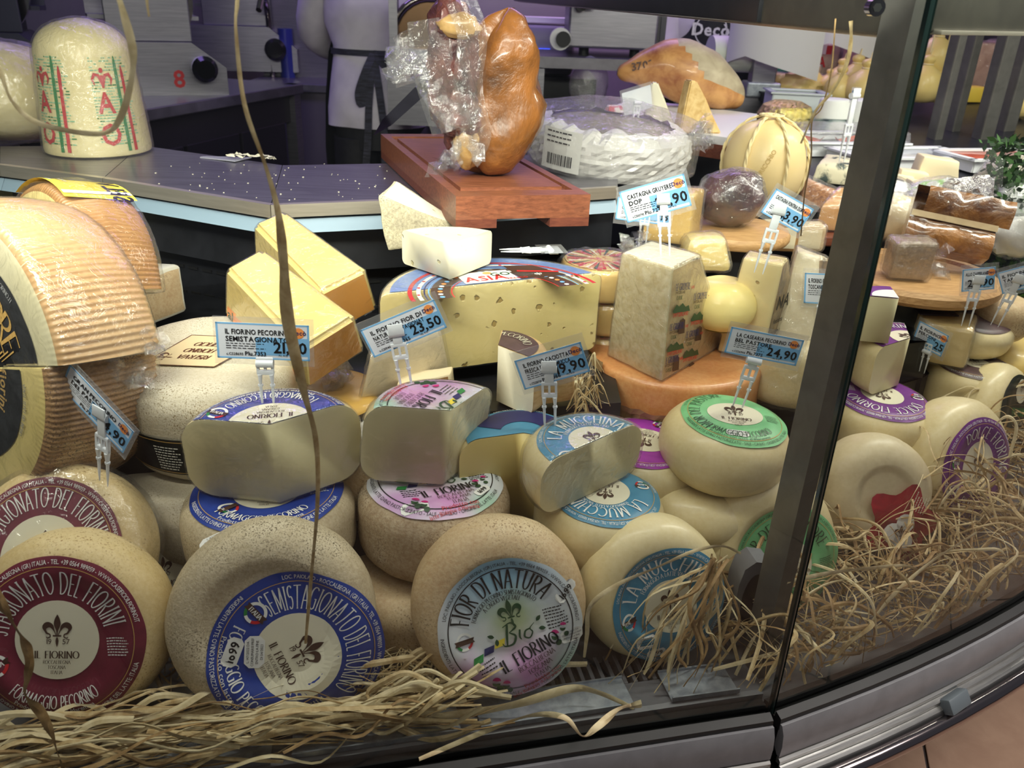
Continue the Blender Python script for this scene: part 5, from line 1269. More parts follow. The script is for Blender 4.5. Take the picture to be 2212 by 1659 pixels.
# printed packs behind the tall wedge
M_pack = noisy('pack_red_print', (196, 54, 50), (226, 196, 120), 55, .3, bstr=.1, coat=.6, lo=.46, hi=.52)
for k, (px, py, z, R) in enumerate(((1312, 700, .872, .062), (1312, 632, .932, .062), (1300, 562, .992, .068))):
    t, tz, l = wheel('packed_cheese', ('lowest', 'middle', 'topmost')[k] + ' of the red and yellow printed cheese packs behind the tall wedge', frame(Vector((PY(px, py, 1.34).x, 1.34, z - .058)), (0, 0, 1)), R, .054, .008, paste('pack_amber', (206, 170, 96), (222, 190, 120), coat=.6), lump=.001)
    label_on(t, M_pack, R * .9, tz, lambda mb, fn: [vstroke(mb, [(R * .3 * math.cos(R_(a)), R * .3 * math.sin(R_(a))), (R * .85 * math.cos(R_(a)), R * .85 * math.sin(R_(a)))], [.001, .006], (RED, CREAM, FOREST)[(a // 15) % 3], fn, .0006) for a in range(0, 360, 15)])
    hull_film('plastic_wrap', [Vector((x * 1.02, y * 1.02, zz)) for x, y, zz in [tuple(v.co) for v in t.children[0].data.vertices]], M_film, t, .003, .006, 40, seed=30 + k)
q = PZ(1462, 530, .99)
t, o, base = hexa('cheese_block', 'film-wrapped yellow block standing behind the tag of the tall wedge', [q + Vector(v) for v in ((-.06, .02, 0), (.02, .0, 0), (.05, .06, 0), (-.03, .08, 0))], [q + Vector(v) for v in ((-.06, .02, .085), (.02, .0, .09), (.05, .06, .09), (-.03, .08, .088))], [paste('paste_gold', (214, 174, 82), (224, 188, 102), coat=.5)], bev=.005); wrap_of(t, o, M_film2, .002, .005, 40, seed=25)
hexa('wooden_stand', 'small dark crate holding up the film-wrapped yellow block', [q + Vector(v) for v in ((-.07, .01, -.13), (.06, .01, -.13), (.06, .1, -.13), (-.07, .1, -.13))], [q + Vector(v) for v in ((-.07, .01, -.002), (.06, .01, -.002), (.06, .1, -.002), (-.07, .1, -.002))], [M_dark], cat='crate')
q = PZ(1545, 590, .965)
t, o, base = hexa('cheese_block', 'rounded yellow block with red print in crinkled film behind the tall wedge', [q + Vector(v) for v in ((-.06, .0, 0), (.03, .0, 0), (.03, .07, 0), (-.06, .07, 0))], [q + Vector(v) for v in ((-.05, .01, .055), (.012, .01, .06), (.012, .06, .06), (-.05, .06, .055))], [noisy('block_print', (222, 196, 110), (232, 210, 140), 30, .4, bstr=.05, coat=.5)], bev=.012); wrap_of(t, o, M_film2, .002, .004, 40, seed=26)
wheel('cheese_ball', 'smooth yellow round cheese between the two tall wedges', flat_M(1566, 610, .985, .075), .055, .08, .039, paste('skin_yellow', (232, 208, 128), (240, 220, 150), coat=.4))

# ------------------------------------------------------------------ things on the staff counter
M_board = noisy('board_wood', (112, 64, 42), (146, 88, 60), 7, .42, bstr=.12, stretch=(3, 30, 30), coat=.15)
M_board2 = noisy('board_wood_red', (98, 50, 36), (122, 68, 48), 8, .45, bstr=.12, stretch=(3, 30, 30))
M_pale = noisy('pale_wood', (170, 128, 80), (206, 164, 112), 8, .5, bstr=.15, stretch=(4, 30, 30))
# provolone with printed skin
q = PZ(186, 336, CZ); q = Vector((q.x, q.y + .06, CZ))
t = thing('provolone_cheese', 'tall film-wrapped cheese printed with red letters and green stripe on the steel counter', 'cheese', frame(q, (0, 0, 1), 0) @ Matrix.Diagonal((.86, .86, .90, 1)))
RB = .122
def pz_r(z): 
    tt = z / .285
    return RB * (1.0 - .13 * min(1, tt / .75)) if tt < .72 else RB * .875 * math.sqrt(max(0, 1 - ((tt - .72) / .285) ** 2.3))
mb = MB(); mb.revolve([(0, 0), (RB * .9, 0), (RB * .98, .004)] + [(pz_r(.012 + .273 * i / 30), .012 + .273 * i / 30) for i in range(31)] + [(0, .287)], 64, fn=lambda v, a: v * (1 - .035 * max(0, 1 - abs(math.degrees(a) % 360 - 296) / 5.0)) if v.z < .26 and v.z > .01 else v)
o = mb.build('body', paste('provolone_skin', (230, 214, 156), (238, 226, 176), coat=.3), t)
mb = MB()
def onp(X, Y, z, a0=258):
    a = R_(a0) + X / RB; r = pz_r(Y) + .0016 + z; return (r * math.cos(a), r * math.sin(a), Y)
for a0 in (250, 322):
    f = lambda X, Y, z: onp(X, Y, z, a0)
    for r_ in range(30):
        y = .03 + r_ * .0062; xx = -.048
        while xx < .045:
            ww = rnd.uniform(.003, .012)
            if rnd.random() < .75: mb.add([f(xx, y, 0), f(xx + ww, y, 0), f(xx + ww, y + .0026, 0), f(xx, y + .0026, 0)], [(0, 1, 2, 3)], MINT if rnd.random() < .8 else GREEN)
            xx += ww + .002
    for x0, c_ in ((.016, GREEN), (.033, RED)):
        pts = [(x0 + .010 * (1 - i / 12) * 0 + .0, .014 + (.20 - (.02 if c_ == RED else 0)) * i / 12) for i in range(13)]; vstroke(mb, pts, [.0085] * 12 + [.003], c_, f, .0006)
    g = lambda X, Y, z: f(X - .022, Y, .0009)
    for s, y, h in (('A', .098, .042), ('O', .030, .044)):
        ink_flat(mb, s, 0, y, h, RED, 'bold', 'c', .9, fn=g)
    # crown of three curls
    vstroke(mb, [(0, .150), (0, .165), (0, .176)], [.004, .014, .006], RED, g); disc(mb, .0055, RED, g, 0, cx=0, cy=.186, n=12, rings=1)
    for k in (-1, 1): vstroke(mb, [(k * x, y) for x, y in ((.002, .162), (.008, .176), (.017, .178), (.023, .168), (.019, .156))], [.006, .007, .008, .006, .002], RED, g)
mb.build('skin_print', PAL, t, smooth=False)
hull_film('plastic_wrap', [v.co for v in o.data.vertices], M_film2, t, .003, .005, 30, seed=41)
q = PZ(-6, 318, CZ); q = Vector((q.x - .03, q.y + .14, CZ))
t = thing('provolone_cheese', 'pale film-wrapped cheese lying at the left edge behind the printed provolone', 'cheese', frame(q, (0, 0, 1))); mb = MB()
mb.revolve([(0, 0), (.06, .0), (.10, .03), (.118, .08), (.11, .14), (.075, .18), (.03, .2), (0, .202)], 40, fn=lambda v, a: v + v.normalized() * ns(v, 14, 3) * .01)
o = mb.build('body', MATS['provolone_skin'], t); hull_film('plastic_wrap', [v.co for v in o.data.vertices], M_film2, t, .004, .008, 26, seed=42)
# scrap of cheese on a scraper
a, b = PZ(432, 339, CZ + .002), PZ(596, 352, CZ + .002)
t = thing('cheese_scraper', 'small clear scraper with white cheese shavings lying on the steel counter', 'scraper', (a + b) / 2); c = (a + b) / 2; mb = MB()
x = (b - a).normalized(); y = Vector((-x.y, x.x, 0))
mb.poly([tuple(v - c) for v in (a, a + x * .09 - y * .02 + Vector((0, 0, .002)), a + x * .10 + y * .03 + Vector((0, 0, .002)), a + y * .012)], 0, .002); mb.build('blade', mat('scraper_plastic', (178, 178, 192), .2), t, smooth=False)
mb = MB(); rr = random.Random(3)
for k in range(12):
    p = a.lerp(b, .42 + .05 * k) - c + y * rr.uniform(-.008, .012); mb.ribbon([p + x * (.02 * i / 4 - .01) + Vector((0, 0, .006 + rr.uniform(0, .006))) for i in range(5)], [.003, .008, .01, .008, .002], twist=rr.uniform(-1, 1), curl=.3)
mb.build('shavings', M_pastew, t)
rr = random.Random(17); mb = MB()
for k in range(80):
    p_ = PZ(rr.uniform(330, 860), rr.uniform(352, 436), CZ); u_ = rr.uniform(.0005, .0014)
    if p_.y < FR[3].y + .03 + abs(p_.x - FR[3].x) * .3: continue
    mb.box((p_.x, p_.y, CZ + u_ * .4), (u_ * 2, u_ * 1.4, u_ * .8))
tag(mb.build('cheese_crumbs', M_pastew, None, smooth=False), 'scattered white crumbs on the steel counter', 'crumbs', kind='stuff')
# ham board
zb = CZ + .052
BFL, BFR, BBL, BBR = PZ(985, 424, zb), PZ(1276, 420, zb), PZ(822, 289, zb), PZ(1112, 312, zb)
bw = (BFR - BFL).length; xw = (BFR - BFL).normalized(); yw = (BBL - BFL); bl = yw.length
bc = (BFL + BFR + BBL + (BBL + BFR - BFL)) / 4
t = thing('chopping_board', 'thick reddish wooden chopping board with juice groove overhanging the steel counter', 'chopping board', Vector((bc.x, bc.y, CZ + .004)))
bor = Vector((bc.x, bc.y, CZ + .004)); skew = lambda u, v, z: BFL + xw * (u * bw) + yw * v - bor + Vector((0, 0, z - .048))
def slab(mb, u0, u1, v0, v1, z0, z1, mi=0): mb.add([skew(u, v, z) for z in (z0, z1) for v in (v0, v1) for u in (u0, u1)], [(0, 2, 3, 1), (4, 5, 7, 6), (0, 1, 5, 4), (2, 6, 7, 3), (0, 4, 6, 2), (1, 3, 7, 5)], mi)
mb = MB(); slab(mb, 0, 1, 0, 1, .012, .042)
for u0, u1, v0, v1 in ((0, 1, 0, .06), (0, 1, .94, 1), (0, .07, .06, .94), (.93, 1, .06, .94), (.11, .89, .10, .90)): slab(mb, u0, u1, v0, v1, .042, .048)
o = mb.build('body', M_board, t, smooth=False)
mb = MB(); slab(mb, 0, .3, 0, 1, -.002, .012); slab(mb, .7, 1, 0, 1, -.002, .012); mb.build('foot_rails', M_board2, t, smooth=False)
# ham
hb = PZ(1057, 386, zb + .001); hb = Vector((hb.x, hb.y + .05, zb)); S = 1 / 1330.
t = thing('ham', 'upright glossy orange-brown cured ham partly wrapped in film on the chopping board', 'ham', hb)
M_hamskin = noisy('ham_skin', (58, 34, 16), (158, 100, 44), 8, .36, bstr=.8, coat=.55, dist=.012, lo=.28, hi=.6)
M_meat = noisy('cured_meat', (48, 22, 24), (116, 66, 58), 22, .35, bstr=.9, coat=.7, dist=.012)
M_fat = noisy('ham_fat', (150, 112, 62), (190, 156, 102), 25, .35, bstr=.3, coat=.5)
rows = [(388, 1056, 12, .3), (380, 1056, 40, .5), (362, 1058, 64, .7), (330, 1060, 82, .9), (280, 1062, 90, 1), (220, 1062, 92, 1), (160, 1066, 86, 1), (100, 1074, 74, .95), (60, 1082, 56, .8), (32, 1086, 38, .6), (14, 1086, 12, .3)]
mb = MB(); n_ = 36; vs = []
cp = catmull([(y, x, w_) for y, x, w_, d in rows], 3); dd = catmull([(d, 0, 0) for *_, d in rows], 3)
for v, dv_ in zip(cp, dd):
    z = (386 - v.x) * S * .93; cx = (v.y - 1057) * S; rx = max(.002, v.z * S * 1.12)
    for i in range(n_):
        a = 2 * PI * i / n_; p = Vector((cx + rx * math.cos(a), rx * .85 * math.sin(a), z)); k = ns(p, 14, 2) * .018 + ns(p, 45, 5) * .006 - .018 * math.exp(-((a - 4.0) / .35) ** 2)
        p.x += math.cos(a) * k; p.y += math.sin(a) * k; vs.append(p)
K = len(cp); mb.add(vs, [(i * n_ + j, i * n_ + (j + 1) % n_, (i + 1) * n_ + (j + 1) % n_, (i + 1) * n_ + j) for i in range(K - 1) for j in range(n_)] + [tuple(range(n_))[::-1], tuple((K - 1) * n_ + j for j in range(n_))])
ham = mb.build('skin', M_hamskin, t)
def lump(parent, name, m, c, r, sc=(1, 1, 1), amp=.012, seed=1, n=24):
    mb = MB(); vs = []; h = n // 2
    for i in range(h + 1):
        for j in range(n):
            th = PI * i / h; a = 2 * PI * j / n; d = Vector((math.sin(th) * math.cos(a), math.sin(th) * math.sin(a), math.cos(th)))
            k = 1 + ns(d, 1.8, seed) * amp / r + ns(d, 4.5, seed + 3) * amp / r * .4; vs.append(Vector((d.x * sc[0], d.y * sc[1], d.z * sc[2])) * r * k + Vector(c))
    mb.add(vs, [(i * n + j, (i + 1) * n + j, (i + 1) * n + (j + 1) % n, i * n + (j + 1) % n) for i in range(h) for j in range(n)]); return mb.build(name, m, parent)
o1 = lump(t, 'cut_meat', M_meat, (-.062, -.01, .175), .075, (.62, .8, 1.2), .03, 4, 36)
o2 = lump(t, 'cut_meat', M_meat, (-.045, -.03, .10), .06, (.7, .7, 1.0), .024, 7, 32)
lump(t, 'fat_cap', M_fat, (-.052, -.055, .232), .026, (1.3, .6, .7), .006, 2); lump(t, 'fat_edge', M_fat, (-.035, -.052, .05), .03, (.8, .6, 1.2), .008, 9)
def film_sheet(parent, pts, wd, seed, m=None):
    rr = random.Random(seed); mb = MB(); cp = catmull(pts, 6); nn = 9; vs = []
    for i, p in enumerate(cp):
        d_ = (cp[min(i + 1, len(cp) - 1)] - cp[max(i - 1, 0)]).normalized(); sd = d_.cross(Vector((0, -1, .15))).normalized()
        for j in range(nn): u = j / (nn - 1) - .5; q_ = p + sd * wd * u; vs.append(q_ + Vector((0, -1, 0)) * (.010 * abs(ns(q_, 60, seed)) + .006 * math.cos(u * 9 + i * .3) - .03 * u * u))
    mb.add(vs, [(i * nn + j, i * nn + j + 1, (i + 1) * nn + j + 1, (i + 1) * nn + j) for i in range(len(cp) - 1) for j in range(nn - 1)]); return mb.build('plastic_wrap', m or M_film2, parent, smooth=False)
film_sheet(t, [(-.10, -.04, .24), (-.09, -.07, .19), (-.08, -.075, .14), (-.06, -.075, .08)], .07, 3); film_sheet(t, [(-.05, -.07, .27), (-.03, -.085, .22), (-.035, -.09, .15), (-.02, -.09, .08), (-.03, -.08, .05)], .045, 4); film_sheet(t, [(-.11, -.02, .15), (-.08, -.06, .12), (-.05, -.08, .10), (-.01, -.09, .11)], .04, 5)
tuft(t, (-.11, -.03, .165), .03, 12, seed=21, dirn=(-1, -.2, .25), length=.05); tuft(t, (-.045, -.06, .09), .022, 8, seed=22, dirn=(.1, -.3, -1), length=.06); tuft(t, (-.07, .0, .03), .03, 8, seed=23, dirn=(-.2, .1, -1), length=.04)
# slicing knife behind it
a, b = P(808, 336, 1.78), P(918, 190, 1.62); a = Vector((a.x, a.y, max(a.z, CZ + .05)))
t = thing('slicing_knife', 'long narrow steel slicing knife leaning against the cured ham', 'knife', a); mb = MB(); d = (b - a); x = d.normalized(); y = Vector((0, -1, 0)).cross(x).normalized(); L = d.length
mb.add([tuple(v) for v in [Vector((0, 0, 0)), x * .05 + y * .011, x * L + y * .014, x * L - y * .010, x * .06 - y * .009] + [v_ + Vector((0, .0015, 0)) for v_ in (Vector((0, 0, 0)), x * .05 + y * .011, x * L + y * .014, x * L - y * .010, x * .06 - y * .009)]], [(0, 1, 2, 3, 4), (9, 8, 7, 6, 5), (0, 5, 6, 1), (1, 6, 7, 2), (2, 7, 8, 3), (3, 8, 9, 4), (4, 9, 5, 0)])
mb.build('blade', mat('knife_steel', (176, 176, 180), .12, 1.0), t, smooth=False); mb = MB(); mb.tube([x * L, x * (L + .05), x * (L + .1)], [.011, .013, .012], 10, flat=.6); mb.build('handle', M_black, t)
# big cheese in white paper
q = PZ(1318, 372, CZ); q = Vector((q.x, q.y + .10, CZ))
t, tz, l = wheel('round_cheese', 'large wheel wrapped in crumpled white paper and clear film behind the chopping board', frame(q, (.05, -.06, 1)), .160, .085, .03, rind('rind_mould', (90, 92, 70), (150, 146, 112), (196, 190, 160), 50, .5, .5, coat=.5), lump=.004)
mb = MB(); vs = []; nn, zz = 90, 12
for i in range(nn):
    a = 2 * PI * i / nn
    for j in range(zz + 1):
        z = .088 * j / zz; r = .164 + .012 * math.sin(PI * j / zz) - (.035 if j == zz else .014 if j == zz - 1 else 0)
        r += .012 * abs(ns((math.cos(a) * 6, math.sin(a) * 6, j * .5), 1.4, 3)) + .004 * ns((a * 9, j, 0), 1, 5); vs.append((r * math.cos(a), r * math.sin(a), z + (.02 * abs(ns((a * 3, 1, 1), 1.2, 2)) if j >= zz - 1 else 0)))
mb.add(vs, [(i * (zz + 1) + j, ((i + 1) % nn) * (zz + 1) + j, ((i + 1) % nn) * (zz + 1) + j + 1, i * (zz + 1) + j + 1) for i in range(nn) for j in range(zz)])
mb.build('white_paper', noisy('white_paper', (206, 204, 198), (226, 224, 220), 14, .45, bstr=.4, coat=.3, dist=.006), t, smooth=False)
mb = MB(); f = lambda X, Y, z: ((.1865 + z) * math.cos(R_(228) + X / .18), (.1865 + z) * math.sin(R_(228) + X / .18), .052 + Y)
mb.add([f(X, Y, .001) for X in (-.045, -.015, .015, .045) for Y in (-.04, .042)], [(2 * i, 2 * i + 2, 2 * i + 3, 2 * i + 1) for i in range(3)], WHITE)
x_ = -.03
while x_ < .03:
    ww = rnd.choice((.001, .002, .003)); mb.add([f(x_, -.03, .002), f(x_ + ww, -.03, .002), f(x_ + ww, -.008, .002), f(x_, -.008, .002)], [(0, 1, 2, 3)], BLACK); x_ += ww + rnd.choice((.001, .0015, .002))
fine(mb, lambda X, Y, z: f(X, Y, .002), -.035, .034, .07, .02, 3, BLACK); mb.build('barcode_sticker', PAL, t, smooth=False)
hull_film('plastic_wrap', [Vector((.192 * math.cos(a * .1), .192 * math.sin(a * .1), z)) for a in range(63) for z in (.01, .1)] + [Vector((.1 * math.cos(a), .1 * math.sin(a), .125)) for a in range(6)], M_film2, t, .001, .006, 25, seed=44)
tuft(t, (.17, -.03, .07), .035, 9, M_film2, seed=31, dirn=(.8, -.2, .3), length=.04)
# second board with prosciutto and two cheese pieces
z2 = 1.105
QL, QF, QR = PZ(1266, 254, z2), PZ(1590, 300, z2), PZ(1636, 246, z2); QB = QL + QR - QF; qc = (QL + QF + QR + QB) / 4
t = thing('chopping_board', 'white-topped wooden chopping board at the far end of the counter', 'chopping board', Vector((qc.x, qc.y, z2 - .05))); oq = Vector((qc.x, qc.y, z2 - .05))
for nm, m, za, zb2 in (('white_top', mat('white_plastic', (222, 222, 224), .4), .032, .05), ('wood_base', M_board2, .0, .032)):
    mb = MB(); pts = [(p - oq) for p in (QL, QF, QR, QB)]; mb.add([(p.x, p.y, z) for z in (za, zb2) for p in pts], [(3, 2, 1, 0), (4, 5, 6, 7)] + [(i, (i + 1) % 4, 4 + (i + 1) % 4, 4 + i) for i in range(4)]); mb.build(nm, m, t, smooth=False)
mb = MB(); mb.box((0, 0, (z2 - .05) / 2), (.4, .5, z2 - .052)); t = mb.build('storage_unit', M_dark, None, smooth=False, T=Matrix.Translation((oq.x + .02, oq.y + .1, 0)) @ Matrix.Rotation(R_(20), 4, 'Z')); tag(t, 'dark steel unit carrying the white-topped chopping board', 'cabinet')
pc = PZ(1480, 242, z2); pc = Vector((pc.x, pc.y + .12, z2))
t = thing('prosciutto', 'whole prosciutto leg lying on the white-topped board, grey lard on its right', 'ham', pc); S = pc.y / 1800 * 1.02
rows = [(1352, 186, 6, 8), (1362, 184, 16, 15), (1400, 178, 34, 28), (1450, 176, 54, 44), (1500, 184, 60, 52), (1550, 198, 52, 48), (1585, 212, 36, 36), (1604, 220, 18, 20), (1610, 222, 4, 4)]
mb = MB(); cp = catmull([(x, y, h) for x, y, h, w_ in rows], 4); ww = catmull([(w_, 0, 0) for *_, w_ in rows], 4); vs = []; ms = []; n_ = 28
for v, wv in zip(cp, ww):
    for j in range(n_):
        a = 2 * PI * j / n_; p = Vector(((v.x - 1480) * S, math.cos(a) * max(3, wv.x) * S * 1.1, (244 - v.y) * S * 1.05 + math.sin(a) * v.z * S)); p.z = max(.001, p.z); p += Vector((0, 1, 1)) * ns(p, 18, 4) * .006; vs.append(p)
K = len(cp); fs = [(i * n_ + j, i * n_ + (j + 1) % n_, (i + 1) * n_ + (j + 1) % n_, (i + 1) * n_ + j) for i in range(K - 1) for j in range(n_)]
ms = [1 if (i > 12 and 2 <= j <= 13 - max(0, 17 - i)) else 0 for i in range(K - 1) for j in range(n_)]
mb.add(vs, fs + [tuple(range(n_))[::-1], tuple((K - 1) * n_ + j for j in range(n_))], ms + [2, 0])
mb.build('leg', [noisy('prosciutto_skin', (150, 88, 44), (214, 160, 96), 14, .4, bstr=.2, coat=.2), noisy('lard_grey', (160, 146, 118), (190, 176, 146), 22, .6, bstr=.5), M_meat], t)
mb = MB(); f = lambda X, Y, z: (X - .05, -.052 - .022 * (X - .02) * 4, .085 + Y)
for s, x, y in (('37034', -.06, .018), ('11', .0, .0)): ink_flat(mb, s, x, y, .02, BROWN, 'bold', 'c', rot=12, fn=f)
mb.build('branded_mark', PAL, t, smooth=False)
def tri_wedge(name, label, base, L, Wd, Hh, ya, mats, lean=.3, cat='cheese'):
    M = yaw(base, ya); t = thing(name, label, cat, M); bm = bmesh.new()
    pts = [(-Wd / 2, 0, 0), (Wd / 2, 0, 0), (Wd / 2, L, 0), (-Wd / 2, L, 0), (lean * Wd - Wd * .08, .0, Hh), (lean * Wd + Wd * .08, .0, Hh), (lean * Wd + Wd * .08, L * .7, Hh), (lean * Wd - Wd * .08, L * .7, Hh)]
    v = [bm.verts.new(p) for p in pts]
    for q_, mi in zip([(3, 2, 1, 0), (4, 5, 6, 7), (0, 1, 5, 4), (1, 2, 6, 5), (2, 3, 7, 6), (3, 0, 4, 7)], (0, 0, 0, 1, 0, 0)): bm.faces.new([v[i] for i in q_]).material_index = mi
    bmesh.ops.recalc_face_normals(bm, faces=bm.faces); bmesh.ops.bevel(bm, geom=bm.edges[:], offset=.003, segments=2, affect='EDGES'); bmesh.ops.subdivide_edges(bm, edges=bm.edges[:], cuts=2, use_grid_fill=True)
    for w_ in bm.verts: w_.co += Vector((ns(w_.co, 50, 1), ns(w_.co, 50, 2), ns(w_.co, 50, 3))) * .002
    me = bpy.data.meshes.new('body'); bm.to_mesh(me); bm.free(); [me.materials.append(m) for m in mats]; me.polygons.foreach_set('use_smooth', [True] * len(me.polygons)); me.set_sharp_from_angle(angle=R_(30))
    o = bpy.data.objects.new('body', me); COL.objects.link(o); o.parent = t; return t, o
M_parm = noisy('paste_grainy', (196, 160, 96), (226, 196, 136), 60, .5, bstr=.6)
p = PZ(1516, 290, z2); tri_wedge('cheese_wedge', 'grainy straw-coloured triangular wedge on the white-topped board', Vector((p.x, p.y + .01, z2)), .05, .105, .115, 12, [M_parm, MATS['crust_brown']], -.32)
p = PZ(1425, 284, z2); tri_wedge('cheese_wedge', 'white crumbly wedge behind the blank tag on the white-topped board', Vector((p.x, p.y + .01, z2)), .05, .085, .105, -6, [M_pastew, M_pastew], -.25)
p = PZ(1342, 262, z2); t = thing('salami', 'short salami in red and white paper beside the blank tag', 'salami', p + Vector((0, .02, .018))); mb = MB(); mb.tube([(-.04, 0, 0), (-.034, 0, 0), (.034, .01, 0), (.042, .01, 0)], [.008, .018, .018, .006], 16); mb.build('body', noisy('paper_red_white', (196, 60, 56), (230, 222, 212), 40, .5, bstr=.1, lo=.42, hi=.46), t)
# bound cheese with rope
cb = P(1652, 346, 1.80); t = thing('bound_cheese', 'rounded cream cheese tied up with rope behind the film-wrapped dark meat', 'cheese', Vector((cb.x, cb.y, cb.z - .085))); mb = MB()
pr = [(0, 0), (.05, .002), (.075, .02), (.087, .06), (.085, .10), (.070, .14), (.05, .158), (.03, .166), (.02, .172), (0, .174)]
pr = [(v.x, v.y) for v in catmull([(a, b, 0) for a, b in pr], 3)]
def dent(v, a): 
    k = 1 - .03 * (max(0, math.cos(3 * a)) ** 6); return Vector((v.x * k, v.y * k, v.z))
mb.revolve([(max(0, a), b) for a, b in pr], 48, fn=dent); mb.build('body', paste('skin_cream', (226, 200, 140), (236, 214, 160), coat=.3), t)
def rope(path, r=.0035):
    mb = MB(); pp = catmull(path, 6)
    for ph in (0, PI):
        mb.tube([p_ + Vector((math.cos(i * 1.1 + ph), math.sin(i * 1.1 + ph), 0)) * r * .55 for i, p_ in enumerate(pp)], r * .75, 6)
    return mb
for k, a in enumerate((230, 285, 335, 160, 90, 25)):
    ca, sa = math.cos(R_(a)), math.sin(R_(a)); mb = rope([Vector((r_ * ca, r_ * sa, z)) for r_, z in ((.01, .180), (.048, .164), (.082, .125), (.091, .08), (.080, .025), (.05, -.0))]); mb.build('rope', mat('rope_cream', (226, 208, 158), .8), t)
mb = rope([Vector((.022 * math.cos(i), .022 * math.sin(i), .178)) for i in range(8)], .004); mb.build('rope_collar', MATS['rope_cream'], t)
mb = MB(); f = lambda X, Y, z: ((.0885) * math.cos(R_(258) + X / .088), .0885 * math.sin(R_(258) + X / .088), .085 + Y); ink_flat(mb, 'AURICCHIO', 0, 0, .009, 0, 'bold', 'c', rot=65, fn=f); mb.build('embossed_name', [mat('emboss_cream', (204, 176, 112), .5)], t, smooth=False)
mb = MB(); mb.box((0, 0, (cb.z - .087) / 2), (.24, .22, cb.z - .088)); tag(mb.build('plinth_block', M_dark, None, smooth=False, T=Matrix.Translation((cb.x, cb.y + .02, 0))), 'dark plinth under the rope-bound cheese', 'plinth')
# dark red meat on small wooden board
sp = PZ(1582, 498, 1.0)
t = thing('cured_meat', 'dark red cured meat half in glossy film on a small wooden board', 'cured meat', Vector((sp.x, sp.y + .02, 1.0)))
o = lump(t, 'meat', noisy('bresaola', (40, 12, 16), (92, 30, 32), 20, .35, bstr=.5, coat=.7, dist=.006), (0, .02, .052), .062, (1.05, .8, .86), .012, 12); hull_film('plastic_wrap', [v.co for v in o.data.vertices], M_film2, t, .001, .006, 40, seed=46)
mb = MB(); mb.revolve([(0, 0), (.10, 0), (.104, .006), (.104, .014), (.10, .02), (0, .02)], 48); t = mb.build('serving_board', M_pale, None, T=Matrix.Translation((sp.x + .01, sp.y + .03, .979))); tag(t, 'round pale wooden board under the dark red cured meat', 'board')
mb = MB(); mb.tube([(0, 0, 0), (0, 0, .978 - .85)], [.06, .05], 20); t = mb.build('board_stand', M_dark, None, T=Matrix.Translation((sp.x + .01, sp.y + .03, .85))); tag(t, 'dark round stand carrying the board with the dark red meat', 'stand')

# ------------------------------------------------------------------ staff area behind
M_wall = noisy('wall_steel_panel', (150, 142, 146), (164, 156, 158), 3, .5, metal=.3, bstr=.02)
M_wallp = noisy('wall_pink', (190, 118, 116), (202, 132, 128), 3, .6, bstr=.02, stretch=(20, 1, 1))
mb = MB(); mb.box((0, 4.85, 1.3), (6.4, .1, 2.9)); struct(mb.build('wall_back', M_wall, None, smooth=False), 'lilac-lit steel clad wall at the back of the staff area')
mb = MB(); mb.box((-2.55, 2.9, 1.3), (.1, 3.2, 2.9)); struct(mb.build('wall_left', M_dark, None, smooth=False), 'dark wall on the left of the staff area')
a, b = PY(1395, 60, 4.74), PY(1480, 60, 4.74); mb = MB(); mb.box(((a.x + b.x) / 2, 4.77, 1.2), (b.x - a.x, .06, 2.4)); struct(mb.build('door_1', M_wallp, None, smooth=False), 'dull pink door panel in the back wall')
# left work bench
zb = 1.0
A1, B1 = PZ(300, 238, zb), PZ(655, 181, zb); ux = (B1 - A1).normalized(); uy = Vector((-ux.y, ux.x, 0))
Mb = Matrix.Identity(4)
for i in range(3): Mb[i][0], Mb[i][1], Mb[i][2], Mb[i][3] = ux[i], uy[i], (0, 0, 1)[i], A1[i] * (i < 2)
LB = (B1 - A1).length
t = thing('work_bench', 'dark steel work bench with drawers along the left of the staff area', 'bench', Mb)
mb = MB(); mb.box((LB / 2 - .3, .45, zb - .02), (LB + .6, .9, .04), bev=.004); mb.build('top', M_steel, t, smooth=False)
mb = MB(); mb.box((LB / 2 - .3, .47, zb - .10), (LB + .58, .86, .11)); mb.build('apron', mat('bench_dark', (54, 50, 58), .4, .6), t, smooth=False)
for k in range(3):
    mb = MB(); mb.box((LB * (.08 + .33 * k) , .05, .52), (LB * .31, .03, .66), bev=.004); d_ = mb.build('drawer', mat('drawer_dark', (40, 36, 46), .35, .5), t, smooth=False)
for x_ in (LB - .03, -.5):
    for y_ in (.04, .86): mb = MB(); mb.box((x_, y_, zb / 2), (.05, .05, zb)); mb.build('leg', M_steelp, t, smooth=False)
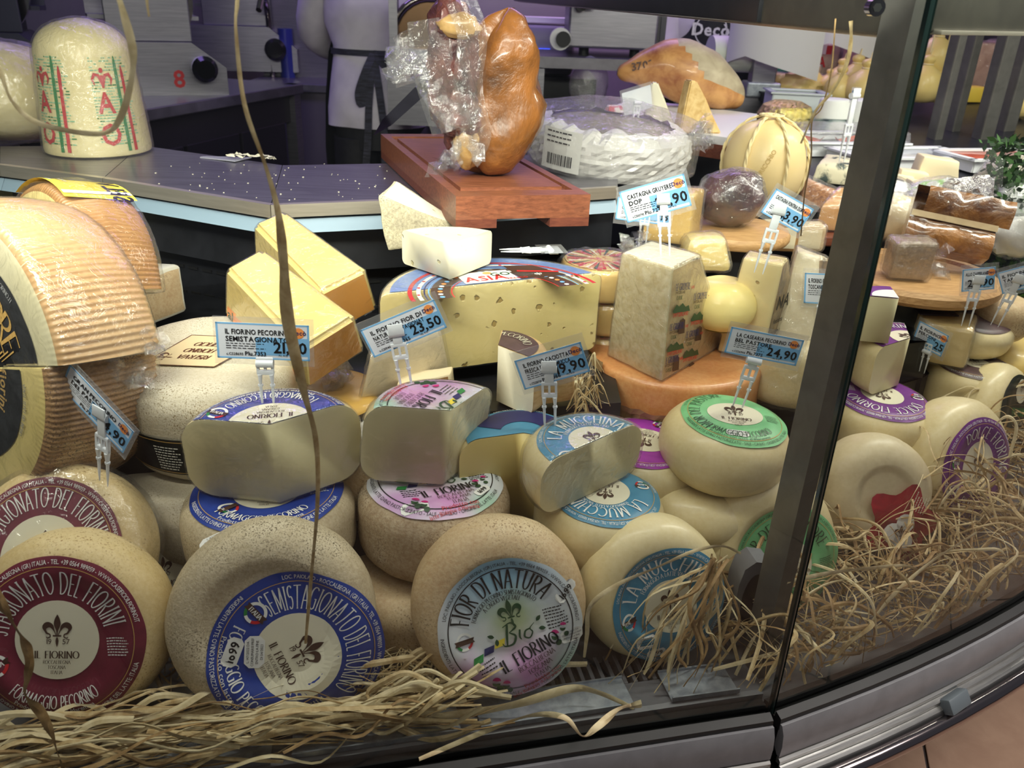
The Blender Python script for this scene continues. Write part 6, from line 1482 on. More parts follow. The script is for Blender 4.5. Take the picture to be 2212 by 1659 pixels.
# slicers
def slicer(label, M, sc=1.0, m=M_steelp, number=True):
    t = thing('meat_slicer', label, 'slicer', M @ Matrix.Diagonal((sc, sc, sc, 1)))
    mb = MB(); pr = [(-.25, 0), (.24, 0), (.24, .10), (.12, .19), (-.25, .19)]; k = len(pr)
    mb.add([(x, y, z) for y in (-.15, .15) for x, z in pr], [tuple(range(k)), tuple(range(2 * k - 1, k - 1, -1))] + [(i, k + i, k + (i + 1) % k, (i + 1) % k) for i in range(k)]); mb.build('base', m, t, smooth=False)
    mb = MB(); mb.tube([(.0, -.02, .33), (.0, .015, .33)], .16, 36); mb.build('blade', M_chrome, t)
    mb = MB(); mb.tube([(.0, -.035, .33), (.0, -.02, .33)], [.05, .09], 28); mb.build('blade_guard', m, t)
    mb = MB(); mb.box((-.02, .1, .27), (.40, .16, .015)); mb.box((-.02, .17, .40), (.40, .012, .28)); mb.build('carriage', m, t, smooth=False)
    mb = MB(); mb.box((-.02, -.10, .36), (.30, .012, .34), bev=.004); mb.build('gauge_plate', m, t, smooth=False)
    mb = MB(); mb.tube([(.15, -.15, .10), (.15, -.175, .10)], .042, 24); dl = mb.build('dial', mat('dial_white', (206, 204, 214), .4), t)
    mb = MB(); mb.tube([(.15, -.172, .10), (.15, -.19, .10), (.15, -.215, .10), (.15, -.235, .10)], [.028, .036, .048, .034], 20); mb.build('knob', mat('knob_black', (14, 14, 16), .12), t)
    mb = MB(); mb.tube([(-.1, -.08, .4), (-.1, -.12, .52)], .012, 10); mb.build('handle', M_black, t)
    if number:
        mb = MB(); ink_flat(mb, '8', .07, .02, .06, RED, 'bold', 'c', fn=lambda X, Y, z: (X - .01, -.1512, Y + .01)); mb.build('number', PAL, t, smooth=False)
    return t
p = PZ(330, 205, zb); slicer('steel meat slicer with black knob right of the printed provolone', Matrix.Translation((p.x - .02, p.y + .12, zb)) @ Matrix.Rotation(R_(28), 4, 'Z'), .95)
p = PZ(540, 150, zb); slicer('steel slicer standing farther back on the left bench', Matrix.Translation((p.x - .02, p.y + .05, zb)) @ Matrix.Rotation(R_(10), 4, 'Z'), 1.05, M_steelp, False)
p = PZ(-40, 190, zb); slicer('dark slicer at the left edge behind the printed provolone', Matrix.Translation((p.x, p.y + .12, zb)) @ Matrix.Rotation(R_(20), 4, 'Z'), 1.0, mat('slicer_dark', (70, 70, 84), .35, .7), False)
# notice on the wall
p = PY(402, 88, 4.79); mb = MB(); mb.box((0, 0, 0), (.10, .004, .09)); nt_ = mb.build('wall_notice', PAL[WHITE], None, smooth=False, T=Matrix.Translation(p)); tag(nt_, 'small white notice on the wall above the left bench', 'notice')
mb = MB(); fine(mb, lambda X, Y, z: (X, -.003, Y), -.04, .035, .08, .065, 7, GREY); mb.build('print', PAL, nt_, smooth=False)
# sink
p = PY(690, 175, 4.2); t = thing('sink', 'steel sink unit with splashback and tap behind the apron-wearing worker', 'sink', Vector((p.x, 4.1, 0))); zs = p.z
mb = MB(); mb.box((0, .2, zs - .02), (.62, .5, .04), bev=.005); mb.build('basin_rim', M_steel, t, smooth=False); mb = MB(); mb.box((0, .27, zs + .18), (.62, .02, .36)); mb.build('splashback', M_steelp, t, smooth=False)
mb = MB(); mb.box((0, .2, (zs - .04) / 2), (.58, .46, zs - .04)); mb.build('cabinet', mat('sink_cabinet', (108, 100, 116), .4, .5), t, smooth=False)
mb = MB(); mb.tube(catmull([(-.25, .2, zs), (-.25, .2, zs + .28), (-.25, .14, zs + .36), (-.25, .06, zs + .30)], 5), .014, 10); mb.build('tap', M_chrome, t); mb = MB(); mb.tube([(-.18, .22, zs), (-.18, .22, zs + .22)], .035, 16); mb.build('bottle', mat('bottle_blue', (40, 50, 120), .3), t)
# flywheel slicer beside the worker
p = P(930, 85, 3.0); t = thing('flywheel_slicer', 'chrome ring-framed hand slicer just left of the cured ham', 'slicer', Vector((p.x, p.y, CZ - .15)))
mb = MB(); zc_ = p.z - CZ + .15; mb.tube([(.085 * 1.6 * math.cos(R_(a)), 0, zc_ + .085 * 1.6 * math.sin(R_(a))) for a in range(0, 361, 12)], .014, 10, cap=False); mb.build('ring_frame', M_chrome, t)
mb = MB(); mb.tube([(0, .01, zc_), (0, .022, zc_)], .125, 40); mb.build('blade', mat('blade_dark', (120, 92, 66), .25, .8), t)
mb = MB(); mb.tube([(0, .02, zc_ + .13), (.0, .02, zc_ + .18), (-.03, .0, zc_ + .23)], [.02, .03, .05], 16); mb.build('knob', M_chrome, t); mb = MB(); mb.box((0, .06, zc_ / 2), (.30, .25, zc_ * .8)); mb.box((-.13, 0, zc_), (.03, .05, .28)); mb.build('base', M_steelp, t, smooth=False)
mb = MB(); mb.box((0, 0, (CZ - .15) / 2), (.32, .34, CZ - .16)); tag(mb.build('slicer_table', M_dark, None, smooth=False, T=Matrix.Translation((p.x + .12, p.y + .02, 0))), 'dark table under the ring-framed hand slicer', 'table')
# packing machine on its table
p = PY(1325, 128, 3.35); ztb = p.z; t = thing('packing_machine', 'grey steel box-shaped packing machine with side crank at the back', 'machine', Vector((p.x, p.y + .2, ztb)))
mb = MB(); mb.box((0, .1, .17), (.34, .4, .28), bev=.008); mb.build('housing', M_steelp, t, smooth=False); mb = MB(); mb.box((.185, .1, .16), (.03, .38, .26)); mb.box((.19, -.09, .08), (.02, .02, .14)); mb.build('side_panel', mat('machine_dark', (60, 58, 66), .4), t, smooth=False)
mb = MB(); mb.tube([(-.13, -.1, .18), (-.13, -.16, .18)], .022, 16); mb.tube([(-.13, -.16, .18), (-.08, -.17, .18)], .014, 10); mb.build('crank', M_black, t); mb = MB(); mb.tube([(-.20, -.1, .06), (-.20, -.14, .06)], .04, 20); mb.build('white_wheel', PAL[WHITE], t); mb = MB(); mb.tube([(-.19, -.14, .06), (-.19, -.17, .06)], .028, 16); mb.build('black_knob', M_black, t)
for k in (-1, 1): mb = MB(); mb.tube([(.1 * k, 0, .0), (.1 * k, 0, .035)], .02, 12); mb.build('foot', M_black, t)
t = thing('work_table', 'grey steel table carrying the packing machine', 'table', Vector((p.x, p.y + .25, 0))); mb = MB(); mb.box((0, .05, ztb - .02), (.62, .6, .04)); mb.build('top', M_steel, t, smooth=False)
for x_ in (-.28, .28):
    for y_ in (-.2, .3): mb = MB(); mb.box((x_, y_, (ztb - .04) / 2), (.05, .05, ztb - .04)); mb.build('leg', M_steelp, t, smooth=False)
mb = MB(); mb.box((0, .1, .3), (.5, .4, .03)); mb.build('shelf', M_steelp, t, smooth=False)
p = PY(1270, 185, 3.4); t = thing('plastic_bag', 'translucent plastic bag hanging under the packing machine table', 'bag', p); lump(t, 'bag', M_film2, (0, 0, 0), .09, (.8, .5, 1.1), .02, 3)
p = PY(1165, 95, 4.0); t = thing('label_printer', 'desk machine with a small blue light behind the ham', 'machine', p + Vector((0, 0, -.12))); mb = MB(); mb.box((0, 0, .1), (.30, .3, .2), bev=.03); mb.build('housing', mat('machine_grey', (126, 124, 134), .4), t); mb = MB(); mb.box((.02, -.152, .10), (.05, .01, .02)); mb.build('light', mat('blue_light', (60, 90, 255), .4, emit=2.0), t, smooth=False)
mb = MB(); mb.box((0, 0, .22), (.34, .2, .02)); mb.build('tray', PAL[WHITE], t, smooth=False); mb = MB(); mb.box((0, 0, (p.z - .12) / 2), (.5, .5, p.z - .125)); tag(mb.build('side_cabinet', M_dark, None, smooth=False, T=Matrix.Translation((p.x, 4.05, 0))), 'dark cabinet under the desk machine with the blue light', 'cabinet')

# ------------------------------------------------------------------ people
def loft(mb, rings, n=28, mi=0, cap=True, amp=0.0, seed=0):
    """rings: (centre, rx, ry) horizontal ellipses"""
    vs = []
    for (c, rx, ry) in rings:
        for j in range(n):
            a = 2 * PI * j / n; p = Vector(c) + Vector((rx * math.cos(a), ry * math.sin(a), 0))
            if amp: k = ns((p.x * 1.0, p.y, p.z * 2.5), 9, seed) * amp; p += Vector((math.cos(a), math.sin(a), 0)) * k
            vs.append(p)
    K = len(rings); fs = [(i * n + j, i * n + (j + 1) % n, (i + 1) * n + (j + 1) % n, (i + 1) * n + j) for i in range(K - 1) for j in range(n)]
    if cap: fs += [tuple(range(n))[::-1], tuple((K - 1) * n + j for j in range(n))]
    mb.add(vs, fs, mi)
def skin_body(name, joints, edges, m, parent, root=0):
    me = bpy.data.meshes.new(name); me.from_pydata([j[0] for j in joints], edges, []); o = bpy.data.objects.new(name, me); COL.objects.link(o); o.parent = parent; me.materials.append(m)
    o.modifiers.new('skin', 'SKIN'); 
    if not me.skin_vertices: me.skin_vertices.new() if hasattr(me.skin_vertices, 'new') else None
    sv = me.skin_vertices[0].data
    for i, j in enumerate(joints): sv[i].radius = (j[1], j[2] if len(j) > 2 else j[1]); sv[i].use_root = (i == root)
    sb = o.modifiers.new('sub', 'SUBSURF'); sb.levels = 2; sb.render_levels = 2; return o
M_skin = noisy('skin_tone', (196, 146, 118), (208, 160, 132), 20, .5, bstr=.05)
M_shirt = noisy('shirt_white', (206, 200, 210), (222, 216, 224), 12, .75, bstr=.3, dist=.004)
M_apron = noisy('apron_black', (18, 18, 22), (28, 28, 32), 30, .7, bstr=.1)
M_glove = mat('glove_white', (226, 226, 228), .45)
def person(label, M, sx, hands, glove=False, apron_front=False, bow=True):
    """standing worker facing local -y; hands: two wrist targets in local coordinates"""
    t = thing('person', label, 'person', M)
    J = [((0, 0, 1.0), .075, .09), ((0, .0, 1.2), .075, .10), ((0, .0, 1.42), .075, .12), ((0, 0, 1.53), .055), ((0, -.02, 1.60), .06, .06), ((0, -.03, 1.68), .085, .10), ((0, -.03, 1.76), .085, .10), ((0, -.02, 1.82), .05, .05)]
    E = [(i, i + 1) for i in range(7)]
    for s, wr in ((-1, hands[0]), (1, hands[1])):
        wr = Vector(wr); sh = Vector((s * .19, 0, 1.45)); el = (sh + wr) / 2 + Vector((s * .09, .07, -.06)); b = len(J)
        J += [(sh, .058), (el, .045), (wr, .028)]; E += [(2, b), (b, b + 1), (b + 1, b + 2)]
        d = (wr - el).normalized(); side = d.cross(Vector((0, 0, 1))).normalized(); pm = wr + d * .06; J.append((pm, .030, .018)); E.append((b + 2, b + 3))
        for k in range(4):
            o_ = side * (-.027 + .018 * k); L = (.062, .074, .07, .054)[k]; f0 = pm + d * .03 + o_; c = len(J)
            J += [(f0, .010), (f0 + d * L * .55 - Vector((0, 0, .010)), .0092), (f0 + d * L * .85 - Vector((0, 0, .034)), .008)]; E += [(b + 3, c), (c, c + 1), (c + 1, c + 2)]
        c = len(J); J += [(wr + d * .03 + side * -s * .03, .011), (wr + d * .07 + side * -s * .05 - Vector((0, 0, .015)), .0095)]; E += [(b + 2, c), (c, c + 1)]
    for s in (-1, 1):
        b = len(J); J += [((s * .10, 0, .92), .09), ((s * .11, -.01, .50), .06), ((s * .11, .02, .10), .04), ((s * .11, -.10, .035), .035)]; E += [(0, b), (b, b + 1), (b + 1, b + 2), (b + 2, b + 3)]
    skin_body('body', J, E, M_skin, t)
    mb = MB(); loft(mb, [((0, 0, .885), .195, .135), ((0, 0, .95), .195, .14), ((0, 0, 1.05), .185, .13), ((0, 0, 1.14), .172, .12), ((0, 0, 1.18), .172, .12), ((0, 0, 1.26), .190, .135), ((0, 0, 1.36), .20, .135), ((0, 0, 1.46), .18, .11), ((0, 0, 1.51), .10, .075), ((0, -.005, 1.54), .065, .06)], 40, amp=.014, seed=sx)
    for s, wr in ((-1, hands[0]), (1, hands[1])):
        wr = Vector(wr); sh = Vector((s * .165, 0, 1.45)); el = (sh + wr) / 2 + Vector((s * .09, .07, -.06)); mb.tube(catmull([sh, el, wr], 5), [.085, .082, .078, .074, .07, .068, .062, .058, .054, .05, .046], 18)
    mb.build('shirt', M_shirt, t)
    mb = MB(); loft(mb, [((0, 0, .80), .17, .12), ((0, 0, .95), .18, .13), ((0, 0, 1.0), .17, .12)], 28)
    for s in (-1, 1): loft(mb, [((s * .10, .01, .06), .075, .085), ((s * .10, .01, .3), .075, .085), ((s * .10, 0, .6), .085, .095), ((s * .085, 0, .84), .098, .115)], 20)
    mb.build('trousers', M_apron, t)
    mb = MB(); vs = []
    for z, ww in ((.55, .21), (.8, .215), (.98, .205), (1.15, .185), (1.3, .14), (1.45, .11)):
        for i in range(13):
            a = R_(180 + 180 * i / 12); k = .135 + .012; vs.append((ww * math.cos(a) * 1.02, k * math.sin(a) * (1.08 if z < 1.3 else 1.0) - .004, z))
    mb.add(vs, [(13 * r + i, 13 * r + i + 1, 13 * r + i + 14, 13 * r + i + 13) for r in range(5) for i in range(12)]); ap = mb.build('apron', M_apron, t)
    if apron_front:
        mb = MB(); f = lambda X, Y, z: (X, -.158, Y + 1.28); ink_flat(mb, 'Decò', 0, -.02, .045, WHITE, 'bold', 'c', fn=f); disc(mb, .065, WHITE, f, r0=.061, n=30, rings=1); mb.build('apron_logo', PAL, ap, smooth=False)
    if bow:
        mb = MB(); loft(mb, [((0, 0, 1.150), .178, .127), ((0, 0, 1.172), .178, .127)], 40, cap=False)
        for pth in ([(0, .13, 1.16), (-.05, .15, 1.15), (-.10, .15, 1.09), (-.085, .15, 1.06), (-.04, .145, 1.12), (0, .135, 1.16)], [(.0, .135, 1.16), (.03, .15, 1.1), (.06, .15, 1.02), (.05, .15, .98), (.02, .15, 1.06), (0, .135, 1.15)], [(0, .135, 1.16), (-.02, .15, 1.02), (-.035, .155, .85), (-.03, .15, .68)], [(0, .135, 1.16), (.02, .152, 1.0), (.03, .155, .85), (.045, .15, .72)]):
            mb.ribbon(catmull(pth, 6), .028, n0=Vector((0, 1, 0)))
        mb.build('apron_ties', noisy('tie_black', (12, 12, 16), (60, 60, 76), 160, .7, bstr=.0, stretch=(.1, .1, 1)), t)
    for i_, (s, wr) in enumerate(((-1, hands[0]), (1, hands[1]))):
        if glove:
            wr = Vector(wr); el = (Vector((s * .19, 0, 1.45)) + wr) / 2 + Vector((s * .09, .07, -.06)); d = (wr - el).normalized(); side = d.cross(Vector((0, 0, 1))).normalized(); pm = wr + d * .06
            Jg = [(wr - d * .05, .040), (wr, .036), (pm, .036, .024)]; Eg = [(0, 1), (1, 2)]
            for k in range(4):
                o_ = side * (-.027 + .018 * k); L = (.064, .076, .072, .056)[k]; f0 = pm + d * .03 + o_; c = len(Jg); Jg += [(f0, .012), (f0 + d * L * .55 - Vector((0, 0, .010)), .0115), (f0 + d * L * .85 - Vector((0, 0, .036)), .010)]; Eg += [(2, c), (c, c + 1), (c + 1, c + 2)]
            c = len(Jg); Jg += [(wr + d * .03 + side * -s * .03, .013), (wr + d * .07 + side * -s * .052 - Vector((0, 0, .015)), .0115)]; Eg += [(1, c), (c, c + 1)]
            skin_body('glove', Jg, Eg, M_glove, t)
    lump(t, 'hair', mat('hair_dark', (38, 28, 22), .6), (0, .012, 1.765), .105, (.86, .98, .9), .006, 5)
    mb = MB()
    for s in (-1, 1):
        mb.tube([(s * .036, -.122, 1.735), (s * .036, -.128, 1.735)], .012, 12); 
    mb.tube([(0, -.118, 1.735), (0, -.142, 1.70), (0, -.122, 1.69)], [.008, .014, .010], 8, mi=1); mb.tube([(-.026, -.118, 1.655), (0, -.126, 1.652), (.026, -.118, 1.655)], .005, 6, mi=2)
    for s in (-1, 1): mb.tube([(s * .092, -.01, 1.75), (s * .100, .0, 1.73), (s * .092, -.005, 1.70)], [.008, .014, .008], 8, mi=1)
    mb.build('face', [mat('eye_dark', (40, 32, 28), .3), M_skin, mat('lip_tone', (168, 96, 88), .5)], t)
    return t
p = PY(812, 200, 3.45)
person('worker seen from behind in white shirt with black apron ties', Matrix.Translation((p.x, 3.5, .0)) @ Matrix.Rotation(R_(184), 4, 'Z') @ Matrix.Diagonal((1.0, 1.0, 1.0, 1)), 3, ((-.16, -.34, 1.12), (.16, -.34, 1.12)))
p = PY(1560, 90, 3.7)
person('gloved worker in white shirt and black apron standing at the back right', Matrix.Translation((p.x - .02, 3.85, 0)) @ Matrix.Rotation(R_(-12), 4, 'Z'), 6, ((-.02, -.36, 1.02), (.20, -.36, 1.04)), True, True, False)

# ------------------------------------------------------------------ price tags
def tagp(label, tip, zc_px, **k):
    return price_tag(label, tip, **k)
F0 = (0, -1, 0)
price_tag('price tag 21,50 stuck in the blue-label cut piece', PZ(580, 884, .917), (.06, -1, 0), ['IL FIORINO PECORINO', 'SEMISTAGIONATO'], '21,50', .107, .044, .086, False, 1.5, lean=(-4, 0))
price_tag('price tag 23,50 stuck in the flowery-label cut piece', PZ(880, 845, .915), (.1, -1, 0), ['IL FIORINO FIOR DI', 'NATURA BIO STAGIONAT'], '23,50', .100, .040, .084, True, -15, 'Plu.7365', 'c.CS19487', lean=(-2, -9), xo=.010, sleeve_up=.008)
price_tag('price tag 19,90 stuck in the light-blue-label half wheel', PZ(1188, 925, .872), (-.05, -1, 0), ['IL FIORINO CACIOTTA', 'FRESCA PURA DI MUCCA'], '19,90', .087, .042, .088, True, -17, 'Plu.7366', 'c.CS28701', dark=True, lean=(0, -4), xo=.004, sleeve_up=.010)
price_tag('price tag 24,90 above the green-label wheel', PZ(1592, 882, .868), (-.1, -1, 0), ['LA CASEARIA PECORINO', 'BEL PASTORE'], '24,90', .098, .038, .098, False, -2, 'Plu.7375', 'c.CS26966', lean=(0, 9), xo=.006)
price_tag('price tag 33,90 on top of the tall printed wedge', PZ(1437, 552, 1.045), (-.25, -1, 0), ['CASTAGNA GRUYERE', 'DOP'], '33,90', .094, .046, .083, True, -13, 'Plu.7240', 'c.CS00795', lean=(0, -8), xo=-.012, fork=.95)
price_tag('small 18 price tag low behind the tag of the tall wedge', PZ(1392, 545, 1.02) + Vector((0, .03, 0)), (-.2, -1, 0), ['ILSA', 'CACIOT.LECCESE'], '18', .085, .036, .058, True, 2, 'Plu.72', 'c.CS1', fork=.8, lean=(0, 0), xo=-.004)
price_tag('price tag 23,90 on the pale lettered wedge', PZ(1640, 585, 1.03), (-.1, -1, 0), ['CASTAGNA FONTINA DOP'], '23,90', .062, .038, .092, True, 17, 'Plu.72', 'c.CS2', lean=(0, 8), xo=.012, fork=.95)
price_tag('bar-coded tag tucked against the post', PZ(1768, 690, .94), (-.55, -1, 0), ['IL FIORINO PECORINO', 'TOSCANO FRESCO'], '', .060, .048, .05, False, -8, '', '', fork=.6)
price_tag('price tag 24,90 turned sideways above the maroon-label half', PZ(224, 1040, .85), (-.42, -.88, .0), ['GRAN PECORINO', 'DEL PASTORE'], '24,90', .105, .042, .098, True, 24, 'Plu.73', 'c.CS3', lean=(0, 12), xo=-.008)
q = PZ(1160, 556, 1.006); t = price_tag('price tag lying face down on the mosaic-labelled half wheel', q, (0, -1, 0), [], '', .04, .03, .08, True, 0, '', '', lean=(0, 0)); t.matrix_world = Matrix.Translation(q + Vector((-.055, .01, .006))) @ Matrix.Rotation(R_(12), 4, 'Z') @ Matrix.Rotation(R_(90), 4, 'Y') @ Matrix.Rotation(R_(90), 4, 'Z')
q = PZ(1370, 286, z2); t = price_tag('blank grey back of a tag standing on the white-topped board', q, (0, -1, 0), [], '', .075, .05, .07, True, 14, '', '', fork=.9); t.matrix_world = Matrix.Translation(q) @ Matrix.Rotation(R_(205), 4, 'Z')

# ------------------------------------------------------------------ raffia
M_raf = noisy('raffia', (168, 138, 88), (214, 192, 146), 60, .6, bstr=.3, stretch=(1, 1, 1))
M_raf2 = noisy('raffia_dark', (126, 96, 56), (176, 144, 96), 60, .65, bstr=.3)
M_raf3 = noisy('raffia_pale', (196, 176, 132), (226, 210, 170), 60, .6, bstr=.3)
RAF = [M_raf, M_raf2, M_raf3]
def strand(label, pts, widths, tw=0.0, per=8, m=M_raf):
    P3 = catmull(pts, per); wv = catmull([(w_, 0, 0) for w_ in widths], per); mb = MB(); o = P3[0].copy()
    mb.ribbon([p - o for p in P3], [max(.0006, v.x) for v in wv], n0=Vector((0, -1, .2)), twist=[math.sin(i * .35) * tw for i in range(len(P3))], curl=.18)
    ob = mb.build('raffia_strand', m, None, T=Matrix.Translation(o)); return tag(ob, label, 'raffia', 'loose raffia strands')
yv = .665
strand('long raffia strand hanging down the left middle in front of everything', [PY(x, y, yv + dy) for x, y, dy in ((517, -40, .02), (512, 10, .02), (510, 70, .02), (528, 225, .01), (574, 360, .005), (600, 455, 0), (612, 560, 0), (622, 690, 0), (655, 840, 0), (682, 950, 0), (686, 1080, 0), (672, 1250, .02), (660, 1390, .035))], [.003, .003, .003, .0035, .004, .005, .010, .011, .008, .005, .004, .004, .003], .5)
strand('raffia loop hanging in front of the printed provolone', [PY(x, y, .66) for x, y in ((-20, 110), (4, 165), (24, 215), (70, 260), (150, 283), (228, 287), (262, 250), (284, 170), (287, 110), (270, 40), (252, -20))], [.004, .004, .003, .004, .004, .004, .005, .005, .006, .006, .005], .4, m=M_raf3)
strand('short raffia tip dangling at the top left', [PY(x, y, .66) for x, y in ((316, -20), (318, 8), (322, 36))], [.003, .002, .0015])
strand('thick twisted raffia strand at the lower left edge', [PY(x, y, .60) for x, y in ((-20, 1255), (6, 1310), (48, 1375), (64, 1430), (55, 1495), (92, 1545), (120, 1610), (142, 1680))], [.006, .010, .010, .008, .010, .009, .006, .004], .9, m=M_raf2)
strand('thin raffia strand hanging left of the post', [PY(x, y, .86) for x, y in ((1805, 40), (1796, 150), (1776, 230), (1754, 262), (1752, 340), (1738, 420), (1730, 510))], [.0015] * 7, .2, m=M_raf2)
strand('forked raffia strand hanging just left of the post', [PY(x, y, .85) for x, y in ((1838, 45), (1838, 90), (1828, 140), (1800, 195), (1765, 235), (1745, 275), (1730, 310))], [.004, .004, .0035, .003, .0025, .002, .002], .5)
strand('raffia strand arching from the middle front wheel over the light blue label by the post', [PY(x, y, y3) for x, y, y3 in ((1262, 1420, .76), (1268, 1370, .76), (1275, 1310, .76), (1330, 1265, .77), (1420, 1225, .78), (1500, 1190, .80), (1560, 1180, .82), (1600, 1195, .83))], [.003, .005, .006, .005, .004, .004, .004, .003], .5, m=M_raf3)
strand('broad raffia strip lying over the zinc plates', [PZ(x, y, z) for x, y, z in ((870, 1555, .622), (1010, 1540, .630), (1120, 1520, .634), (1230, 1488, .640), (1290, 1495, .638), (1370, 1530, .630))], [.004, .010, .012, .010, .008, .004], .3, m=M_raf3)
strand('raffia strip curling up from the seal in the middle', [PZ(x, y, z) for x, y, z in ((905, 1640, .620), (1060, 1575, .628), (1150, 1545, .64), (1220, 1550, .648), (1258, 1590, .63), (1290, 1570, .64), (1340, 1530, .648), (1385, 1520, .645))], [.005, .006, .007, .006, .004, .008, .010, .009], .6, m=M_raf3)
strand('pale raffia strand resting across the nest right of the post', [PY(x, y, y3) for x, y, y3 in ((1700, 1258, .83), (1780, 1240, .86), (1870, 1228, .90), (1950, 1222, .93), (1985, 1232, .95))], [.005, .006, .005, .004, .004], .3, m=M_raf3)
strand('raffia strand slanting down through the nest right of the post', [PY(x, y, y3) for x, y, y3 in ((2110, 1150, .99), (2010, 1215, .95), (1930, 1285, .90), (1880, 1345, .865), (1855, 1365, .85))], [.004, .005, .006, .005, .003], .3, m=M_raf3)
def nest(label, gen, n, seed, name='raffia_nest', mats=RAF):
    rr = random.Random(seed); mb = MB()
    for k in range(n):
        pts, wd, mi = gen(rr, k); cp = catmull(pts, 5); tw = rr.uniform(-2.5, 2.5)
        ws = [wd * (.5 + .5 * math.sin(PI * min(1, .15 + .7 * i / max(1, len(cp) - 1)))) for i in range(len(cp))]
        mb.ribbon(cp, ws, n0=Vector((0, rr.uniform(-.6, .1), 1)), mi=mi, twist=tw, curl=.2)
    o = mb.build(name, mats, None); return tag(o, label, 'raffia', kind='stuff')
def gen_front(rr, k):
    s = rr.uniform(-1.0, -.55); L = rr.uniform(.15, .42); L = min(L, -.33 - s + rr.uniform(-.05, .03) + (.14 if k % 9 == 0 else 0)); dep = rr.uniform(.022, .095); z = DZ + .016 + rr.uniform(0, .04)
    an = rr.gauss(0, .10); pts = []
    for i in range(6):
        u = i / 5; a = s + L * u; p = PL[1] + tdir * a - nrm * (dep + an * L * (u - .5) + rr.uniform(-.012, .012)); pts.append((p.x, p.y, max(DZ + .012, z + .022 * math.sin(PI * u) * rr.uniform(-.4, 1.0) + rr.uniform(-.008, .010))))
    # keep inside the glass
    return pts, rr.choice((.0015, .0022, .003, .005, .0075, .009)), rr.choice((0, 0, 1, 2, 2))
nest('tangle of long raffia strips lying along the glass at the front left', gen_front, 110, 5)
def gen_knot(rr, k):
    c = PZ(rr.uniform(840, 1000), rr.uniform(1440, 1540), DZ + .05); a = rr.uniform(0, 6.28); r = rr.uniform(.02, .06); pts = []
    for i in range(6): b = a + i * rr.uniform(.6, 1.0); pts.append((c.x + r * math.cos(b) * 1.2, c.y + r * math.sin(b) * .3, DZ + .03 + .03 * math.sin(b * 1.3) + .02))
    return pts, rr.choice((.003, .005, .007)), rr.choice((0, 2, 2))
nest('looped raffia knot in front of the gap between blue and flowery wheels', gen_knot, 22, 8)
def gen_straw(rr, k):
    c = PZ(rr.uniform(800, 950), rr.uniform(1330, 1470), DZ + .02 + rr.uniform(0, .02)); a = rr.uniform(0, PI); L = rr.uniform(.02, .06); return [(c.x + math.cos(a) * L * (u - .5), c.y + math.sin(a) * L * (u - .5), c.z + .004 * math.sin(u * 3)) for u in (0, .35, .7, 1)], rr.choice((.0012, .0018, .003)), rr.choice((0, 0, 2))
nest('fine straw bedding between the blue and flowery front wheels', gen_straw, 260, 9)
def gen_gap(rr, k):
    c = PZ(rr.uniform(330, 420), rr.uniform(1380, 1480), DZ + .02); a = rr.uniform(.5, 2.2); L = rr.uniform(.03, .07); return [(c.x + math.cos(a) * L * (u - .5), c.y + math.sin(a) * L * .5 * (u - .5), c.z + .05 * u * rr.uniform(.2, 1)) for u in (0, .35, .7, 1)], rr.choice((.0015, .003, .004)), rr.choice((0, 1, 0))
nest('raffia tufts between the maroon and blue front wheels', gen_gap, 40, 10)
kn = PY(1548, 1225, .835)
def gen_post(rr, k):
    e = PY(rr.uniform(1290, 1600), rr.uniform(1330, 1560), rr.uniform(.76, .82)); e.z = max(e.z, DZ + .015); m = kn.lerp(e, .5) + Vector((rr.uniform(-.03, .03), rr.uniform(-.01, .02), rr.uniform(-.02, .05))); m2 = kn.lerp(e, .8) + Vector((rr.uniform(-.02, .02), 0, rr.uniform(-.01, .02)))
    return [kn + Vector((rr.uniform(-.012, .012), rr.uniform(-.006, .006), rr.uniform(-.02, .02))), m, m2, e], rr.choice((.002, .003, .0045, .006)), rr.choice((0, 0, 1, 2))
nest('bundle of raffia tied beside the foot of the post', gen_post, 34, 12)
def gen_right(rr, k):
    i = rr.randint(0, 15); f = rr.random(); p0 = PR[i].lerp(PR[i + 1], f); t_ = (PR[i + 1] - PR[i]).normalized(); nn_ = Vector((t_.y, -t_.x, 0)); dep = .014 + .246 * rr.random() ** 1.25; zz = DZ + .01 + rr.uniform(0, .02) + .085 * min(1, dep / .16) * rr.random() ** .7 * (1.4 if i > 5 else .75)
    c = p0 - nn_ * dep; a = rr.uniform(0, 2 * PI); L = rr.uniform(.05, .2); h = rr.uniform(.0, .06); pts = []
    for j in range(5):
        u = j / 4; q_ = Vector((c.x + math.cos(a) * L * (u - .5) + rr.uniform(-.012, .012), c.y + math.sin(a) * L * (u - .5) + rr.uniform(-.012, .012), max(DZ + .004, zz + h * math.sin(PI * u) + rr.uniform(-.006, .012))))
        # stay behind the pane
        b = min(range(len(PR) - 1), key=lambda m_: (PR[m_] - Vector((q_.x, q_.y, 0))).length); tt = (PR[b + 1] - PR[b]).normalized(); n2 = Vector((tt.y, -tt.x, 0)); dd_ = (Vector((q_.x, q_.y, 0)) - PR[b]).dot(n2)
        if dd_ > -.014: q_ -= n2 * (dd_ + .014)
        pts.append(q_)
    return pts, rr.choice((.0012, .002, .003, .0045, .006)), rr.choice((0, 0, 1, 1, 2))
nest('deep nest of raffia filling the curved front right of the post', gen_right, 1150, 14)

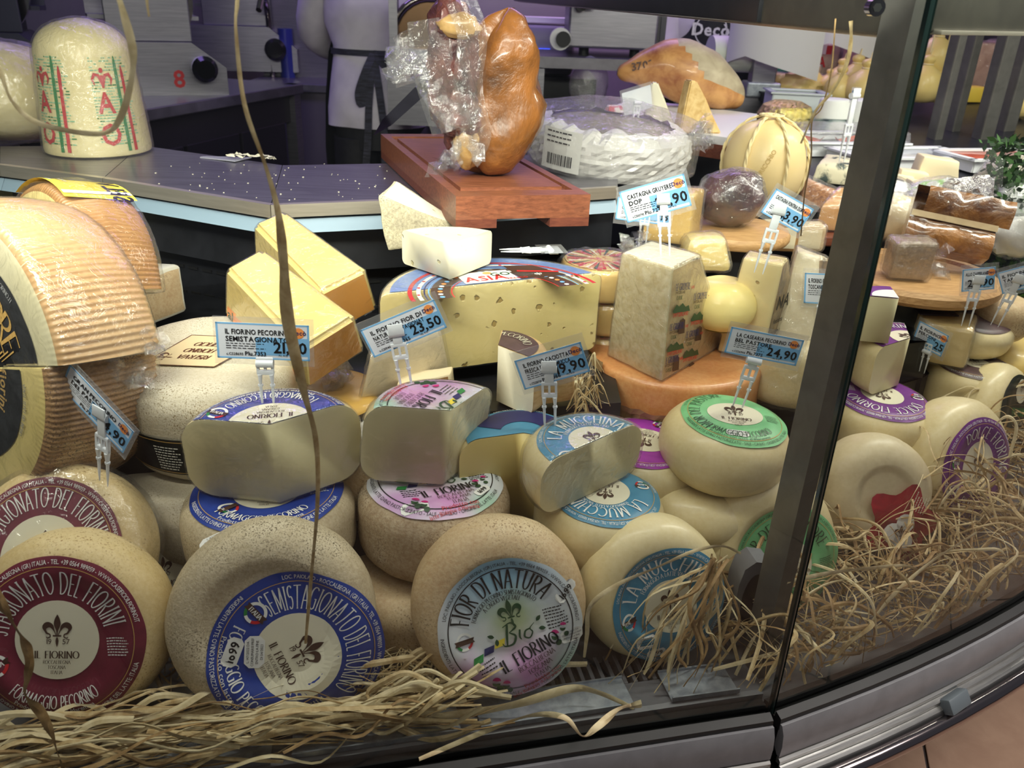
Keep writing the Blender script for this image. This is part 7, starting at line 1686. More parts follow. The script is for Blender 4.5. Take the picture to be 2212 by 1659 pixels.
def gen_wisp(rr, k):
    c = PZ(rr.uniform(1235, 1285), rr.uniform(810, 905), .852); a = rr.uniform(0, 6.28); L = rr.uniform(.02, .06); return [(c.x + math.cos(a) * L * (u - .5), c.y + math.sin(a) * L * .6 * (u - .5), c.z + .045 * math.sin(PI * u) * rr.uniform(.2, 1) + .002) for u in (0, .3, .6, 1)], rr.choice((.0012, .002, .003)), rr.choice((0, 0, 2))
nest('wisps of raffia between the basket-rinded slice and the paper-wrapped wheel', gen_wisp, 46, 19)

# ------------------------------------------------------------------ right of the post: more cheeses
def lab(t, m, r, tz, **k): return label_on(t, m, r, tz, C_std(k.pop('top', ''), k.pop('bottom', ''), '', k.pop('tspan', 130), .60, .22, k.pop('ang', 90), r, k.pop('ink', WHITE), 70, None, k.pop('med', .45), 1.0, badge_at=k.pop('badge', None), dark=BROWN), **k)
n = Vector((.10, -.93, .36)); t, tz, l = wheel('round_cheese', 'smooth white wheel with shiny red label sunk in the raffia nest', stand_M(1880, 1062, .705, n, .09), .092, .09, .042, rind('rind_ivory', (196, 178, 140), (212, 196, 158), (222, 208, 174), 30, .1, .4), dish=.004)
mb = MB(); fz = lambda X, Y, z: (X, Y, .0905 + z)
pts = []
for i in range(40):
    a = 2 * PI * i / 40; r = .052 * (1 + .18 * math.cos(5 * a)); pts.append(fz(.026 + r * math.cos(a), -.036 + r * math.sin(a), .003 + .004 * math.sin(5 * a)))
mb.add([fz(.026, -.036, .006)] + pts, [(0, 1 + i, 1 + (i + 1) % 40) for i in range(40)], 0); lr = mb.build('label', noisy('foil_red', (130, 18, 30), (170, 30, 44), 30, .22, bstr=.3, coat=.6), t)
mb = MB(); f2 = lambda X, Y, z: fz(X + .022, Y - .052, .009 + z)
for q_ in ((-.012, 0, .016), (.006, .016, .014), (.004, -.012, .015)): disc(mb, q_[2], WHITE, f2, 0, cx=q_[0], cy=q_[1], n=14, rings=1)
lily(mb, .014, BROWN, f2, .001); fine(mb, lambda X, Y, z: fz(X, Y, .008), .036, -.016, .03, .02, 6, CREAM, 70); mb.build('lettering', PAL, lr, smooth=False)
n = Vector((.45, -.84, .30)); t, tz, l = wheel('round_cheese', 'pale wheel with purple label standing at the right behind the raffia', stand_M(2055, 992, .71, n, .10), .104, .10, .042, M_rpale, dish=.004)
label_on(t, M_lpurple, .083, tz, C_std('DOLCE FIORINO', 'DI MAREMMA', '', 140, .60, .22, 62, .083, WHITE, 75, lambda mb, fn: sticker(mb, fn, -.058, -.034, .024, .015, 15, ['L. 12/2022', 'ENTRO LA FINE']), .46, 1.15, badge_at=(172, .72)), off=(.0, -.006))
n = Vector((.62, -.72, .3)); t, tz, l = wheel('round_cheese', 'pale wheel with dark green-black oval label at the right edge', stand_M(2150, 895, .715, n, .08), .095, .08, .036, M_rpale, dish=.002)
label_on(t, mat('label_green_black', (36, 42, 32), .4), .075, tz, lambda mb, fn: (medal(mb, fn, .022, x=0, y=.045, full=False), ink_flat(mb, 'PECORINO', 0, 0, .014, GREEN, 'serif', 'c', fn=fn, z=.001, wt=1.5), ink_flat(mb, 'TOSCANO', 0, -.016, .007, CREAM, 'serif', 'c', fn=fn, z=.001), fine(mb, fn, -.03, -.026, .06, .03, 5, CREAM)))
wheel('round_cheese', 'deep yellow wheel at the right edge above the dark green-black label', frame(PZ(2188, 868, .70) + Vector((0, .06, 0)), (.1, -.1, 1)), .085, .105, .04, paste('skin_deep_yellow', (214, 184, 106), (226, 200, 126), coat=.3))
t, tz, l = wheel('round_cheese', 'pale wheel lying flat with purple label turned to the right, beside the post', flat_M(1905, 853, .80, .09, 0, (.03, -.06, 1)), .092, .09, .036, M_rpale); label_on(t, M_lpurple, .078, tz, C_std('DOLCE FIORINO', '', '', 140, .60, .22, 90, .078, WHITE, 75, None, .44, 1.0, badge_at=(190, .75)), spin=165)
wheel('round_cheese', 'pale wheel under the flat purple-label wheel beside the post', flat_M(1905, 880, .70, .10), .09, .10, .036, M_rpale)
ap = PZ(1940, 832, .806); t, tz, l = wheel('cheese_wedge', 'cut piece with purple label lying on the purple-label wheel', frame(ap, (0, 0, 1)), .088, .085, .02, M_rpale, sector=(75, 215), mpaste=M_pasteg); label_on(t, M_lpurple, .074, tz, C_std('DOLCE FIORINO', '', '', 140, .60, .22, 90, .074, WHITE, 75, None, .44, 1.0, badge_at=None), spin=40, sector=(75 - 40, 215 - 40))
ap = PZ(1918, 742, .896); t, tz, l = wheel('cheese_wedge', 'small cut piece with purple and white label, topmost beside the post', frame(ap, (0, 0, 1)), .07, .075, .01, M_paste, sector=(80, 170), mpaste=M_pasteg); label_on(t, M_lpurple, .062, tz, lambda mb, fn: disc(mb, .04, WHITE, fn, .0005, n=30, rings=3), sector=(80, 170))
q = PZ(2000, 862, .70); t, o, b_ = hexa('cheese_block', 'speckled pale block with dark foil label beside a narrow price tag', [q + Vector(v) for v in ((-.07, .0, 0), (.03, -.03, 0), (.08, .06, 0), (-.02, .09, 0))], [q + Vector(v) for v in ((-.065, .0, .085), (.03, -.028, .085), (.075, .06, .085), (-.02, .085, .085))], [paste('paste_pepper', (206, 194, 146), (220, 210, 168), coat=.3, holes=.2, hscale=34, holec=(96, 84, 56)), noisy('foil_dark', (50, 44, 46), (150, 140, 146), 40, .25, metal=.4, bstr=.5, coat=.5)], (0, 0, 0, 0, 0, 0), .008)
mb = MB(); mb.box((.002, .03, .0875), (.09, .075, .003), bev=.001); mb.build('label', MATS['foil_dark'], t)
t, tz, l = wheel('round_cheese', 'pale wheel lying flat with dark marbled label at the right', flat_M(2108, 785, .795, .09), .082, .09, .03, M_rpale); lab(t, M_lbrown, .07, tz, med=.35, top='PECORINO')
q = PZ(2060, 790, .80); t, o, b_ = hexa('cheese_wedge', 'golden film-wrapped wedge with purple-black label between the tags on the right', [q + Vector(v) for v in ((-.07, .02, 0), (.01, -.02, 0), (.06, .07, 0), (-.05, .10, 0))], [q + Vector(v) for v in ((-.062, .02, .075), (.01, -.016, .075), (.055, .065, .08), (-.045, .09, .08))], [paste('paste_honey', (216, 188, 122), (228, 204, 146), coat=.5), M_pasteg], (0, 0, 0, 1, 0, 0), .008); wrap_of(t, o, M_film, .002, .003, 40, seed=51)
mb = MB(); mb.box((-.012, .04, .0795), (.07, .075, .003), bev=.001); mb.build('label', M_ldark, t)
t, tz, l = wheel('round_cheese', 'flat wheel with large dark brown oval label behind the right-hand tags', flat_M(2092, 668, .875, .06, 0, (.12, -.22, 1)), .095, .06, .026, M_rpale); label_on(t, M_lbrown, .080, tz, lambda mb, fn: ink_arc(mb, 'PECORINO TOSCANO', .05, 95, .012, CREAM, 'serif', fn=fn, z=.0008))
q = PZ(2092, 720, .80); wheel('round_cheese', 'pale wheel propping the brown-labelled wheel on the right', frame(Vector((q.x + .03, q.y + .06, .70)), (0, 0, 1)), .09, .10, .03, M_rpale)
wheel('round_cheese', 'dull speckled wheel lying at the far right edge', flat_M(2190, 755, .77, .10), .10, .10, .035, rind('rind_dull', (150, 138, 110), (176, 164, 134), (190, 178, 148), 40, .3, .5, .6, (60, 52, 40), coat=.3))
wheel('round_cheese', 'small smooth beige wheel below the slanted tag at the far right', flat_M(2165, 640, .90, .08), .06, .08, .03, M_rtan)
# round board with roast-coloured pieces
q = PZ(2020, 622, .93); t = thing('serving_board', 'large round wooden board carrying brown wrapped pieces on the right', 'board', Vector((q.x, q.y + .10, .905))); mb = MB(); mb.revolve([(0, 0), (.15, 0), (.158, .008), (.158, .02), (.15, .028), (.135, .028), (.13, .022), (0, .022)], 56); mb.build('disc', M_pale, t)
mb = MB(); mb.tube([(0, 0, -.18), (0, 0, 0)], [.09, .07], 20); mb.build('pedestal', M_dark, t); bq = Vector((q.x, q.y + .10, .93))
q = PZ(1962, 604, .931); t, o, b_ = hexa('cheese_block', 'grey-brown rinded block in crinkled film on the round board', [q + Vector(v) for v in ((-.035, .0, 0), (.035, -.004, 0), (.045, .05, 0), (-.03, .055, 0))], [q + Vector(v) for v in ((-.035, .0, .066), (.038, -.004, .07), (.045, .05, .07), (-.03, .055, .068))], [rind('rind_greybrown', (120, 94, 64), (150, 126, 94), (176, 152, 120), 50, .4, .45, coat=.4)], bev=.006); wrap_of(t, o, M_film2, .002, .006, 40, seed=52); tuft(t, (.05, .02, .02), .022, 7, seed=41, dirn=(1, -.2, .1), length=.03)
M_roast = noisy('roast_glaze', (84, 46, 20), (176, 120, 60), 18, .25, bstr=.8, coat=1.0, dist=.012)
a, b = P(1950, 520, 1.60), P(2135, 560, 1.56); t = thing('glazed_cheese', 'glossy caramel-brown slab with a pale central band leaning on the round board', 'cheese', Vector((a.x, a.y, a.z)))
x = (b - a).normalized(); up = Vector((-.25, .55, .8)); up = (up - x * up.dot(x)).normalized(); nn_ = x.cross(up); mb = MB()
for k, (v0, v1, d0, mi) in enumerate(((0, .05, 0, 0), (.05, .062, .006, 1), (.062, .115, .004, 0))):
    L = (b - a).length; rows_ = []
    for i in range(13):
        for j in range(5):
            u = L * i / 12; v = v0 + (v1 - v0) * j / 4; bump_ = (.008 * ns((u * 30, v * 30, k), 1, 4) + .010 * math.sin(PI * j / 4)) if mi == 0 else .004; rows_.append(x * (u + (.02 if k == 2 else 0)) + up * v + nn_ * (d0 + bump_))
    mb.add(rows_, [(i * 5 + j, (i + 1) * 5 + j, (i + 1) * 5 + j + 1, i * 5 + j + 1) for i in range(12) for j in range(4)], mi)
L = (b - a).length; c8 = [x * u + up * v + nn_ * z for z in (-.05, -.001) for v in (0, .115) for u in (0, L)]; mb.add(c8, [(0, 2, 3, 1), (0, 1, 5, 4), (2, 6, 7, 3), (0, 4, 6, 2), (1, 3, 7, 5)], 0)
mb.build('slab', [M_roast, noisy('band_ivory', (176, 150, 110), (200, 176, 136), 20, .4, bstr=.1)], t)
a = P(2090, 470, 1.72); t = thing('foil_brick', 'brick in crinkled silver foil with plastic corner standing behind the caramel slab', 'package', Vector((a.x, a.y, a.z - .07)))
bm = bmesh.new(); bmesh.ops.create_cube(bm, size=1, matrix=Matrix.Translation((0, 0, .075)) @ Matrix.Rotation(R_(-14), 4, 'Y') @ Matrix.Rotation(R_(-22), 4, 'Z') @ Matrix.Rotation(R_(-24), 4, 'X') @ Matrix.Diagonal((.09, .05, .15, 1))); bmesh.ops.bevel(bm, geom=bm.edges[:], offset=.006, segments=2, affect='EDGES'); bmesh.ops.subdivide_edges(bm, edges=bm.edges[:], cuts=6, use_grid_fill=True)
for v in bm.verts: v.co += Vector((ns(v.co, 90, 1), ns(v.co, 90, 2), ns(v.co, 90, 3))) * .003
me = bpy.data.meshes.new('brick'); bm.to_mesh(me); bm.free(); M_foil = noisy('foil_silver', (200, 196, 196), (226, 222, 220), 60, .22, metal=1.0, bstr=.8, dist=.006); me.materials.append(M_foil); o = bpy.data.objects.new('foil', me); COL.objects.link(o); o.parent = t
mb = MB(); mb.add([(-.03, -.02, .14), (.04, -.03, .13), (.035, -.01, .19), (.0, -.015, .215)], [(0, 1, 2, 3)], 0); mb.build('plastic_corner', M_film2, t)
# moss garland
rr = random.Random(4); mb = MB()
for k in range(900):
    c = P(rr.gauss(2175, 28), rr.uniform(300, 640), 1.78 + rr.uniform(-.06, .06)); a = Vector((rr.uniform(-1, 1), rr.uniform(-1, 1), rr.uniform(-.2, 1))).normalized() * rr.uniform(.012, .026); s_ = a.cross(Vector((rr.uniform(-1, 1), 1, rr.uniform(-1, 1)))).normalized() * .006
    mb.add([c, c + a * .5 + s_, c + a, c + a * .5 - s_], [(0, 1, 2, 3)], k % 2)
o = mb.build('moss_garland', [mat('moss_green', (52, 92, 34), .7), mat('moss_dark', (28, 54, 22), .7)], None); tag(o, 'feathery green moss garland running down the far right', 'garland', kind='stuff')
price_tag('price tag 26,90 in front of the caramel slab', PZ(2086, 700, .885), (-.15, -1, 0), ['ALLO ZAFFERANO'], '26,90', .052, .040, .082, True, -11, 'Plu.7', 'c.CS4', lean=(0, 0), fork=.95)
price_tag('slanted grey price tag at the far right edge', PZ(2150, 700, .88), (-.35, -1, 0), ['IL FIORINO', 'TARTUFO'], '26,90', .060, .040, .088, True, -36, 'Plu.7', 'c.CS5', dark=True, lean=(0, 10), fork=.95)
price_tag('narrow price tag seen nearly edge-on beside the speckled block', PZ(1992, 800, .79), (-1.0, -.55, 0), ['IL FIORINO', 'PERCONI'], '25', .062, .042, .062, False, 6, 'Plu.7', 'c.CS6', fork=.8)

# ------------------------------------------------------------------ far part of the case
ZF = .93
_OY = [(60, 4.0), (100, 3.8), (150, 3.5), (200, 3.2), (240, 2.9), (300, 2.5), (400, 2.0), (500, 1.75), (600, 1.6)]
def terrace_y(py):
    for (a, b), (c, d) in zip(_OY, _OY[1:]):
        if py <= c: return b + (d - b) * max(0.0, (py - a)) / (c - a)
    return _OY[-1][1]
def on(px, py, dz=0.0):
    p = PY(px, py, terrace_y(py)); return Vector((p.x, p.y, p.z + dz))
for k_ in range(len(_OY) - 2):      # rising terraces under the far goods
    y0_, y1_ = _OY[k_ + 1][0], _OY[k_][0]; mb = MB(); vs_ = [on(1690 - 60 * (k_ > 3), y0_), on(2330, y0_), on(2330, y1_), on(1690 - 60 * (k_ > 4), y1_)]
    mb.add([tuple(v - Vector((0, 0, .004))) for v in vs_] + [tuple(v - Vector((0, 0, .06))) for v in vs_], [(0, 1, 2, 3), (7, 6, 5, 4), (0, 4, 5, 1), (1, 5, 6, 2), (2, 6, 7, 3), (3, 7, 4, 0)]); cpart(mb, 'far_deck', M_dark, False)
M_ball = paste('skin_butter', (222, 194, 112), (234, 210, 138), coat=.35)
def pear(label, px, py, r, name='scamorza_cheese', m=M_ball, group='round yellow cheeses in the far tray', hang=False):
    p = on(px, py) if not hang else px; t = thing(name, label, 'cheese', p, group); mb = MB()
    pr = [(0, 0), (r * .6, r * .1), (r * .95, r * .55), (r, r), (r * .85, r * 1.5), (r * .45, r * 1.85), (r * .25, r * 2.0), (r * .36, r * 2.2), (r * .3, r * 2.4), (0, r * 2.5)]
    cp = catmull([(a, b, 0) for a, b in pr], 3); mb.revolve([(max(0, v.x), v.y) for v in cp], 28); mb.build('body', m, t)
    mb = MB(); mb.tube([(r * .28 * math.cos(a * .7), r * .28 * math.sin(a * .7), r * 2.0) for a in range(10)], r * .05, 6); mb.tube([(0, 0, r * 2.0), (r * .1, 0, r * 2.8)], r * .04, 5); mb.build('string', MATS['rope_cream'], t); return t
for lb, px, py, r in (('largest yellow pear-shaped cheese in the far black tray', 1838, 212, .058), ('yellow pear-shaped cheese left of the largest one', 1808, 206, .05), ('small yellow pear-shaped cheese at the tray corner', 1784, 206, .036), ('yellow pear-shaped cheese lying low in front of the largest', 1806, 226, .05), ('yellow pear-shaped cheese hard against the post', 1858, 232, .062)): pear(lb, px, py, r)
for lb, px, py, s in (('folded pale yellow cheese at the left of the far tray', 1722, 205, .06), ('second folded pale yellow cheese in the far tray', 1745, 202, .055), ('flat folded pale yellow cheese lying under the other two', 1738, 208, .05)):
    t = thing('folded_cheese', lb, 'cheese', on(px, py), 'folded yellow cheeses'); lump(t, 'body', M_ball, (0, 0, s * .6), s, (1.2, .8, .7), .02, rnd.uniform(0, 30))
def traybox(name, label, px, py, w_, d, h, m, cat, ya=0, fill=None, dz=0.0, parts=None, z=None):
    p = on(px, py, dz) if z is None else PZ(px, py, z); t = thing(name, label, cat, yaw(p, ya)); mb = MB()
    mb.box((0, d / 2, .004), (w_, d, .008)); 
    for x_, y_, a, b in ((-w_ / 2, d / 2, .006, d), (w_ / 2, d / 2, .006, d), (0, 0, w_, .006), (0, d, w_, .006)): mb.box((x_, y_, h / 2), (a, b, h))
    mb.box((0, 0, h), (w_ + .02, .02, .005)); mb.box((0, d, h), (w_ + .02, .02, .005)); mb.box((-w_ / 2, d / 2, h), (.02, d, .005)); mb.box((w_ / 2, d / 2, h), (.02, d, .005)); mb.build('tray', m, t, smooth=False)
    if fill: mb = MB(); mb.box((0, d / 2, h * .6), (w_ * .94, d * .94, h * .6), bev=.006); mb.build('filling', fill, t)
    return t
traybox('black_tray', 'black tray holding the yellow pear-shaped cheeses', 1800, 236, .34, .26, .03, M_black, 'tray', 8)
traybox('plastic_tub', 'translucent lidded white tub behind the gold foil round', 1722, 252, .17, .14, .07, mat('tub_white', (206, 214, 214), .35), 'tub', -5, fill=mat('tub_milk', (222, 226, 222), .3))
for lb, px, py, r in (('cup-shaped fresh ricotta left in the glass dish', 1792, 284, .055), ('cut fresh ricotta right in the glass dish', 1858, 286, .058)):
    t = thing('ricotta', lb, 'cheese', on(px, py), 'fresh ricottas'); mb = MB(); mb.revolve([(0, 0), (r, 0)] + [(r * (1 - .22 * i / 10) * (1 + .02 * (i % 2)), .09 * i / 10) for i in range(1, 11)] + [(r * .7, .094), (0, .095)], 36); mb.build('body', mat('ricotta_white', (226, 228, 222), .6), t, angle=20)
traybox('glass_dish', 'clear dish under the two ricottas', 1826, 290, .34, .2, .04, glass_mat('dish_glass', (236, 244, 244), 1.45, 1.0), 'dish', 6)
t = traybox('fish_tray', 'white film-covered tray with orange salmon slices', 1822, 338, .36, .2, .035, mat('tray_white', (226, 228, 230), .45), 'tray', 10)
for lb, x_, y_ in (('a', -.09, .06), ('b', .08, .05)): mb = MB(); mb.add([(x_ + .075 * math.cos(k * .5) * (1 if k < 7 else .9), y_ + .03 * math.sin(k * .5) + .02, .03 + .012 * ((k % 3) == 0)) for k in range(13)], [tuple(range(13))], 0); mb.build('salmon_slice', noisy('salmon', (186, 66, 40), (216, 110, 76), 40, .3, bstr=.4, coat=.6), t, smooth=False)
hull_film('film_cover', [(x_, y_, z_) for x_ in (-.18, .18) for y_ in (0, .2) for z_ in (.02, .06)], M_film2, t, .001, .01, 30, seed=61)
t = thing('foil_cheese', 'round cheese in glittering gold foil behind the rope-bound cheese', 'cheese', on(1690, 284, .0)); mb = MB(); mb.revolve([(0, 0), (.06, 0), (.078, .015), (.08, .05), (.07, .075), (.04, .088), (0, .09)], 40, fn=lambda v, a: v + Vector((math.cos(a), math.sin(a), 0)) * .006 * ns((v.x, v.y, v.z), 70, 2)); mb.build('foil', noisy('foil_gold', (206, 186, 96), (236, 222, 150), 80, .2, metal=1.0, bstr=.9, dist=.008), t, smooth=False)
q = on(1815, 398); t, o, b_ = hexa('blue_cheese', 'blue-veined wedge stuck with a fork left of the post', [q + Vector(v) for v in ((-.07, .0, 0), (.07, -.02, 0), (.08, .06, 0), (-.03, .08, 0))], [q + Vector(v) for v in ((-.06, .01, .045), (.07, -.01, .04), (.075, .05, .05), (-.02, .07, .06))], [noisy('blue_veined', (60, 74, 70), (222, 214, 182), 26, .5, bstr=.5, lo=.36, hi=.46)], bev=.006, jit=.004)
price_tag('tall thin fork without card in the blue-veined wedge', q + Vector((.0, .02, .05)), (.6, -1, 0), [], '', .02, .02, .15, True, 0, '', '', fork=1.3)
q = on(1768, 478, -.01); t, o, b_ = hexa('crusted_cheese', 'crumb-crusted orange-brown wedge standing left of the post', [q + Vector(v) for v in ((-.05, .02, 0), (.06, .0, 0), (.08, .06, 0), (-.04, .08, 0))], [q + Vector(v) for v in ((-.035, .02, .095), (.05, .01, .06), (.06, .05, .065), (-.03, .07, .095))], [noisy('crumb_crust', (150, 88, 46), (208, 148, 90), 120, .7, bstr=1.0, dist=.004)], bev=.005, jit=.004); wrap_of(t, o, M_film2, .003, .006, 35, seed=62)
q = on(1792, 486, 0) - Vector((0, .05, 0)); t, o, b_ = hexa('cheese_wedge', 'orange film-wrapped wedge with dark base against the post', [q + Vector(v) for v in ((-.045, .0, 0), (.05, -.01, 0), (.06, .04, 0), (-.03, .06, 0))], [q + Vector(v) for v in ((-.045, .0, .05), (.05, -.01, .055), (.02, .035, .085), (-.0, .04, .085))], [paste('paste_orange', (214, 156, 86), (226, 176, 110), coat=.6)], bev=.005); wrap_of(t, o, M_film2, .002, .004, 40, seed=63)
mb = MB(); mb.box((0, 0, 0), (.16, .12, .02), bev=.003); tag(mb.build('serving_board', M_board2, None, smooth=False, T=Matrix.Translation(q + Vector((.0, .02, -.013))) @ Matrix.Rotation(R_(6), 4, 'Z')), 'small reddish board under the orange film-wrapped wedge', 'board')
q = PZ(1745, 545, .93); t, o, b_ = hexa('cheese_block', 'ivory mould-edged block in film below the orange wedge', [q + Vector(v) for v in ((-.06, .0, 0), (.03, .0, 0), (.04, .06, 0), (-.05, .06, 0))], [q + Vector(v) for v in ((-.055, .0, .05), (.03, .0, .055), (.035, .05, .055), (-.05, .055, .05))], [M_rtan, MATS['paste_ivory']], (0, 1, 1, 0, 0, 0), .008); wrap_of(t, o, M_film2, .002, .005, 40, seed=64)
q = PZ(1690, 545, .93); t, o, b_ = hexa('cheese_block', 'brown-crusted ivory piece behind the 23,90 tag', [q + Vector(v) for v in ((-.05, .0, 0), (.03, .0, 0), (.03, .06, 0), (-.05, .06, 0))], [q + Vector(v) for v in ((-.045, .0, .055), (.03, .0, .06), (.03, .05, .06), (-.04, .055, .055))], [MATS['crust_brown'], MATS['paste_ivory']], (0, 1, 1, 0, 0, 0), .008)
# packed goods at the back
def pack(label, px, py, w_, d, h, m, ya=0, film=True, name='food_package', cat='package', dz=0.0):
    p = on(px, py, dz); t = thing(name, label, cat, yaw(p, ya)); mb = MB(); mb.box((0, d / 2, h / 2), (w_, d, h), bev=min(w_, d, h) * .12); o = mb.build('body', m, t)
    if film: hull_film('plastic_wrap', [v.co for v in o.data.vertices], M_film2, t, .002, .008, 25, seed=px)
    return t
M_sliced = noisy('sliced_loaf', (150, 108, 84), (186, 144, 116), 50, .5, bstr=.4, stretch=(.3, .3, 4))
pack('stack of sliced brown loaf in film against the top of the post', 1882, 186, .16, .12, .17, M_sliced, 6)
pack('dark smoked pack behind the sliced brown loaf', 1868, 168, .16, .12, .15, noisy('smoked', (90, 58, 46), (130, 92, 74), 30, .4, bstr=.3), 4)
t = pack('plastic-bagged pale sweet loaf with red print and flag sticker', 1765, 168, .15, .13, .12, noisy('loaf_bag', (196, 176, 140), (216, 198, 160), 20, .4, bstr=.3), 4)
mb = MB()
for k, c_ in enumerate((GREEN, WHITE, RED)): mb.box((-.022 + .022 * k, -.014, .10), (.02, .003, .03), c_)
ink_flat(mb, 'A', 0, .04, .035, RED, 'bold', 'c', fn=lambda X, Y, z: (X, -.014, Y)); mb.build('print', PAL, t, smooth=False)
pack('white paper bundle on the far shelf behind the metal post', 1704, 128, .13, .12, .06, MATS['white_paper'], 0, True, dz=.06); pack('grey stand under the white paper bundle', 1704, 134, .14, .14, .055, M_grey, 0, False, 'shelf_block', 'block')
t = pack('green-sided white box on the far rail', 1706, 176, .17, .14, .03, mat('box_green', (40, 140, 116), .45), -4, False, 'carton', 'box', .03); mb = MB(); mb.box((0, .07, .031), (.165, .135, .003)); mb.build('lid', PAL[WHITE], t, smooth=False)
pack('beige round-cornered block right of the green-sided box', 1742, 190, .09, .1, .08, M_rtan, 4); pack('pale yellow block in film behind the folded cheeses', 1682, 192, .08, .1, .05, M_ball, 4)
pack('long pale cheese slab in film across the far tray', 1795, 188, .26, .08, .035, M_ball, -8, True)
# grey metal post with two curved white shields, and a paper roll
p = on(1640, 205); zt_ = PY(1650, 100, p.y).z; ZS = p.z; t = thing('scale_post', 'grey metal post with two curved white shields above the prosciutto', 'scale', p); mb = MB(); mb.box((0, 0, (zt_ - ZS) / 2 + .02), (.085, .06, zt_ - ZS + .04), bev=.004); mb.build('post', M_steelp, t, smooth=False)
mb = MB(); mb.box((0, 0, .02), (.12, .1, .05), bev=.006); mb.build('foot', M_zinc, t, smooth=False)
def shield(cx, cz, r, a0, a1, y0, hh): 
    mb = MB(); vs = []; n2 = 20
    for i in range(n2 + 1):
        a = R_(a0 + (a1 - a0) * i / n2)
        for s_ in (0, 1): 
            for th in (0, .004): vs.append((cx + (r + th) * math.cos(a), y0 + (r + th) * math.sin(a) * .6, cz + s_ * hh - (.10 * abs(i / n2 - .3) if s_ == 0 else 0)))
    mb.add(vs, [(4 * i + q_[0], 4 * i + q_[1], 4 * i + 4 + q_[1], 4 * i + 4 + q_[0]) for i in range(n2) for q_ in ((0, 2), (2, 3), (3, 1), (1, 0))]); mb.build('shield', mat('shield_white', (206, 204, 206), .5), t, angle=60)
shield(.06, zt_ - ZS - .03, .20, 190, 300, 0, .22); shield(.30, zt_ - ZS + .02, .16, 200, 320, .05, .18)
p = PY(1600, 118, 3.2); t = thing('paper_roll', 'thick roll of white wrapping paper on a chrome holder behind the prosciutto', 'paper roll', p); mb = MB(); mb.tube([(-.11, 0, 0), (.13, .03, 0)], .06, 28); mb.build('roll', mat('roll_paper', (206, 210, 196), .6), t); mb = MB(); mb.tube([(-.13, 0, 0), (-.13, 0, -.12), (.14, .03, -.12), (.14, .03, 0)], .006, 8); mb.build('holder', M_chrome, t)
mb = MB(); mb.box((0, 0, 0), (.3, .25, p.z - .125)); tag(mb.build('roll_cabinet', M_steelp, None, smooth=False, T=Matrix.Translation((p.x + .01, p.y + .05, (p.z - .125) / 2))), 'steel cabinet under the roll of wrapping paper', 'cabinet')
# right-hand window strip: hanging cheeses, hams, trays, far posts
for lb, x_, y_, r, dd in (('top hanging yellow pear cheese right of the post', 2008, 165, .060, 2.7), ('lower left hanging yellow pear cheese right of the post', 1985, 222, .058, 2.68), ('lower right hanging yellow pear cheese right of the post', 2018, 222, .058, 2.72)):
    p = P(x_, y_, dd); t = pear(lb, p, 0, r, 'hanging_cheese', M_ball, 'hanging cheeses', True); mb = MB(); mb.tube([(0, 0, r * 2.6), (0, .0, r * 2.6 + .35)], .0025, 5); mb.build('cord', MATS['rope_cream'], t)
for k, (px, w_) in enumerate(((2055, .027), (2090, .029), (2162, .046), (2208, .042))):
    p = P(px, 147, 2.35 + .1 * (k % 2)); mb = MB(); mb.box((0, 0, .30), (w_, .04, 1.2), bev=.004); mb.build('far_post', M_post, case, smooth=False, T=Ti @ Matrix.Translation((p.x + .0, p.y, ZF - .30)) @ Matrix.Rotation(R_(15), 4, 'Z'))
M_pinkham = noisy('pink_ham', (176, 126, 108), (212, 168, 148), 16, .3, bstr=.2, coat=.8)
for lb, px, py, w_, h in (('pink vacuum-packed ham beyond the second far post', 2118, 195, .16, .16), ('narrow pink ham pack between the first two far posts', 2070, 190, .12, .13), ('pink ham pack behind the last far post', 2178, 185, .14, .15)): pack(lb, px, py, w_, .1, h, M_pinkham, 8)
pack('yellow carton with white card beyond the far posts', 2106, 222, .10, .08, .05, mat('carton_yellow', (226, 196, 70), .5), 10, False, 'carton', 'box')
for lb, px, py, r in (('yellow round cheese beyond the last far post', 2188, 255, .055), ('second yellow round cheese at the right picture edge', 2208, 235, .055), ('yellow round cheese between the last far posts', 2150, 250, .045)): pear(lb, px, py, r, group='yellow rounds beyond the far posts')
traybox('white_platter', 'long white platter with film-covered food right of the post', 1990, 368, .34, .16, .03, MATS['tray_white'], 'tray', 14, fill=noisy('pale_food', (180, 186, 196), (214, 218, 222), 20, .3, bstr=.4, coat=.6)); traybox('white_platter', 'white platter with orange slices at the right picture edge', 2195, 372, .26, .15, .03, MATS['tray_white'], 'tray', 14, fill=MATS['salmon'])
for k, (lb, px, py, s) in enumerate((('left cream cut block below the white platter', 1938, 428, .06), ('middle cream cut block below the white platter', 1966, 424, .065), ('printed cream block right of the other two', 2018, 412, .085), ('cream wedge stuck with a fork right of the post', 1990, 455, .07))):
    q = on(px, py); t, o, b_ = hexa('cheese_block', lb, [q + Vector(v) * s for v in ((-.6, 0, 0), (.6, -.1, 0), (.7, .7, 0), (-.5, .8, 0))], [q + Vector(v) * s for v in ((-.45, .1, .9), (.5, 0, .8), (.6, .6, .8), (-.4, .7, .9))], [MATS['paste_ivory']], bev=.004)
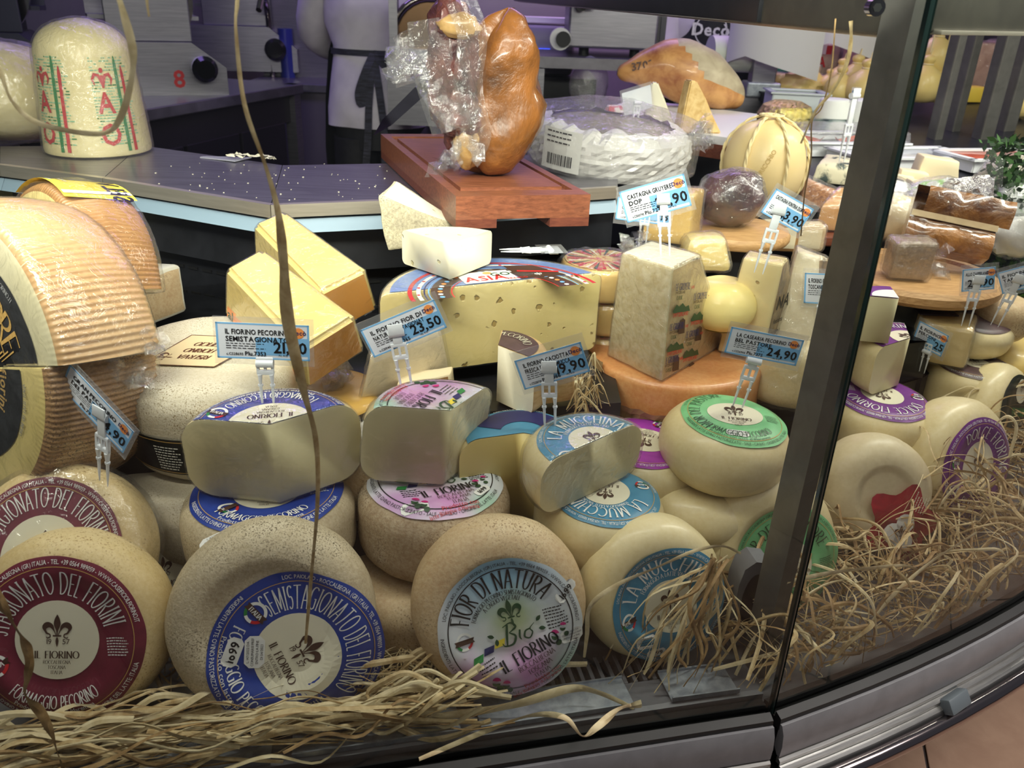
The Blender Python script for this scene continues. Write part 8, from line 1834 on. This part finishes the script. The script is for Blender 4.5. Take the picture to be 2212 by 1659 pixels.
for lb, px, py, s, m in (('grey film-wrapped parcel with green print right of the post', 2020, 478, .10, noisy('parcel_green', (150, 196, 110), (206, 206, 198), 18, .35, bstr=.3, coat=.5, lo=.40, hi=.44)), ('white dark-spotted round in film right of the post', 1992, 490, .075, mat('spotted_white', (206, 204, 204), .4)), ('silver foil twist close to the post', 1925, 470, .09, M_foil), ('cream film-wrapped piece under the foil twist', 1942, 520, .10, MATS['paste_ivory']), ('pale newspaper-wrapped block at the right edge', 2190, 430, .11, noisy('newsprint', (140, 132, 116), (196, 186, 164), 40, .6, bstr=.2)), ('white-green bag on the moss at the right edge', 2200, 500, .10, noisy('bag_white_green', (120, 170, 90), (214, 218, 214), 20, .35, bstr=.4, coat=.5, lo=.36, hi=.42)), ('crumpled white bag right of the moss', 2204, 560, .09, MATS['white_paper'])):
    q = on(px, py, .0); t = thing('food_package', lb, 'package', q); o = lump(t, 'body', m, (0, .03, s * .42), s * .6, (1.1, .7, .75), .016, px % 17); hull_film('plastic_wrap', [v.co for v in o.data.vertices], M_film2, t, .002, .008, 30, seed=px)
mb = MB(); mb.box((0, 0, 0), (2.6, .06, 1.4)); a = on(2100, 90); struct(mb.build('wall_right', noisy('shelf_dark', (34, 30, 34), (74, 60, 58), 5, .6, bstr=.1), None, smooth=False, T=Matrix.Translation((2.6, 4.25, 1.4)) @ Matrix.Rotation(R_(-8), 4, 'Z')), 'dim far wall of stocked shelves on the right')
rr = random.Random(11)
for k in range(26):      # dim goods on the far shelves
    x_ = 1.45 + .11 * (k % 13) + rr.uniform(-.02, .02); z_ = (1.08, 1.26)[k // 13]; h_ = rr.uniform(.08, .15); mb = MB(); mb.box((0, 0, h_ / 2), (rr.uniform(.06, .1), .08, h_), bev=.008)
    o = mb.build('shelf_package', noisy('goods_%d' % (k % 5), [(96, 40, 38), (70, 66, 74), (130, 100, 84), (60, 70, 64), (120, 110, 104)][k % 5], [(140, 84, 76), (110, 104, 110), (176, 150, 130), (96, 106, 98), (160, 150, 140)][k % 5], 20, .4, bstr=.2), None, T=Matrix.Translation((x_, 4.12 - .14 * (x_ - 1.4), z_))); tag(o, '%s packet, %s from the left on the far %s shelf' % (('maroon', 'slate', 'tan', 'grey-green', 'stone')[k % 5], ('first', 'second', 'third', 'fourth', 'fifth', 'sixth', 'seventh', 'eighth', 'ninth', 'tenth', 'eleventh', 'twelfth', 'last')[k % 13], ('lower', 'upper')[k // 13]), 'package', 'packets on the far %s shelf' % ('lower', 'upper')[k // 13])
for k, z_ in enumerate((1.08, 1.26)):
    mb = MB(); mb.box((0, 0, -.011), (1.6, .14, .02)); o = mb.build('far_shelf', M_steelp, None, smooth=False, T=Matrix.Translation((2.1, 4.02, z_)) @ Matrix.Rotation(R_(-8), 4, 'Z')); tag(o, 'far %s steel shelf behind the posts' % ('lower', 'upper')[k], 'shelf')
